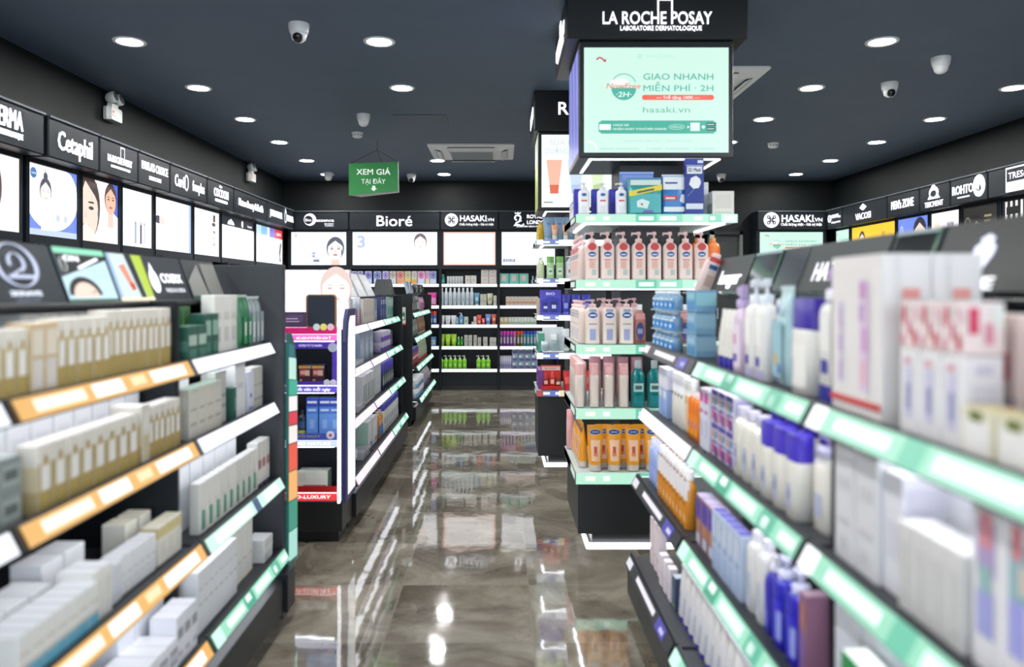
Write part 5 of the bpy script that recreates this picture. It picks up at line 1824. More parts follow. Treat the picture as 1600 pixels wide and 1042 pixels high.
rowR('white_tube', P_tube(.05, .04, .185, 'eeebe4', '3a2fa0', [(.2, .6, .5, 'e2ded4')], .2), 3, 2.455, .053, .715, z, 'slim white tube with violet-blue cap', FR[0], 'tube')
rowR('lilac_bottle', P_bottle(.072, .05, .26, 'dcc8dc', 'b9a6d2', 'spray', [(.1, .75, .8, 'e9dbe8'), (.18, .3, .5, '6a5fb0'), (.45, .6, .4, 'd99ac4')], .74, 2.6, .9, .5), 1, 2.27, .08, .715, z, 'lilac spray bottle with purple mark', FR[0], 'bottle')
rowR('milk_bottle', P_bottle(.078, .055, .275, 'efece8', 'dfe4ec', 'pump', [(.18, .30, .35, '4438a8'), (.0, .14, 1.0, 'b9b4d2'), (.45, .8, .6, 'f6f4f0')], .76, 2.6, .94, .45), 2, 2.165, .088, .72, z, 'white pump bottle with blue heart', FR[0], 'bottle')
rowR('slim_bottle', P_bottle(.04, .04, .22, '7c88b4', 'e2e6f2', 'wide', [(.3, .6, .6, '99a4cc')], .62, 2.4), 1, 2.005, .05, .74, z, 'slim grey-blue bottle with white top', FR[0], 'bottle')
rowR('aqua_pouch', P_pouch(.085, .055, .255, 'b7d6da', [('9ec8d4', [(.1, .1), (.9, .1), (.9, .65), (.1, .65)]), ('e0b23a', [(.30, .22), (.52, .22), (.52, .33), (.30, .33)]), ('4a46b0', [(.55, .14), (.8, .14), (.75, .24), (.6, .22)]), ('3f58a8', [(.55, .72), (.75, .72), (.75, .80), (.55, .80)])], 'd6e6e8'), 1, 1.94, .1, .725, z, 'aqua refill pouch with yellow flower', FR[0], 'pouch')
rowR('white_jug', P_bottle(.115, .075, .225, 'ece9e2', '3f2f9c', 'wide', [(.1, .7, .7, 'f2efe9'), (.2, .5, .1, 'c6c4d8', -.5)], .74, 3.0, .94, .5), 1, 1.812, .1, .735, z, 'wide white bottle with deep purple cap', FR[0], 'bottle')
rowR('white_box_bottle', P_bottle(.085, .07, .245, 'eceae6', 'e8e8f0', 'cap', [(.28, .42, .45, '3a339c'), (.5, .85, .6, 'f4f2ee')], .90, 5.0, .95, .7, foot=(.15, '2e3596')), 1, 1.675, .1, .74, z, 'white square bottle with royal blue base', FR[0], 'bottle')
rowR('lilac_bottle', P_bottle(.06, .05, .30, 'cbb7d0', 'b79fcd', 'pump', [(.2, .7, .8, 'ddcfe0')], .74, 2.6), 2, 1.92, .1, .83, z, 'lilac pump bottle behind', FR[0], 'bottle')
# near bay, top shelf: the tall white cartons and pink ones
TALLP = [(.14, .27, .20, .72, 'd6cbdc'), (.17, .24, .22, .34, 'bfa6cc'), (.16, .25, .40, .50, 'c4b0d2'), (.17, .23, .56, .68, 'c9b4d4'), (.60, .78, .18, .85, 'dcc6dc'), (.62, .72, .22, .36, 'e2b0c0'), (.64, .76, .42, .56, 'cfa0cc'), (.60, .70, .60, .70, 'c0a0cc'), (.62, .72, .74, .84, 'c890c4'), (0, 1, .085, .125, 'cf4a48')]
TALLS = [(.40, .75, .74, .80, 'e2958c'), (.40, .75, .40, .70, 'c9c4c0'), (.30, .34, .0, 1, 'dedad6')]
tall = P_carton(.205, .088, .308, 'e3dedb', TALLP, TALLS, 'ece8e4')
rowR('tall_white_carton', tall, 1, 1.462, .1, .718, z, 'tall white carton with purple lettering, in front', FR[0], 'carton', turn=0)
rowR('tall_white_carton', P_carton(.205, .088, .308, 'e3dedb', TALLP, TALLS, 'ece8e4'), 1, 1.462, .1, .808, z, 'tall white carton with purple lettering, behind its twin', FR[0], 'carton', turn=0)
FLOR = [(.12, .34, .5, .95, 'd0486c', 1), (.42, .60, .25, .6, 'c4506e', 1), (.68, .9, .05, .4, 'cc4a5c', 1), (.38, .52, .65, .95, 'd8dfd6', 1), (.05, .25, .05, .3, 'e0a0ae', 1), (.72, .98, .6, .9, 'e9c4cc', 1)]
LETP = [(.25, .7, .2, .8, 'cfcde0'), (.38, .58, .3, .6, '8a86b4'), (.3, .6, .82, .9, 'd8a0b0')]
rowR('white_lettered_carton', P_carton(.058, .06, .145, 'e6e3e4', LETP, [(.2, .8, .2, .7, 'd4d2da'), (.3, .7, .8, .9, 'c9c7d6')], 'efecec'), 3, 1.29, .062, .715, z, 'white carton with lilac lettering', FR[0], 'carton', turn=.015)
rowR('floral_carton', P_carton(.058, .06, .078, 'ead9d6', FLOR, [(.1, .35, .4, .9, 'cf3a5e'), (.5, .7, .2, .6, 'd98a9c'), (.7, .95, .5, .95, 'dfe2da')], 'efe2de'), 3, 1.288, .062, .715, z + .1465, 'small pink floral upper carton', FR[0], 'carton', turn=.015)
rowR('floral_carton', P_carton(.10, .07, .205, 'ecd9d2', [(.35, .75, .52, .72, 'd8434e'), (.1, .5, .85, .95, 'd8607a'), (.1, .9, .08, .4, 'cfc6c8'), (.75, .9, .1, .35, 'dc5a80'), (.1, .25, .4, .5, 'e8b080')], [(.2, .75, .56, .72, 'd8434e'), (.1, .6, .1, .4, 'c9c2c6'), (.2, .8, .85, .95, 'e09aa8')], 'f0e4de'), 2, 1.29, .11, .80, z, 'pink carton with red round', FR[0], 'carton', turn=.01)
rowR('yellow_edged_carton', P_carton(.075, .05, .075, 'e2dcc0', [(.1, .9, .1, .8, 'ece9e4'), (.3, .7, .75, .95, '6f7a3a')], [(.08, .92, .1, .78, 'eceae4'), (.3, .7, .78, .95, '8a8f4a')], 'e4d9a0'), 3, 1.09, .08, .70, z, 'low yellow edged carton', FR[0], 'carton', turn=.02)
rowR('floral_carton', P_carton(.09, .07, .20, 'e9d6d0', FLOR, [(.1, .4, .5, .9, 'c8283e'), (.5, .8, .1, .5, '6a5560')], 'f0e4de'), 2, 1.06, .10, .80, z, 'pink carton with dark red petals', FR[0], 'carton')

# second shelf
z = zr[1]
rowR('blue_lotion_box', P_carton(.075, .06, .115, 'a3b9e6', [(.1, .9, .1, .6, '93aee4'), (.1, .9, .7, .95, 'dbe4f0')], [(0, 1, .0, .5, '9fb6e2')], 'd9deec'), 2, 3.30, .085, .715, z, 'pale blue carton', FR[1], 'carton')
rowR('white_carton', P_carton(.075, .06, .085, 'dddcea', [(.1, .9, .2, .7, 'e7e6f0')], None, 'ecebf4'), 2, 3.30, .085, .715, z + .117, 'small white upper carton', FR[1], 'carton')
rowR('teal_bottle', P_bottle(.04, .035, .19, '6db4c4', '5a6676', 'cap', [(.2, .6, .8, '8fd0d4')], .8, 2.3), 2, 3.375, .045, .80, z, 'teal bottle with dark cap', FR[1], 'bottle')
rowR('white_tube', P_bottle(.042, .038, .205, 'e6e2da', 'f0eff2', 'wide', [(.3, .5, .4, 'd8d4ca'), (.80, .88, .5, '4a4656')], .72, 2.3), 4, 3.075, .05, .705, z, 'slim white bottle with dark ring', FR[1], 'bottle')
rowR('cream_bottle', P_bottle(.045, .04, .20, 'e4d5c2', 'f1efe9', 'wide', [(.1, .6, .7, 'e8c9a6'), (.7, .9, .6, 'e8b060')], .76, 2.3), 2, 2.875, .05, .71, z, 'cream bottle with amber shoulder', FR[1], 'bottle')
rowR('orange_tube', P_bottle(.045, .04, .165, 'e87a1c', 'eadfda', 'cap', [(.1, .6, .8, 'f08a20'), (.28, .42, .4, '8a7aa6'), (.1, .2, .5, 'f2b030')], .9, 2.3, .95, .6), 3, 2.79, .05, .70, z, 'bright orange bottle', FR[1], 'bottle')
rowR('white_stick', P_carton(.055, .05, .20, 'd7d8e6', [(.1, .9, .78, .95, 'c94a9a'), (.2, .8, .60, .66, 'b04a8a'), (.2, .8, .2, .5, 'c2c4da')], None, 'e2d4e2'), 2, 2.585, .058, .70, z, 'white carton with magenta top band', FR[1], 'carton')
COLP = [(.05, .95, .84, 1, '473c9a'), (.1, .4, .55, .8, 'c98a5c'), (.45, .7, .5, .78, '6fb4c0'), (.72, .92, .6, .8, '7a6ab0'), (.05, .95, .42, .48, '5a4a9c'), (.1, .5, .1, .4, 'c25a86'), (.5, .9, .05, .35, '7c4a94')]
rowR('printed_carton', P_carton(.075, .06, .105, 'cfcbe0', COLP, [(.1, .9, .5, .9, 'b9b3d6')], 'd6d2e6'), 3, 2.45, .079, .712, z, 'purple multicolour carton', FR[1], 'carton', levels=2, lh=.1065)
rowR('white_lotion_bottle', P_bottle(.075, .055, .195, 'e6e2d8', 'd9d4e4', 'cap', [(.15, .55, .35, 'b9bcd4'), (.3, .45, .2, '7f86b4')], .86, 3.0, .93, .55), 3, 2.205, .08, .70, z, 'white lotion bottle with pale cap', FR[1], 'bottle', turn=.04)
rowR('white_lotion_bottle', P_bottle(.078, .055, .195, 'e6e2d8', '4331b8', 'wide', [(.15, .55, .35, 'b9bcd4'), (.3, .45, .2, '7f86b4')], .76, 3.0, .93, .55), 3, 1.96, .088, .695, z, 'white lotion bottle with violet-blue cap', FR[1], 'bottle', turn=.04)
rowR('white_lotion_bottle', P_bottle(.095, .06, .20, 'e8e4da', '3d2fb4', 'cap', [(.2, .5, .4, 'b4b8d2')], .78, 3.0, .93, .6), 3, 2.21, .12, .80, z, 'large white bottle with violet cap', FR[1], 'bottle')
rowR('white_lotion_bottle', P_bottle(.092, .06, .215, 'e9e5dc', 'cfc9ea', 'pump', [(.2, .5, .4, 'b4b8d2')], .76, 3.0, .93, .5), 1, 1.685, .1, .725, z, 'big white pump bottle by the bay divider', FR[1], 'bottle')
rowR('white_lotion_bottle', P_bottle(.07, .06, .20, 'e2dee8', '4a35c0', 'cap', [(.2, .5, .4, 'b4b8d2')], .78, 3.0, .93, .6), 3, 1.865, .08, .797, z, 'white bottle with bright violet cap', FR[1], 'bottle')
# near bay
rowR('white_carton', P_carton(.085, .06, .235, 'd6d5d8', [(.2, .8, .3, .36, 'c2c1c6'), (.2, .8, .6, .7, 'c9c8cc'), (.25, .6, .1, .2, 'c9c8cc')], [(.15, .85, .55, .75, 'cfcedc'), (.15, .85, .1, .3, 'd6d5e0')], 'e9e9ee'), 2, 1.50, .09, .70, z, 'large white carton', FR[1], 'carton', turn=.01)
rowR('white_carton', P_carton(.065, .08, .21, 'dcdbe2', [(.2, .8, .3, .6, 'cfced8')], [(.1, .9, .7, .9, 'cdccd8'), (.1, .9, .2, .4, 'd2d1dc')], 'efeff6'), 1, 1.335, .1, .72, z, 'white carton with lilac grey panels', FR[1], 'carton', turn=.01)
rowR('white_carton', P_carton(.045, .06, .145, 'd3d1cf', [(.2, .8, .1, .8, 'c9c7c5')], None, 'f2f2f4'), 4, 1.265, .046, .695, z, 'short white carton', FR[1], 'carton', turn=.01)
BLOT = [(.2, .8, .55, .85, 'b09cc6'), (.3, .7, .7, .9, 'd88e96'), (.25, .7, .35, .6, '98b8b8'), (.2, .75, .2, .45, 'a2a4da')]
BLOT2 = [(.2, .8, .5, .8, '8fb4bc'), (.3, .6, .72, .9, 'd8848c'), (.2, .7, .2, .5, 'a2a2e0'), (.5, .8, .55, .7, 'd2c4b8')]
rowR('blotched_carton', P_carton(.066, .06, .245, 'e6e3e6', BLOT, [(.2, .8, .2, .8, 'd2cfd6')], 'e9e8ec'), 3, 1.06, .135, .70, z, 'white carton with violet colour patches', FR[1], 'carton', turn=.01)
rowR('blotched_carton', P_carton(.066, .06, .245, 'e6e3e6', BLOT2, [(.2, .8, .2, .8, 'd2cfd6')], 'e9e8ec'), 2, .993, .135, .70, z, 'white carton with teal colour patches', FR[1], 'carton', turn=.01)
rowR('white_carton', P_carton(.12, .08, .25, 'dddce2', (), None, 'ececf0'), 4, 1.44, .14, .80, z, 'white carton standing in the rear', FR[1], 'carton')

# third shelf
z = zr[2]
rowR('light_blue_bottle', P_bottle(.048, .042, .19, 'a9bbee', 'e3e6f6', 'cap', [(.1, .7, .7, '9db2ec'), (.5, .58, .2, '5a6ab4')], .84, 2.5, .9, .55), 4, 3.335, .055, .665, z, 'light blue bottle with white cap', FR[2], 'bottle')
rowR('orange_based_bottle', P_bottle(.05, .042, .20, 'd99232', 'f1f0f4', 'cap', [(.60, 1.0, .98, 'e6e2e4'), (.05, .5, .8, 'd98a22'), (.15, .3, .35, 'e8c9a0'), (.5, .56, .3, '6a4a2a')], .84, 2.5, .9, .55), 9, 3.105, .0555, .655, z, 'amber bottle with white cap', FR[2], 'bottle')
rowR('brown_carton', P_carton(.07, .05, .16, '9a6f74', [(.1, .9, .55, .95, '4a3fa8'), (.1, .9, .3, .5, 'b07a5a'), (.2, .8, .05, .25, 'c2c9dc')], None, 'b9aed0'), 3, 2.49, .075, .665, z, 'blue-topped brown carton', FR[2], 'carton')
rowR('pale_blue_bottle', P_carton(.052, .04, .175, 'b9c6dc', [(.1, .9, .05, .4, 'a2b4d6'), (.2, .8, .45, .55, '8fa4cc'), (.3, .7, .6, .9, 'ccd5e4')], None, '3f38a0'), 5, 2.27, .055, .65, z, 'pale blue patterned carton', FR[2], 'carton')
rowR('white_lotion_bottle', P_bottle(.068, .055, .205, 'dedcdc', 'e6e4ec', 'cap', [(.2, .55, .35, 'b8bfd0'), (.05, .2, .5, 'c6cad6')], .88, 3.0, .93, .5), 2, 1.98, .075, .665, z, 'plain white lotion bottle', FR[2], 'bottle')
rowR('royal_blue_bottle', P_bottle(.05, .05, .19, '3330a6', 'e6e4ee', 'spray', [(.1, .8, .6, '3d3ab8'), (.15, .4, .3, '7a86d0')], .80, 2.4, .9, .5), 1, 1.843, .07, .66, z, 'slim royal blue spray bottle', FR[2], 'bottle')
rowR('royal_blue_bottle', P_bottle(.072, .055, .205, '2a25b4', 'cfd0ea', 'pump', [(.1, .7, .7, '302bc4'), (.15, .55, .25, '8f9ae0', .5)], .80, 2.6, .93, .5, .2), 2, 1.775, .085, .66, z, 'royal blue pump bottle', FR[2], 'bottle')
rowR('brown_carton', P_carton(.036, .05, .18, '8a5f78', [(.1, .9, .6, .9, 'a8705a'), (.1, .9, .1, .5, '7a5a98')], None, '9a7a8a'), 1, 1.632, .05, .665, z, 'mauve brown carton by the bay divider', FR[2], 'carton')
rowR('white_carton', P_carton(.11, .08, .20, 'd9dbe2', [(.1, .9, .5, .7, 'cfd2dc'), (.1, .9, .1, .4, 'd2d5de')], [(.1, .9, .6, .8, 'cfd4e0'), (.1, .9, .2, .4, 'cfd4e0')], 'e6e8ee'), 6, 1.51, .118, .72, z, 'wide white carton with grey panels', FR[2], 'carton', turn=.01)
rowR('green_box', P_carton(.085, .05, .17, '1f8a4a', [(.1, .9, .2, .7, '2f9c5a')], [(0, 1, .0, .35, '4fae78')], 'e6ebea'), 1, 1.36, .1, .645, z, 'green carton with white top', FR[2], 'carton')
# bottom shelf
z = zr[3]
rowR('pink_carton', P_carton(.045, .03, .20, 'e4d6da', [(.2, .8, .3, .36, 'c9b5bc'), (.3, .7, .5, .9, 'ecdfe2')], None, 'f2eaee'), 3, 3.30, .075, .66, z, 'tall pale pink carton', FR[3], 'carton')
rowR('pink_carton', P_carton(.045, .032, .125, 'dfd4dc', [(.2, .8, .4, .46, 'c4b5c0')], None, 'f2ecf2'), 3, 3.06, .075, .65, z, 'short pale pink carton', FR[3], 'carton')
rowR('navy_carton', P_carton(.05, .05, .12, '3c4a62', [(.1, .9, .3, .7, '55657e'), (.2, .8, .1, .2, '8a9a5a')], None, 'b9c2d2'), 1, 2.83, .06, .66, z, 'small navy carton', FR[3], 'carton')
rowR('white_tube', P_tube(.062, .04, .19, 'd9d7d8', '3a3494', [(.1, .7, .6, 'd0d0d8'), (.15, .5, .25, '8a92b8')], .08, crimp='e6e5ea'), 13, 2.74, .07, .655, z, 'white tube with blue cap', FR[3], 'tube')
rowR('white_carton', P_carton(.10, .08, .18, 'dddde2', (), None, 'e6e6ea'), 4, 1.5, .12, .68, z, 'plain white carton', FR[3], 'carton')
# leaning bottle cut-out at the rack end
row('pump_bottle', P_bottle(.078, .05, .19, 'ecd2cc', 'e6c9c6', 'cap', [(.05, .75, .85, 'eed9d2'), (.86, .98, .7, 'c9403c'), (.2, .5, .4, 'd9b5a8'), (.66, .78, .5, '2a5a9c')], .90, 3.2, .92, .5), 1, (.905, 3.455, 1.39), (0, 0), 0, 'pink lotion bottle leaning against the sign board', 'front right rack end', 'bottle', tilt=(0, .36), turn=0)


# ---- first column display (front at Y = 4.13)
def cx(px, y=4.22):
    return (px - VX) / F * y


PK = lambda h: P_bottle(.076, .048, h, 'ecd3cb', 'e9c3c1', 'pump', [(.04, .70, .86, 'efd9d0'), (.78, .98, .62, 'c8403c', 0, 'o'), (.30, .50, .42, 'e0b3a4'), (.12, .28, .3, 'b9c4bc', .25), (.61, .75, .54, '2a5a9c', 0, 'o'), (.655, .685, .34, 'dfe8f2'), (.52, .545, .5, 'cf5a50')], .78, 3.4, .93, .46)
WP = P_bottle(.062, .045, .178, 'e6e7ea', 'dfe0e2', 'pump', [(.1, .66, .8, 'eceef0'), (.52, .58, .5, 'd2443c'), (.72, .84, .45, '2f57a0', 0, 'o'), (.1, .35, .5, 'dfe1e4')], .80, 3.2, .93, .45)
z = c1[0][0]
rowB('pump_bottle', WP, 3, cx(912), cx(29 + 783), 4.21, z, 'white pump bottle with red line', C1[0], 'bottle')
rowB('blue_carton', P_carton(.07, .05, .150, '2c2fa8', [(.1, .9, .5, .9, '3a3fc0')], None, '4a50c4'), 3, cx(908), .098, 4.28, z, 'deep blue carton behind the pump bottles', C1[0], 'carton')
row('pump_bottle', P_bottle(.060, .045, .172, 'dfe2ea', 'e6dfe2', 'pump', [(.1, .66, .7, 'e9ebf0'), (.5, .58, .5, 'd2443c'), (.7, .82, .4, '2f57a0')], .8, 3.2), 5, (.445, 4.345, z + EPS), (0, .095), -R90, 'white pump bottle', 'first column top shelf aisle side', 'bottle', end='front')
rowB('wipes_pack', P_pouch(.185, .07, .205, '3f9f9f', [('4fb2b4', [(.05, .05), (.95, .05), (.95, .55), (.05, .55)]), ('cfe3dc', [(.05, .78), (.95, .78), (.95, .92), (.05, .92)]), ('e6d22a', [(.02, .48), (.98, .66), (.98, .80), (.02, .62)]), ('2f5a5a', [(.25, .56), (.75, .65), (.75, .70), (.25, .61)]),
                                                        ('d9efe9', [(.25, .2), (.55, .16), (.62, .34), (.4, .42), (.24, .36)]), ('b5484e', [(.36, .25), (.42, .25), (.42, .30), (.36, .30)]), ('6f5fae', [(.4, .05), (.75, .05), (.7, .12), (.45, .12)])], '5f86c4'), 1, cx(1006), .1, 4.205, z, 'teal wipes pack with a yellow band', C1[0], 'pack', turn=0)
rowB('wipes_pack', P_pouch(.19, .05, .25, '5b7fc8', [('7f9ad8', [(.05, .6), (.95, .6), (.95, .92), (.05, .92)])], '8fa8dc'), 1, cx(998), .1, 4.29, z, 'tall blue pack behind the teal wipes', C1[0], 'pack', turn=0)
rowB('mask_pack', P_pouch(.135, .05, .225, '3d86cc', [('e9edf2', [(.02, .62), (.98, .62), (.98, .93), (.02, .93)]), ('34407c', [(.1, .76), (.6, .76), (.6, .80), (.1, .80)]), ('d2383c', [(.05, .36), (.6, .36), (.6, .47), (.05, .47)]), ('f2e6e6', [(.12, .39), (.5, .39), (.5, .43), (.12, .43)]), ('e6eaf0', [(.05, .08), (.95, .08), (.95, .2), (.05, .2)]), ('dfe6ee', [(.68, .34), (.85, .28), (.98, .36), (.96, .5), (.75, .5)])], 'dfe6ee'), 1, cx(1053), .1, 4.22, z, 'blue and white mask pack with red label', C1[0], 'pack', turn=0)
mask = P_carton(.103, .04, .305, '24398e', [(.02, .98, .90, .99, '2c3fa0'), (.05, .95, .872, .885, 'c3cfe6'), (.1, .9, .73, .86, 'e6ebf2'), (.05, .95, .10, .20, 'd8deea'), (.66, .95, .92, .97, 'dfe6f4')], None, '3a4fb0')
q = MB()
q.poly([(-.03, .165), (-.008, .142), (.022, .145), (.034, .17), (.03, .195), (.008, .212), (-.02, .20)], M('eceef0', .4), .0215)
q.text('3D Mask', 0, .245, .022, M('2a2f4a', .4), .0215, .072, .02, 0, 0, 2)
q.poly([(-.04, .10), (-.036, .10), (.045, .19), (.041, .19)], M('6f8fd0', .4), .0212)
mask.append(('print', q))
rowB('mask_carton', mask, 1, cx(1082), .1, 4.195, z, 'tall navy mask box with white mask picture', C1[0], 'carton', turn=0)
rowB('white_carton', P_carton(.055, .06, .19, 'dfe4e0', [(.1, .9, .2, .8, 'd3dad6')], None, 'e6e9e8'), 1, cx(1103), .1, 4.30, z, 'slim white carton behind the mask box', C1[0], 'carton', turn=0)
rowB('white_carton', P_carton(.118, .11, .128, 'dedbd3', [(.1, .9, .06, .12, 'b9d2b4'), (.15, .85, .3, .85, 'd4d1c9')], [(0, 1, 0, .5, '8a9a92')], 'e6e4de'), 1, cx(1126), .1, 4.225, z, 'square off-white carton at the shelf end', C1[0], 'carton', turn=-.0)
z = c1[1][0]
rowB('pump_bottle', PK(.262), 8, cx(924), cx(24.3 + 783), 4.205, z, 'pink pump bottle with red neck', C1[1], 'bottle')
row('pump_bottle', PK(.25), 6, (.452, 4.285, z + EPS), (0, .088), -R90, 'pink pump bottle', 'first column second shelf aisle side', 'bottle', end='front')
rowB('orange_bottle', P_bottle(.075, .05, .235, 'e6782a', 'e68a3c', 'cap', [(.1, .7, .8, 'f08a3a')], .9, 3.2), 2, cx(1090, 4.3), .085, 4.30, z, 'orange bottle behind the pink pumps', C1[1], 'bottle')
rowB('dark_red_bottle', P_bottle(.07, .05, .20, '7a3a40', '5a2a30', 'cap', [(.1, .7, .7, '8f4a4e')], .9, 3.0), 3, cx(926, 4.4), .085, 4.42, z, 'dark red bottle behind the pink pumps', C1[1], 'bottle')
z = c1[2][0]
LT = lambda h: P_bottle(.079, .05, h, 'efdccf', 'e9c6c4', 'pump', [(.04, .90, .86, 'f1e2d6'), (.10, .40, .42, 'a3a9d2'), (.69, .85, .62, '2b4fa0', 0, 'o'), (.745, .79, .4, 'dfe8f2'), (.52, .545, .55, '7a86b8'), (.86, .93, .5, '9aa6c8')], .84, 3.4, .93, .46)
rowB('pump_bottle', LT(.243), 3, cx(925), cx(26.3 + 783), 4.205, z, 'cream bottle with blue oval label', C1[2], 'bottle')
rowB('pump_bottle', P_bottle(.075, .05, .25, 'ecc9c6', 'e9b6b8', 'pump', [(.1, .8, .8, 'eed5cf')], .82, 3.4), 3, cx(944, 4.3), .085, 4.31, z, 'pink pump bottle in the rear row', C1[2], 'bottle')
row('pump_bottle', LT(.235), 6, (.452, 4.285, z + EPS), (0, .088), -R90, 'cream bottle', 'first column third shelf aisle side', 'bottle', end='front')
rowB('amber_pink_bottle', P_bottle(.066, .05, .215, 'b0746c', 'eceae8', 'cap', [(.72, .90, .85, 'd99a98'), (.12, .64, .66, '3d4278', 0, 'o'), (.3, .45, .4, '8f96c4'), (.02, .12, .7, '7a4238')], .86, 2.2, .85, .45), 3, cx(999), cx(35 + 783), 4.215, z, 'pink-amber bottle with dark oval label', C1[2], 'bottle')
z = c1[3][0]
WPINK = P_bottle(.050, .085, .235, 'ecdcd2', 'eab4b0', 'wide', [(.1, .8, .5, 'e9d9ce')], .80, 4.0, .95, .5)
rowB('pink_capped_bottle', WPINK, 4, cx(905), cx(23 + 783), 4.225, z, 'cream bottle turned sideways with pink cap', C1[3], 'bottle')
row('pink_capped_bottle', P_bottle(.085, .05, .235, 'eadcd2', 'eab4b0', 'wide', [(.1, .75, .3, 'c9bcc4', -.3)], .80, 4.0, .95, .5), 6, (.452, 4.315, z + EPS), (0, .09), -R90, 'cream bottle with pink cap', 'first column fourth shelf aisle side', 'bottle', end='front')
rowB('pink_capped_bottle', P_bottle(.07, .05, .255, 'e6b9ba', 'dea0a8', 'wide', (), .78, 3), 4, cx(930, 4.4), .08, 4.42, z, 'rose pink bottle in the rear row', C1[3], 'bottle')
rowB('mouthwash_bottle', P_bottle(.075, .055, .252, '0f8a8c', 'b4bec0', 'cap', [(.40, .62, .70, 'b9d6cc'), (.46, .56, .5, '3f6a72'), (.64, .70, .75, '0b7378'), (.1, .3, .6, '0d7f84')], .83, 3.0, .88, .48, .12, .25), 4, cx(996), cx(25.5 + 783), 4.21, z, 'teal mouthwash bottle with silver cap', C1[3], 'bottle')
z = c1[4][0]
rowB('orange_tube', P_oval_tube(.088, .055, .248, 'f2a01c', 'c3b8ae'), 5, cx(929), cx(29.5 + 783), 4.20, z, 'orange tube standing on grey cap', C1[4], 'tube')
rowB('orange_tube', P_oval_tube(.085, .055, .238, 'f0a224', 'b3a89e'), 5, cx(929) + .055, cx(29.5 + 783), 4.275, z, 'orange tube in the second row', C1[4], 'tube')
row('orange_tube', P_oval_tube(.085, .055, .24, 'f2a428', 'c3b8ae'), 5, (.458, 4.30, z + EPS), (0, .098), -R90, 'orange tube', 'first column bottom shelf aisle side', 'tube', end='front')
row('pink_tube', P_bottle(.05, .045, .24, 'e6b3b4', 'e3a3a8', 'wide', (), .85, 3), 1, (.43, 4.79, z + EPS), (0, .1), -R90, 'pink bottle at the rear corner', 'first column bottom shelf aisle side', 'bottle')

# ---- second column display (front at Y = 6.10)
def dx(px, y=6.18):
    return (px - VX) / F * y


z = c2[0][0]
rowB('blue_tube', P_tube(.088, .05, .185, '7f9cba', '8fa8c2', [(.1, .5, .6, '8aa6c2'), (.62, .72, .3, '5f7ea4')], .10), 4, dx(857), .088, 6.18, z, 'dusty blue tube', C2[0], 'tube')
rowB('orange_striped_tube', P_tube(.05, .04, .12, 'd8a07a', 'cfd6c8', [(.1, .5, .6, 'e0c0a0')], .3), 3, dx(866), .088, 6.135, z, 'small tan tube between the blue ones', C2[0], 'tube')
row('yellow_bottle', P_bottle(.07, .05, .15, 'c9a422', 'b8922a', 'cap', [(.1, .7, .8, 'd6b63a')], .88, 3), 4, (.325, 6.23, z + EPS), (0, .09), -R90, 'yellow bottle', 'second column top shelf aisle side', 'bottle', end='front')
z = c2[1][0]
rowB('green_bottle', P_bottle(.062, .05, .175, 'a9cf9a', '6fae5a', 'wide', [(.2, .6, .7, 'cfe4c8'), (.35, .45, .4, '5a86a8')], .80, 3), 2, dx(860), .075, 6.18, z, 'pale green bottle with green cap', C2[1], 'bottle')
rowB('clear_bottle', P_bottle(.062, .05, .18, 'd6dfe2', 'dfe6e6', 'pump', [(.2, .6, .7, 'e2e8ea'), (.3, .5, .4, 'c4707a')], .8, 3), 3, dx(890), .075, 6.18, z, 'clear bottle with pink print', C2[1], 'bottle')
row('clear_bottle', P_bottle(.07, .05, .17, 'd0d9b4', 'dfe4d6', 'pump', [(.2, .6, .7, 'dfe4d0')], .8, 3), 4, (.325, 6.22, z + EPS), (0, .09), -R90, 'clear green bottle', 'second column second shelf aisle side', 'bottle', end='front')
z = c2[2][0]
q = MB().bbox(-.085, .085, -.012, .012, 0, .20, M('5550c8', .4), .003)
q2 = MB().poly([(-.075, .02), (.075, .02), (.075, .13), (.0, .145), (-.075, .11)], M('3a3fb2', .4), .0126).text('BIO', 0, .17, .022, M('eef0ff', .4), .0126, .07, .02, 0, 0, 2)
q2.rect(-.06, -.02, .02, .10, M('2a2f7a', .4), .0134).rect(.0, .055, .02, .11, M('26307f', .4), .0134).rect(-.055, -.025, .05, .07, M('cfd4f0', .4), .014).rect(.01, .045, .05, .08, M('cfd4f0', .4), .014)
put('display_card', [('card', q), ('print', q2)], 'card_violet', (dx(860, 6.17), 6.17, z + EPS), 0, 'violet display card with dark bottles, second column third shelf', 'display card')
rowB('navy_tube', P_tube(.075, .05, .165, '3338a0', '5a60c0', [(.2, .5, .5, '8f94d8')], .14), 3, dx(884), .082, 6.18, z, 'navy tube', C2[2], 'tube')
row('beige_carton', P_carton(.06, .05, .13, 'c9b49a', [(.1, .9, .2, .5, 'd8c8b4')], None, 'd6c6b0'), 4, (.325, 6.23, z + EPS), (0, .09), -R90, 'beige carton', 'second column third shelf aisle side', 'carton', end='front')
z = c2[3][0]
q = MB().bbox(-.085, .085, .012, .022, 0, .20, M('e3e8ea', .4), .003).bbox(-.085, .085, -.05, .022, 0, .012, M('e3e8ea', .4), .003)
put('display_card', [('card', q)], 'card_white', (dx(864, 6.19), 6.19, z + EPS), 0, 'white display card behind three bottles, second column fourth shelf', 'display card')
for px, w_, h_, c_, lab in ((851, .06, .075, 'a9bcc0', 'low blue-grey jar on the white display card'), (866, .055, .13, 'a5c0c2', 'blue-green bottle on the white display card'), (884, .06, .175, 'cfd8da', 'pale tall bottle beside the white display card'), (898, .06, .175, 'c9d2d4', 'second pale tall bottle beside the white display card')):
    yy = 6.165
    put('skincare_bottle', P_bottle(w_, .045, h_, c_, 'e2e8ea', 'wide', [(.2, .6, .6, '8fa8ac')], .74, 2.4), 'sb%d' % px, (dx(px, yy), yy - .004, z + EPS + .0135), 0, lab + ', second column', 'bottle')
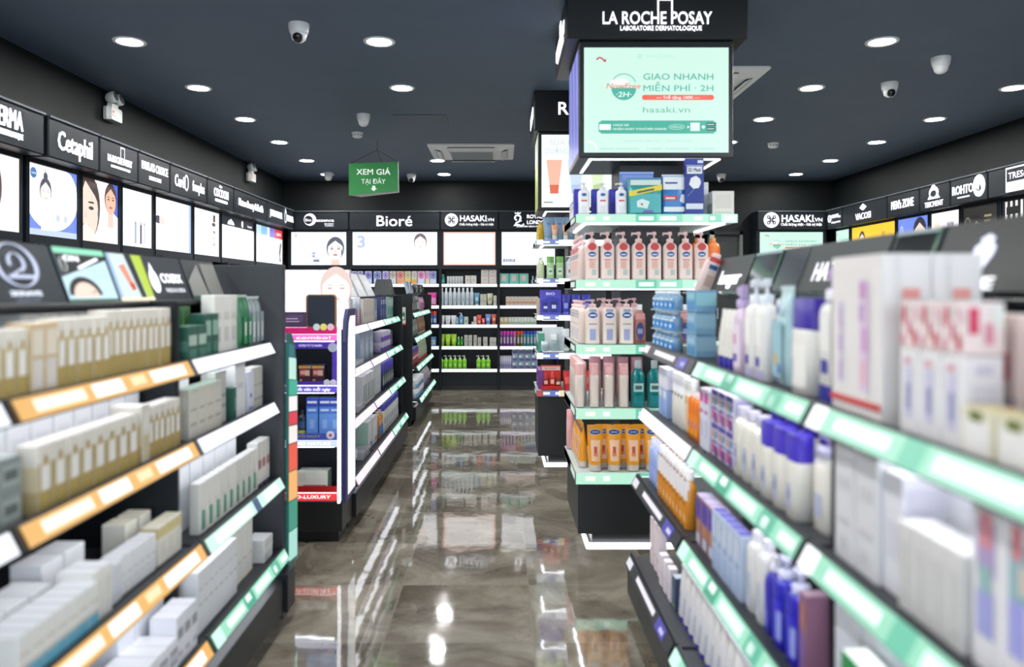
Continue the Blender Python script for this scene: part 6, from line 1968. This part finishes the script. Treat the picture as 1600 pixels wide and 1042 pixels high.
row('teal_carton', P_carton(.07, .05, .15, '4f9a86', [(.1, .9, .5, .9, 'e2e8e4'), (.2, .8, .1, .3, '2f6a5a')], None, '8fc0b0'), 4, (.325, 6.23, z + EPS), (0, .09), -R90, 'teal and white carton', 'second column fourth shelf aisle side', 'carton', end='front')
z = c2[4][0]
q = MB().bbox(-.082, .082, .03, .04, 0, .19, M('d22f2a', .4), .003).bbox(-.082, .082, -.045, .04, 0, .03, M('b8201e', .4), .003)
q2 = MB().rect(-.075, .075, .15, .18, M('ead0c8', .4), -.0288).text('RED LUXURY', 0, .165, .012, M('b8201e', .4), -.0284, .10, .01, 0, 0, 2)
put('display_stand', [('stand', q), ('print', q2)], 'stand_red', (dx(861, 6.17), 6.17, z + EPS), 0, 'red display stand with small bottles, second column lowest shelf', 'display stand')
for k, (px, h_) in enumerate(((853, .095), (863, .115), (872, .08))):
    put('red_bottle', P_bottle(.042, .035, h_, ('8f2a24', 'c2352e', '6a3a2a')[k], ('d8403a', 'e0605a', 'b8302a')[k], 'cap', [(.2, .6, .7, 'e9b0a0')], .75, 2.3), 'rb%d' % k, (dx(px, 6.155), 6.155, z + .031), 0, ('dark red bottle first on the red display stand', 'bright red bottle in the middle of the red display stand', 'brown bottle last on the red display stand')[k], 'bottle')
rowB('red_tube', P_tube(.07, .05, .15, 'c8262a', 'b81a22', [(.2, .6, .6, 'dc5a54')], .15), 3, dx(886), .078, 6.18, z, 'crimson tube', C2[4], 'tube')
row('violet_carton', P_carton(.06, .05, .15, '6a3a8a', [(.1, .9, .3, .6, 'b08ac0')], None, '8a5aa8'), 4, (.325, 6.23, z + EPS), (0, .09), -R90, 'violet carton', 'second column lowest shelf aisle side', 'carton', end='front')

# ---- back wall shelves
YP = 10.90


def bp(px, y=YP):
    return (px - VX) / F * y


def zx(v):          # a column of the enlarged view of the right-hand units
    return 680 + v / 4.735


def rowW(name, mk, x0, x1, n, zy, si, desc, unit, cat, **k):
    """n products filling the span x0..x1 (enlarged view), tops at row zy, on shelf si"""
    X0, X1 = bp(zx(x0)), bp(zx(x1))
    w = (X1 - X0) / n
    h = EYE - (400 + zy / 4.735 - VY) / F * YP - BS[si] - .005
    rowB(name, mk(w * .93, h), n, X0 + w / 2, w, YP + k.pop('dy', 0), BS[si] + k.pop('dz', 0), desc, unit + ' ' + ('top', 'second', 'third', 'fourth', 'lowest')[si] + ' shelf', cat, turn=.01, **k)


UA = 'red framed back unit'
UB = 'crowned-logo back unit'
ct = lambda c, *p: (lambda w, h: P_carton(w, .08, h, c, p))
rowW('teal_bottle', lambda w, h: P_bottle(w, .05, h, '1f7f80', 'd6e2e2', 'cap', [(.2, .6, .7, '4fa4a4')], .82, 2.4), 38, 76, 1, 133, 0, 'teal bottle with white cap', UA, 'bottle')
rowW('white_tube', lambda w, h: P_bottle(w, .045, h, 'dfe1e4', 'eceeef', 'wide', [(.2, .6, .6, 'cfd3d8')], .78, 2.3), 86, 208, 6, 147, 0, 'small white bottle', UA, 'bottle')
rowW('beige_carton', ct('cfcac4', (.2, .8, .4, .6, 'bdb7b0'), (.45, .55, .8, .9, 'a09a94')), 222, 306, 2, 143, 0, 'beige carton', UA, 'carton')
rowW('beige_carton', lambda w, h: P_carton(w, .08, h / 2 - .002, 'd3cdc8', [(.1, .9, .12, .2, 'c98a80'), (.3, .7, .5, .7, 'bfb8b2')]), 338, 456, 2, 98, 0, 'square beige carton', UA, 'carton')
hh = (EYE - (400 + 98 / 4.735 - VY) / F * YP - BS[0] - .005) / 2
rowW('beige_carton', lambda w, h: P_carton(w, .08, h / 2 - .002, 'd3cdc8', [(.1, .9, .12, .2, 'c98a80'), (.3, .7, .5, .7, 'bfb8b2')]), 338, 456, 2, 98, 0, 'upper square beige carton', UA, 'carton', dz=hh)
rowW('white_bottle', lambda w, h: P_bottle(w, .06, h, 'd2dbe2', 'eef2f4', 'cap', [(.1, .7, .7, 'c2d0da'), (.3, .5, .4, 'a3b8c8')], .84, 2.4, .88, .5), 34, 286, 8, 233, 1, 'tall frosted white bottle', UA, 'bottle')
rowW('blue_tube', lambda w, h: P_tube(w, .05, h, '5fa0c0', 'd6dfe4', [(.3, .6, .5, 'cfe0ea')], .12), 287, 330, 1, 270, 1, 'sky blue tube', UA, 'tube')
rowW('beige_carton', ct('c6c4b8', (.2, .8, .3, .5, 'adab9f')), 333, 380, 2, 280, 1, 'grey-beige carton', UA, 'carton')
rowW('cream_tube', lambda w, h: P_tube(w, .05, h, 'd6d6b8', '5a8a4a', [(.3, .6, .5, '9fb07a')], .14), 382, 428, 1, 275, 1, 'cream tube with green print', UA, 'tube')
rowW('beige_carton', ct('d2d0c8', (.2, .8, .3, .5, 'b8b6ae')), 430, 455, 1, 290, 1, 'slim pale carton', UA, 'carton')
rowW('white_tube', lambda w, h: P_tube(w, .05, h, 'e2e4e6', 'c9d2d6', [(.3, .6, .5, 'cfd6da')], .12), 30, 158, 3, 437, 2, 'white squeeze tube', UA, 'tube')
rowW('blue_bottle', lambda w, h: P_bottle(w, .045, h, '7fb2d6', 'dfe8ee', 'cap', [(.2, .6, .6, 'b9d4e6')], .85, 2.5), 152, 176, 1, 450, 2, 'small sky blue bottle', UA, 'bottle')
rowW('blue_bottle', lambda w, h: P_bottle(w, .05, h, '6aaada', 'e6eef2', 'pump', [(.2, .6, .6, 'a9cfe6')], .78, 2.5), 176, 210, 1, 418, 2, 'sky blue pump bottle', UA, 'bottle')
rowW('beige_carton', ct('c3d0c4', (.2, .8, .3, .6, 'a3b8a8')), 213, 246, 1, 447, 2, 'pale green carton', UA, 'carton')
rowW('white_carton', ct('d8d6d2', (.2, .8, .3, .6, 'c4c2be')), 270, 283, 1, 485, 2, 'tiny white carton', UA, 'carton')
rowW('white_carton', ct('dcdad4', (.2, .8, .3, .6, 'c6c4be')), 284, 307, 1, 445, 2, 'white carton before the red bottle', UA, 'carton')
rowW('red_bottle', lambda w, h: P_bottle(w, .05, h, 'd8402a', 'e6583c', 'wide', [(.2, .6, .6, 'f0a080')], .75, 3), 308, 343, 1, 433, 2, 'orange-red bottle', UA, 'bottle')
rowW('red_tube', lambda w, h: P_tube(w, .045, h, 'd6606a', 'c84a58', [(.3, .6, .5, 'eab0b4')], .14), 344, 370, 1, 458, 2, 'small rose tube', UA, 'tube')
rowW('blue_tube', lambda w, h: P_tube(w, .05, h, '6f8fcc', '9ab0dc', [(.3, .6, .5, 'b4c6e6')], .12), 370, 413, 1, 427, 2, 'cornflower blue tube', UA, 'tube')
rowW('red_tube', lambda w, h: P_tube(w, .05, h, 'd6644c', 'e08a72', [(.3, .6, .5, 'eab09c')], .12), 414, 456, 1, 427, 2, 'coral tube', UA, 'tube')
rowW('lime_tube', lambda w, h: P_tube(w, .05, h, '9fcf2a', '7fb41e', [(.3, .6, .5, 'b6dc5a')], .1), 30, 160, 3, 575, 3, 'lime green tube', UA, 'tube')
rowW('green_bottle', lambda w, h: P_bottle(w, .045, h, '2f9a3a', 'dce6dc', 'cap', [(.2, .6, .6, '6fbf6a')], .82, 2.5), 162, 209, 2, 595, 3, 'small green bottle', UA, 'bottle')
for a_, b_, t_, l_ in ((215, 243, 583, 'first'), (246, 274, 583, 'second'), (283, 309, 583, 'third'), (314, 340, 600, 'fourth, shorter'), (354, 388, 597, 'fifth'), (402, 453, 600, 'widest')):
    rowW('grey_carton', ct('c3c2bc', (.2, .8, .3, .6, 'acaba5'), (.3, .7, .75, .8, '8a8a86')), a_, b_, 1, t_, 3, l_ + ' stone grey carton from the left', UA, 'carton')
gp = lambda w, h: P_bottle(w, .06, h, '8fdc3a', 'e6ece2', 'pump', [(.1, .7, .75, '7fd02e'), (.3, .55, .4, 'b6ec7a')], .74, 3.4, .94, .45, .15)
rowW('green_pump_bottle', gp, 28, 234, 6, 733, 4, 'bright green pump bottle', UA, 'bottle')
rowW('green_pump_bottle', gp, 303, 411, 3, 733, 4, 'separate green pump bottle', UA, 'bottle')
rowW('teal_carton', ct('6fc0b4', (.25, .7, .3, .85, 'c9c0b0'), (.35, .6, .45, .7, 'e0b0a0')), 475, 692, 3, 127, 0, 'wide turquoise carton', UB, 'carton')
rowW('dropper_bottle', lambda w, h: P_bottle(w, .04, h, '8fb8b4', 'dfe6e6', 'cap', [(.2, .6, .7, 'c9dcda')], .55, 2.3, .9, .4), 708, 764, 2, 145, 0, 'small dropper bottle', UB, 'bottle')
rowW('orange_carton', ct('d8d0c6', (.0, 1, .2, .5, 'd09a78'), (.3, .6, .6, .85, 'b9aca0')), 522, 762, 8, 298, 1, 'white carton with tan band', UB, 'carton')
rowW('yellow_carton', ct('d8cfae', (.1, .9, .1, .4, 'c2a86a'), (.3, .7, .6, .8, 'e6dfc4')), 475, 540, 2, 450, 2, 'pale yellow carton', UB, 'carton')
rowW('green_carton', ct('d3dbd0', (.1, .9, .1, .4, '8fb89a'), (.3, .7, .6, .8, 'e6ece4')), 541, 748, 9, 450, 2, 'pale green and white carton', UB, 'carton')
for a_, n_, bc, cc, ds in ((475, 4, '7a4a8e', 'd838b4', 'purple spray can with magenta cap'), (575, 1, '9a6a9e', 'e04ab0', 'mauve spray can with pink cap'), (602, 2, '6a6a3a', 'e2482a', 'olive spray can with red cap'), (650, 4, '3f8f98', '3a4ac0', 'teal spray can with blue cap')):
    rowW('spray_can', lambda w, h: P_can(w * 1.04, h, bc, cc, [(.2, .6, .5, 'b9b0c0')]), a_, a_ + 25 * n_, n_, 553, 3, ds, UB, 'can')
rowW('slim_tube', lambda w, h: P_carton(w * .9, .06, h, 'b9b6d0', [(.1, .9, .1, .4, '7f86b8'), (.1, .9, .6, .9, 'd6d4e4')]), 473, 565, 6, 735, 4, 'slim lilac-white carton', UB, 'carton')
h3 = .115
for k_ in range(3):
    bc = lambda w, h: P_carton(w, .08, h3 - .012, '8f96b0', [(.1, .9, .1, .45, '4a5a8e'), (.1, .5, .55, .85, 'd6d8e4'), (.6, .9, .5, .9, '6fa89a')])
    rowW('printed_carton', bc, 567, 757, 4, 700, 4, ('lowest', 'middle', 'uppermost')[k_] + ' blue-grey printed carton', UB, 'carton', dz=(h3 - .01) * k_)
# numeral unit, top shelf: the printed packs, and the little seen of the shelves below
zb = lambda v: 540 + v / 8.68
packs = [(85, 165, 'b9b4e0', '5a48b8', 'lilac pack with violet disc'), (166, 246, 'b4b2e2', '6a58c0', 'second lilac pack with violet disc'), (262, 362, 'aab4e6', '4a4eb4', 'periwinkle pack with indigo disc'), (383, 492, '9fb4e2', '3f48a8', 'blue pack with indigo disc'),
         (505, 591, 'd0c8ea', '6a4ac8', 'pale lilac pack with purple disc'), (600, 690, 'd6d2c8', 'a89a86', 'beige pack with grey disc'), (695, 801, 'e2b4a0', 'd0582e', 'peach pack with orange disc'), (805, 892, 'd6d0a8', 'b0a458', 'olive-yellow pack'), (900, 972, 'd8d8d0', 'a0a096', 'pale grey pack with amber foot'),
         (978, 1080, 'e6c4e0', 'c8288e', 'pink pack with magenta disc'), (1084, 1140, 'e6c0de', 'cf4aa0', 'narrow pink pack with magenta disc'), (1142, 1237, '9ab0d8', '4a4eb0', 'blue-grey pack with navy top')]
for i, (a_, b_, c_, d_, ds) in enumerate(packs):
    X0, X1 = bp(zb(a_)), bp(zb(b_))
    w = (X1 - X0) * .95
    q = P_carton(w, .07, .185, c_, [(.08, .92, .04, .38, ('c9dcee', 'e6d6a0', 'cfd2e6')[i % 3] if i not in (6, 7, 8) else ('e6a07a', 'e0c050', 'd8a83a')[i - 6]), (.15, .85, .86, .94, 'e9e6f2')])
    e_ = MB().ell(0, .125, w * .36, .045, M(d_, .4), .0365).ring(0, .125, w * .25, .03, .006, M('e6e0f0', .4), .037)
    q.append(('emblem', e_))
    put('hair_colour_pack' if False else 'printed_pack', q, 'pk%d' % i, ((X0 + X1) / 2, YP, BS[0] + EPS), 0, ds + ', top shelf of the numeral back unit', 'carton')
UC = 'numeral back unit'


def rowN(name, mk, x0, x1, n, h, si, desc, cat):
    X0, X1 = bp(x0), bp(x1)
    w = (X1 - X0) / n
    rowB(name, mk(w * .93, h), n, X0 + w / 2, w, YP, BS[si], desc, UC + ' ' + ('top', 'second', 'third', 'fourth', 'lowest')[si] + ' shelf', cat, turn=.01)


rowN('pink_pouch', lambda w, h: P_pouch(w, .05, h, 'd83aa0', [('e6a0cc', [(.1, .1), (.9, .1), (.9, .6), (.1, .6)])], 'e070b8'), 668, 683, 1, .185, 1, 'magenta refill pouch', 'pouch')
rowN('white_tube', lambda w, h: P_tube(w, .05, h, 'd6c6d2', 'b04a90', [(.3, .6, .5, 'c890b8')], .12), 640, 666, 3, .16, 1, 'pale tube', 'tube')
rowN('blue_bottle', lambda w, h: P_bottle(w, .05, h, '4a6ab8', 'd8403a', 'wide', [(.2, .6, .7, 'b9cfe8')], .8, 3), 664, 683, 3, .19, 2, 'blue bottle with red cap', 'bottle')
rowN('blue_carton', ct('5f9ac8', (.1, .9, .2, .7, 'a9cbe0'), (.3, .7, .35, .55, 'd08a5a')), 667, 682, 1, .13, 3, 'light blue carton', 'carton')
rowN('white_carton', ct('d0d0d4', (.1, .9, .2, .7, 'b9b9c0')), 640, 665, 3, .13, 3, 'plain pale carton', 'carton')

# ---- middle left rack
G = lambda px, X=1.0: X * F / (VX - px)
gzz = [a[0] for a in gz]


def rowG(name, parts, n, y_near, pitch, x, si, desc, cat, rack=None, dz=0, **k):
    """towards the back wall, counted from the camera side"""
    row(name, parts, n, (x, y_near, gzz[si] + EPS + dz), (0, pitch), R90, desc, (rack or ML)[si], cat, end='near end', **k)


rowG('grey_carton', P_carton(.10, .06, .19, 'b9bcbc', [(.1, .9, .2, .6, 'c9cccc')]), 2, 4.86, .11, -1.0, 0, 'grey carton', 'carton')
rowG('clear_bottle', P_bottle(.09, .07, .20, 'b4bccb', 'd2d8e2', 'wide', [(.1, .7, .4, 'b8486a'), (.1, .7, .2, '5a4a9a', .6)], .85, 3), 2, 5.13, .13, -1.0, 0, 'clear bottle with red label', 'bottle')
rowG('beige_carton', P_carton(.10, .06, .185, 'cfc8c0', [(.2, .8, .3, .5, 'bdb5ad')]), 4, 5.46, .115, -1.0, 0, 'beige carton', 'carton')
rowG('grey_carton', P_carton(.12, .06, .18, '8f9aa4', [(.1, .9, .2, .5, 'b3bcc4')]), 1, 5.94, .12, -1.0, 0, 'blue-grey carton', 'carton')
rowG('navy_carton', P_carton(.09, .06, .19, '39447a', [(.1, .9, .2, .5, '6f78a8'), (.1, .9, .7, .9, 'c4c8dc')]), 3, 6.22, .115, -1.0, 0, 'navy carton', 'carton')
rowG('teal_carton', P_carton(.10, .06, .19, '8fbab4', [(.1, .9, .2, .5, '5f9a92'), (.1, .9, .6, .9, 'd6e4e0')]), 3, 6.60, .12, -1.0, 0, 'sea green carton', 'carton')
rowG('cream_carton', P_carton(.09, .07, .09, 'cfc4a6', [(.1, .9, .2, .6, 'e0d8c2')]), 2, 4.86, .10, -1.02, 1, 'small khaki carton', 'carton')
rowG('flat_white_box', P_carton(.12, .09, .035, 'dcdfe2', [(.1, .9, .2, .8, 'c9cdd2')]), 2, 5.08, .14, -.99, 1, 'flat white box', 'carton')
rowG('clear_box', P_carton(.16, .08, .21, 'a6b9d0', [(.08, .92, .1, .8, 'b6c8da'), (.3, .42, .5, .6, 'f0f4f8')], None, 'd6e0ea', .2), 3, 5.36, .19, -1.01, 1, 'large pale blue box', 'carton')
rowG('white_jar', P_jar(.10, .085, 'c9bfe0', 'dfd8ec', [(.1, .5, .8, '7a5ac0')]), 4, 6.24, .115, -1.0, 1, 'purple and white jar', 'jar', levels=2, lh=.0855)
rowG('dark_carton', P_carton(.10, .05, .15, '4a4a66', [(.1, .9, .2, .5, '8a8a9c'), (.2, .8, .6, .9, '6a6a86')]), 2, 6.72, .12, -1.0, 1, 'dark floral carton', 'carton')
rowG('khaki_carton', P_carton(.09, .06, .10, 'c2b68a', [(.1, .9, .2, .6, 'd8cfae')]), 2, 4.86, .10, -1.02, 2, 'khaki carton', 'carton')
rowG('flat_white_box', P_carton(.12, .09, .045, 'cfcfd8', [(.1, .9, .2, .8, 'b9bac6')]), 2, 5.08, .14, -.98, 2, 'flat lilac-white box', 'carton')
rowG('white_carton', P_carton(.15, .08, .205, 'dfe0e4', [(.1, .25, .1, .7, '6f8a86'), (.4, .55, .1, .7, '9aa8a6'), (.7, .85, .1, .7, '7f9892')], None, 'eeeef2'), 3, 5.36, .165, -.99, 2, 'white carton with grey-green bars', 'carton')
rowG('white_carton', P_carton(.09, .08, .225, 'd6d8de', [(.2, .8, .3, .6, 'c6c9d2')]), 3, 5.88, .10, -1.0, 2, 'tall plain white carton', 'carton')
rowG('navy_bottle', P_bottle(.085, .06, .21, '34406a', '4a3fc0', 'wide', [(.2, .7, .7, '8fa08a'), (.3, .5, .4, 'd6d8d0')], .75, 3), 6, 6.22, .105, -.98, 2, 'navy bottle with violet-blue cap', 'bottle')
rowG('pale_green_pack', P_pouch(.12, .06, .13, 'a9c4b6', [('dfe8e0', [(.1, .2), (.9, .2), (.9, .7), (.1, .7)])]), 2, 4.88, .14, -.98, 3, 'pale green pack', 'pack')
rowG('flat_grey_box', P_carton(.12, .09, .05, 'b4b4bc', [(.1, .9, .2, .8, '9c9ca8')]), 2, 5.16, .14, -.96, 3, 'flat grey box', 'carton')
rowG('white_carton', P_carton(.19, .09, .20, 'd8d6dc', [(.1, .9, .6, .9, 'e2e0e6'), (.55, .85, .08, .25, '77757c')], [(0, 1, 0, 1, 'a9cfbc')], 'e9e8ee'), 2, 5.48, .21, -.98, 3, 'large barcoded white carton', 'carton')
rowG('amber_bottle', P_bottle(.08, .06, .20, 'd08a3a', 'c9b8a0', 'cap', [(.1, .55, .85, '3f7ab8'), (.6, .8, .7, 'e0c090')], .86, 3), 2, 5.90, .10, -.955, 3, 'amber and blue bottle', 'bottle')
rowG('white_bottle', P_bottle(.085, .06, .225, 'e0e0dc', '3a44b4', 'wide', [(.35, .6, .4, '4a5a9a'), (.1, .3, .5, 'c9cad0')], .86, 3.4), 8, 6.12, .11, -.955, 3, 'white bottle with blue cap', 'bottle')

# top of the racks: tilted tray of small packs
for k in range(4):
    row('small_pack', P_carton(.09, .02, .13, ('b4c4d8', '4a86b0', 'd0d4dc', '8f7aa8')[k], [(.1, .9, .1, .5, ('e6ecf2', 'cfe0ea', '9aa4c4', 'c9bcd8')[k])]), 1, (-.98, 8.08 + .13 * k, 1.374), (0, 0), R90, ('pale blue', 'mid blue', 'silver white', 'mauve')[k] + ' small pack leaning on the back left rack top', 'above the black end panel', 'pack', tilt=(-.25, 0))
row('black_foil_pack', P_pouch(.12, .06, .11, '2f3534', [('8a9490', [(.2, .2), (.8, .2), (.8, .5), (.2, .5)])], '5a625f', .15), 7, (-1.0, 8.72, 1.372), (0, .135), R90, 'crinkled black foil pack', 'back left rack top', 'pack', end='near end', turn=.5)
gzz = [1.16, .90, .605, .275]
rowG('black_foil_pack', P_pouch(.15, .06, .19, '5a5f60', [('b9bcbc', [(.2, .2), (.8, .2), (.8, .6), (.2, .6)])], '8a8f90', .15), 5, 8.10, .18, -.98, 0, 'dark silver foil pack', 'pack', BL, turn=.3)
rowG('magenta_pack', P_pouch(.13, .05, .17, 'd89ac0', [('b84a90', [(.2, .2), (.8, .2), (.8, .6), (.2, .6)])]), 4, 9.05, .16, -.98, 0, 'pink foil pack', 'pack', BL)
rowG('grey_green_tube', P_tube(.09, .05, .19, '7a8a80', '4a4a46', [(.3, .6, .5, 'c2c9c2')], .12), 7, 8.06, .11, -.97, 1, 'grey-green tube', 'tube', BL)
rowG('brown_tube', P_tube(.09, .05, .20, '9a6a50', 'b8b0a4', [(.3, .6, .5, 'd0b8a4')], .12), 7, 8.90, .11, -.97, 1, 'brown and cream tube', 'tube', BL)
rowG('red_bottle', P_bottle(.08, .06, .185, 'a83038', '4a3a9a', 'wide', [(.5, .7, .8, 'd6c6d8'), (.1, .4, .6, 'c85a5a')], .8, 3), 6, 8.06, .105, -.955, 2, 'dark red bottle with violet cap', 'bottle', BL)
rowG('green_tube', P_tube(.09, .05, .21, 'a9b89a', 'd8402e', [(.3, .6, .5, 'c9d4bc')], .14), 9, 8.78, .105, -.955, 2, 'sage tube with red cap', 'tube', BL)
rowG('white_jar', P_jar(.12, .10, 'c6d0d6', 'e2e6ea', [(.1, .5, .8, '6f9ac0')]), 5, 8.08, .13, -.93, 3, 'white jar with blue label', 'jar', BL, levels=2, lh=.1005)
rowG('lilac_pouch', P_pouch(.14, .09, .20, 'b4aab8', [('8a6ab0', [(.2, .1), (.8, .1), (.8, .35), (.2, .35)]), ('d6ccda', [(.2, .45), (.8, .45), (.8, .7), (.2, .7)])], 'c9c0cc'), 6, 8.80, .155, -.93, 3, 'plump lilac-grey pouch', 'pouch', BL)

# ---- things on the lit end unit
fz = lambda py, y=4.25: EYE - (py - VY) / F * y
mr = thing('table_mirror', 'dark rounded mirror with wooden rim on the lit end unit', 'mirror', (ex(496.5), YE + .09, fz(512) - .004))


def rr(w, h, r, n=6):
    out = []
    for cx_, cz_, a0 in ((w - r, h - r, 0), (-w + r, h - r, 90), (-w + r, r, 180), (w - r, r, 270)):
        for i in range(n + 1):
            a = math.radians(a0 + 90 * i / n)
            out.append((cx_ + r * math.cos(a), cz_ + r * math.sin(a)))
    return out


mh = fz(460) - fz(512) + .004
MB().slab(rr(.086, mh, .02), .012, M('9a6a3c', .5), 0).build('rim', mr)
MB().poly([(x, z + .006) for x, z in rr(.078, mh - .012, .016)], M('343a44', .12), .0128).build('glass', mr)
MB().tube([(-.05, .01, mh * .7), (-.05, .07, .005)], .004, M('7a5530', .5)).tube([(.05, .01, mh * .7), (.05, .07, .005)], .004, M('7a5530', .5)).box(-.08, .08, -.015, .075, 0, .005, M('9a6a3c', .5)).build('stand', mr)
put('purple_card', [('card', MB().bbox(-.065, .065, 0, .04, 0, .085, M('4a3a58', .4), .002)), ('print', MB().rect(-.05, .05, .03, .07, M('5c4a6c', .4), .0006).rect(-.045, .02, .045, .05, M('c9b9d0', .4), .001).rect(-.045, .03, .03, .034, M('c9b9d0', .4), .001))], 'pcard', (ex(455), YE + .06, fz(512)), 0, 'small dark purple box beside the mirror on the lit end unit', 'carton')
z_ = ez(603) + .003
for k, px in enumerate((471, 492)):
    q = P_carton(.074, .05, .105, '3a2630', [(.03, .97, .82, .97, 'c8963a'), (.1, .9, .40, .78, 'a8485a'), (.15, .5, .5, .7, 'e0a090'), (.5, .85, .45, .72, 'd8c0a8'), (.05, .95, .05, .3, '4a2a3a'), (.1, .3, .06, .26, 'b8863a'), (.82, .97, .84, .96, '7a9ad0')])
    put('supplement_box', q, 'supp', (ex(px), YE + .10, z_), 0, ('first', 'second')[k] + ' dark floral supplement box on the purple shelf of the lit end unit', 'carton', 'supplement boxes on the purple shelf')
z_ = ez(688) + .003
blue = P_carton(.066, .05, .222, '4f80d8', [(.02, .98, .78, .99, '3a52b8'), (.1, .9, .86, .92, 'dfe6f6'), (.05, .95, .05, .6, '6a9ae2'), (.3, .7, .22, .45, '8fb6ec'), (.15, .85, .66, .72, 'b9cdf0')], None, '8a9ee0')
for k, px in enumerate((482.5, 502.5, 522.5)):
    put('blue_carton', blue, 'bluec', (ex(px) - (.012 if k == 2 else 0), YE + .10, z_), 0, ('first', 'second', 'third')[k] + ' tall sky blue carton from the left on the lit end unit', 'carton', 'sky blue cartons on the lit end unit')
put('dark_bottle', P_bottle(.05, .045, .15, '27344a', '1f2836', 'cap', [(.1, .3, .8, 'c9c83a'), (.4, .7, .7, '3a5a86')], .84, 2.3), 'dkb', (ex(465.5), YE + .10, z_), 0, 'dark bottle with yellow label beside the sky blue cartons', 'bottle')
z_ = ez(771) + .003
put('white_carton', P_carton(.17, .10, .105, 'dfe3da', [(.2, .95, .1, .28, '7a4a3a'), (.25, .9, .14, .24, 'd8b8a4'), (.05, .3, .5, .9, 'd2d8cc')], [(0, 1, 0, 1, '9fb89f')], 'e6eadf'), 'wcart', (ex(484), YE + .11, z_), 0, 'white and pale green carton on the red lowest ledge of the lit end unit', 'carton')
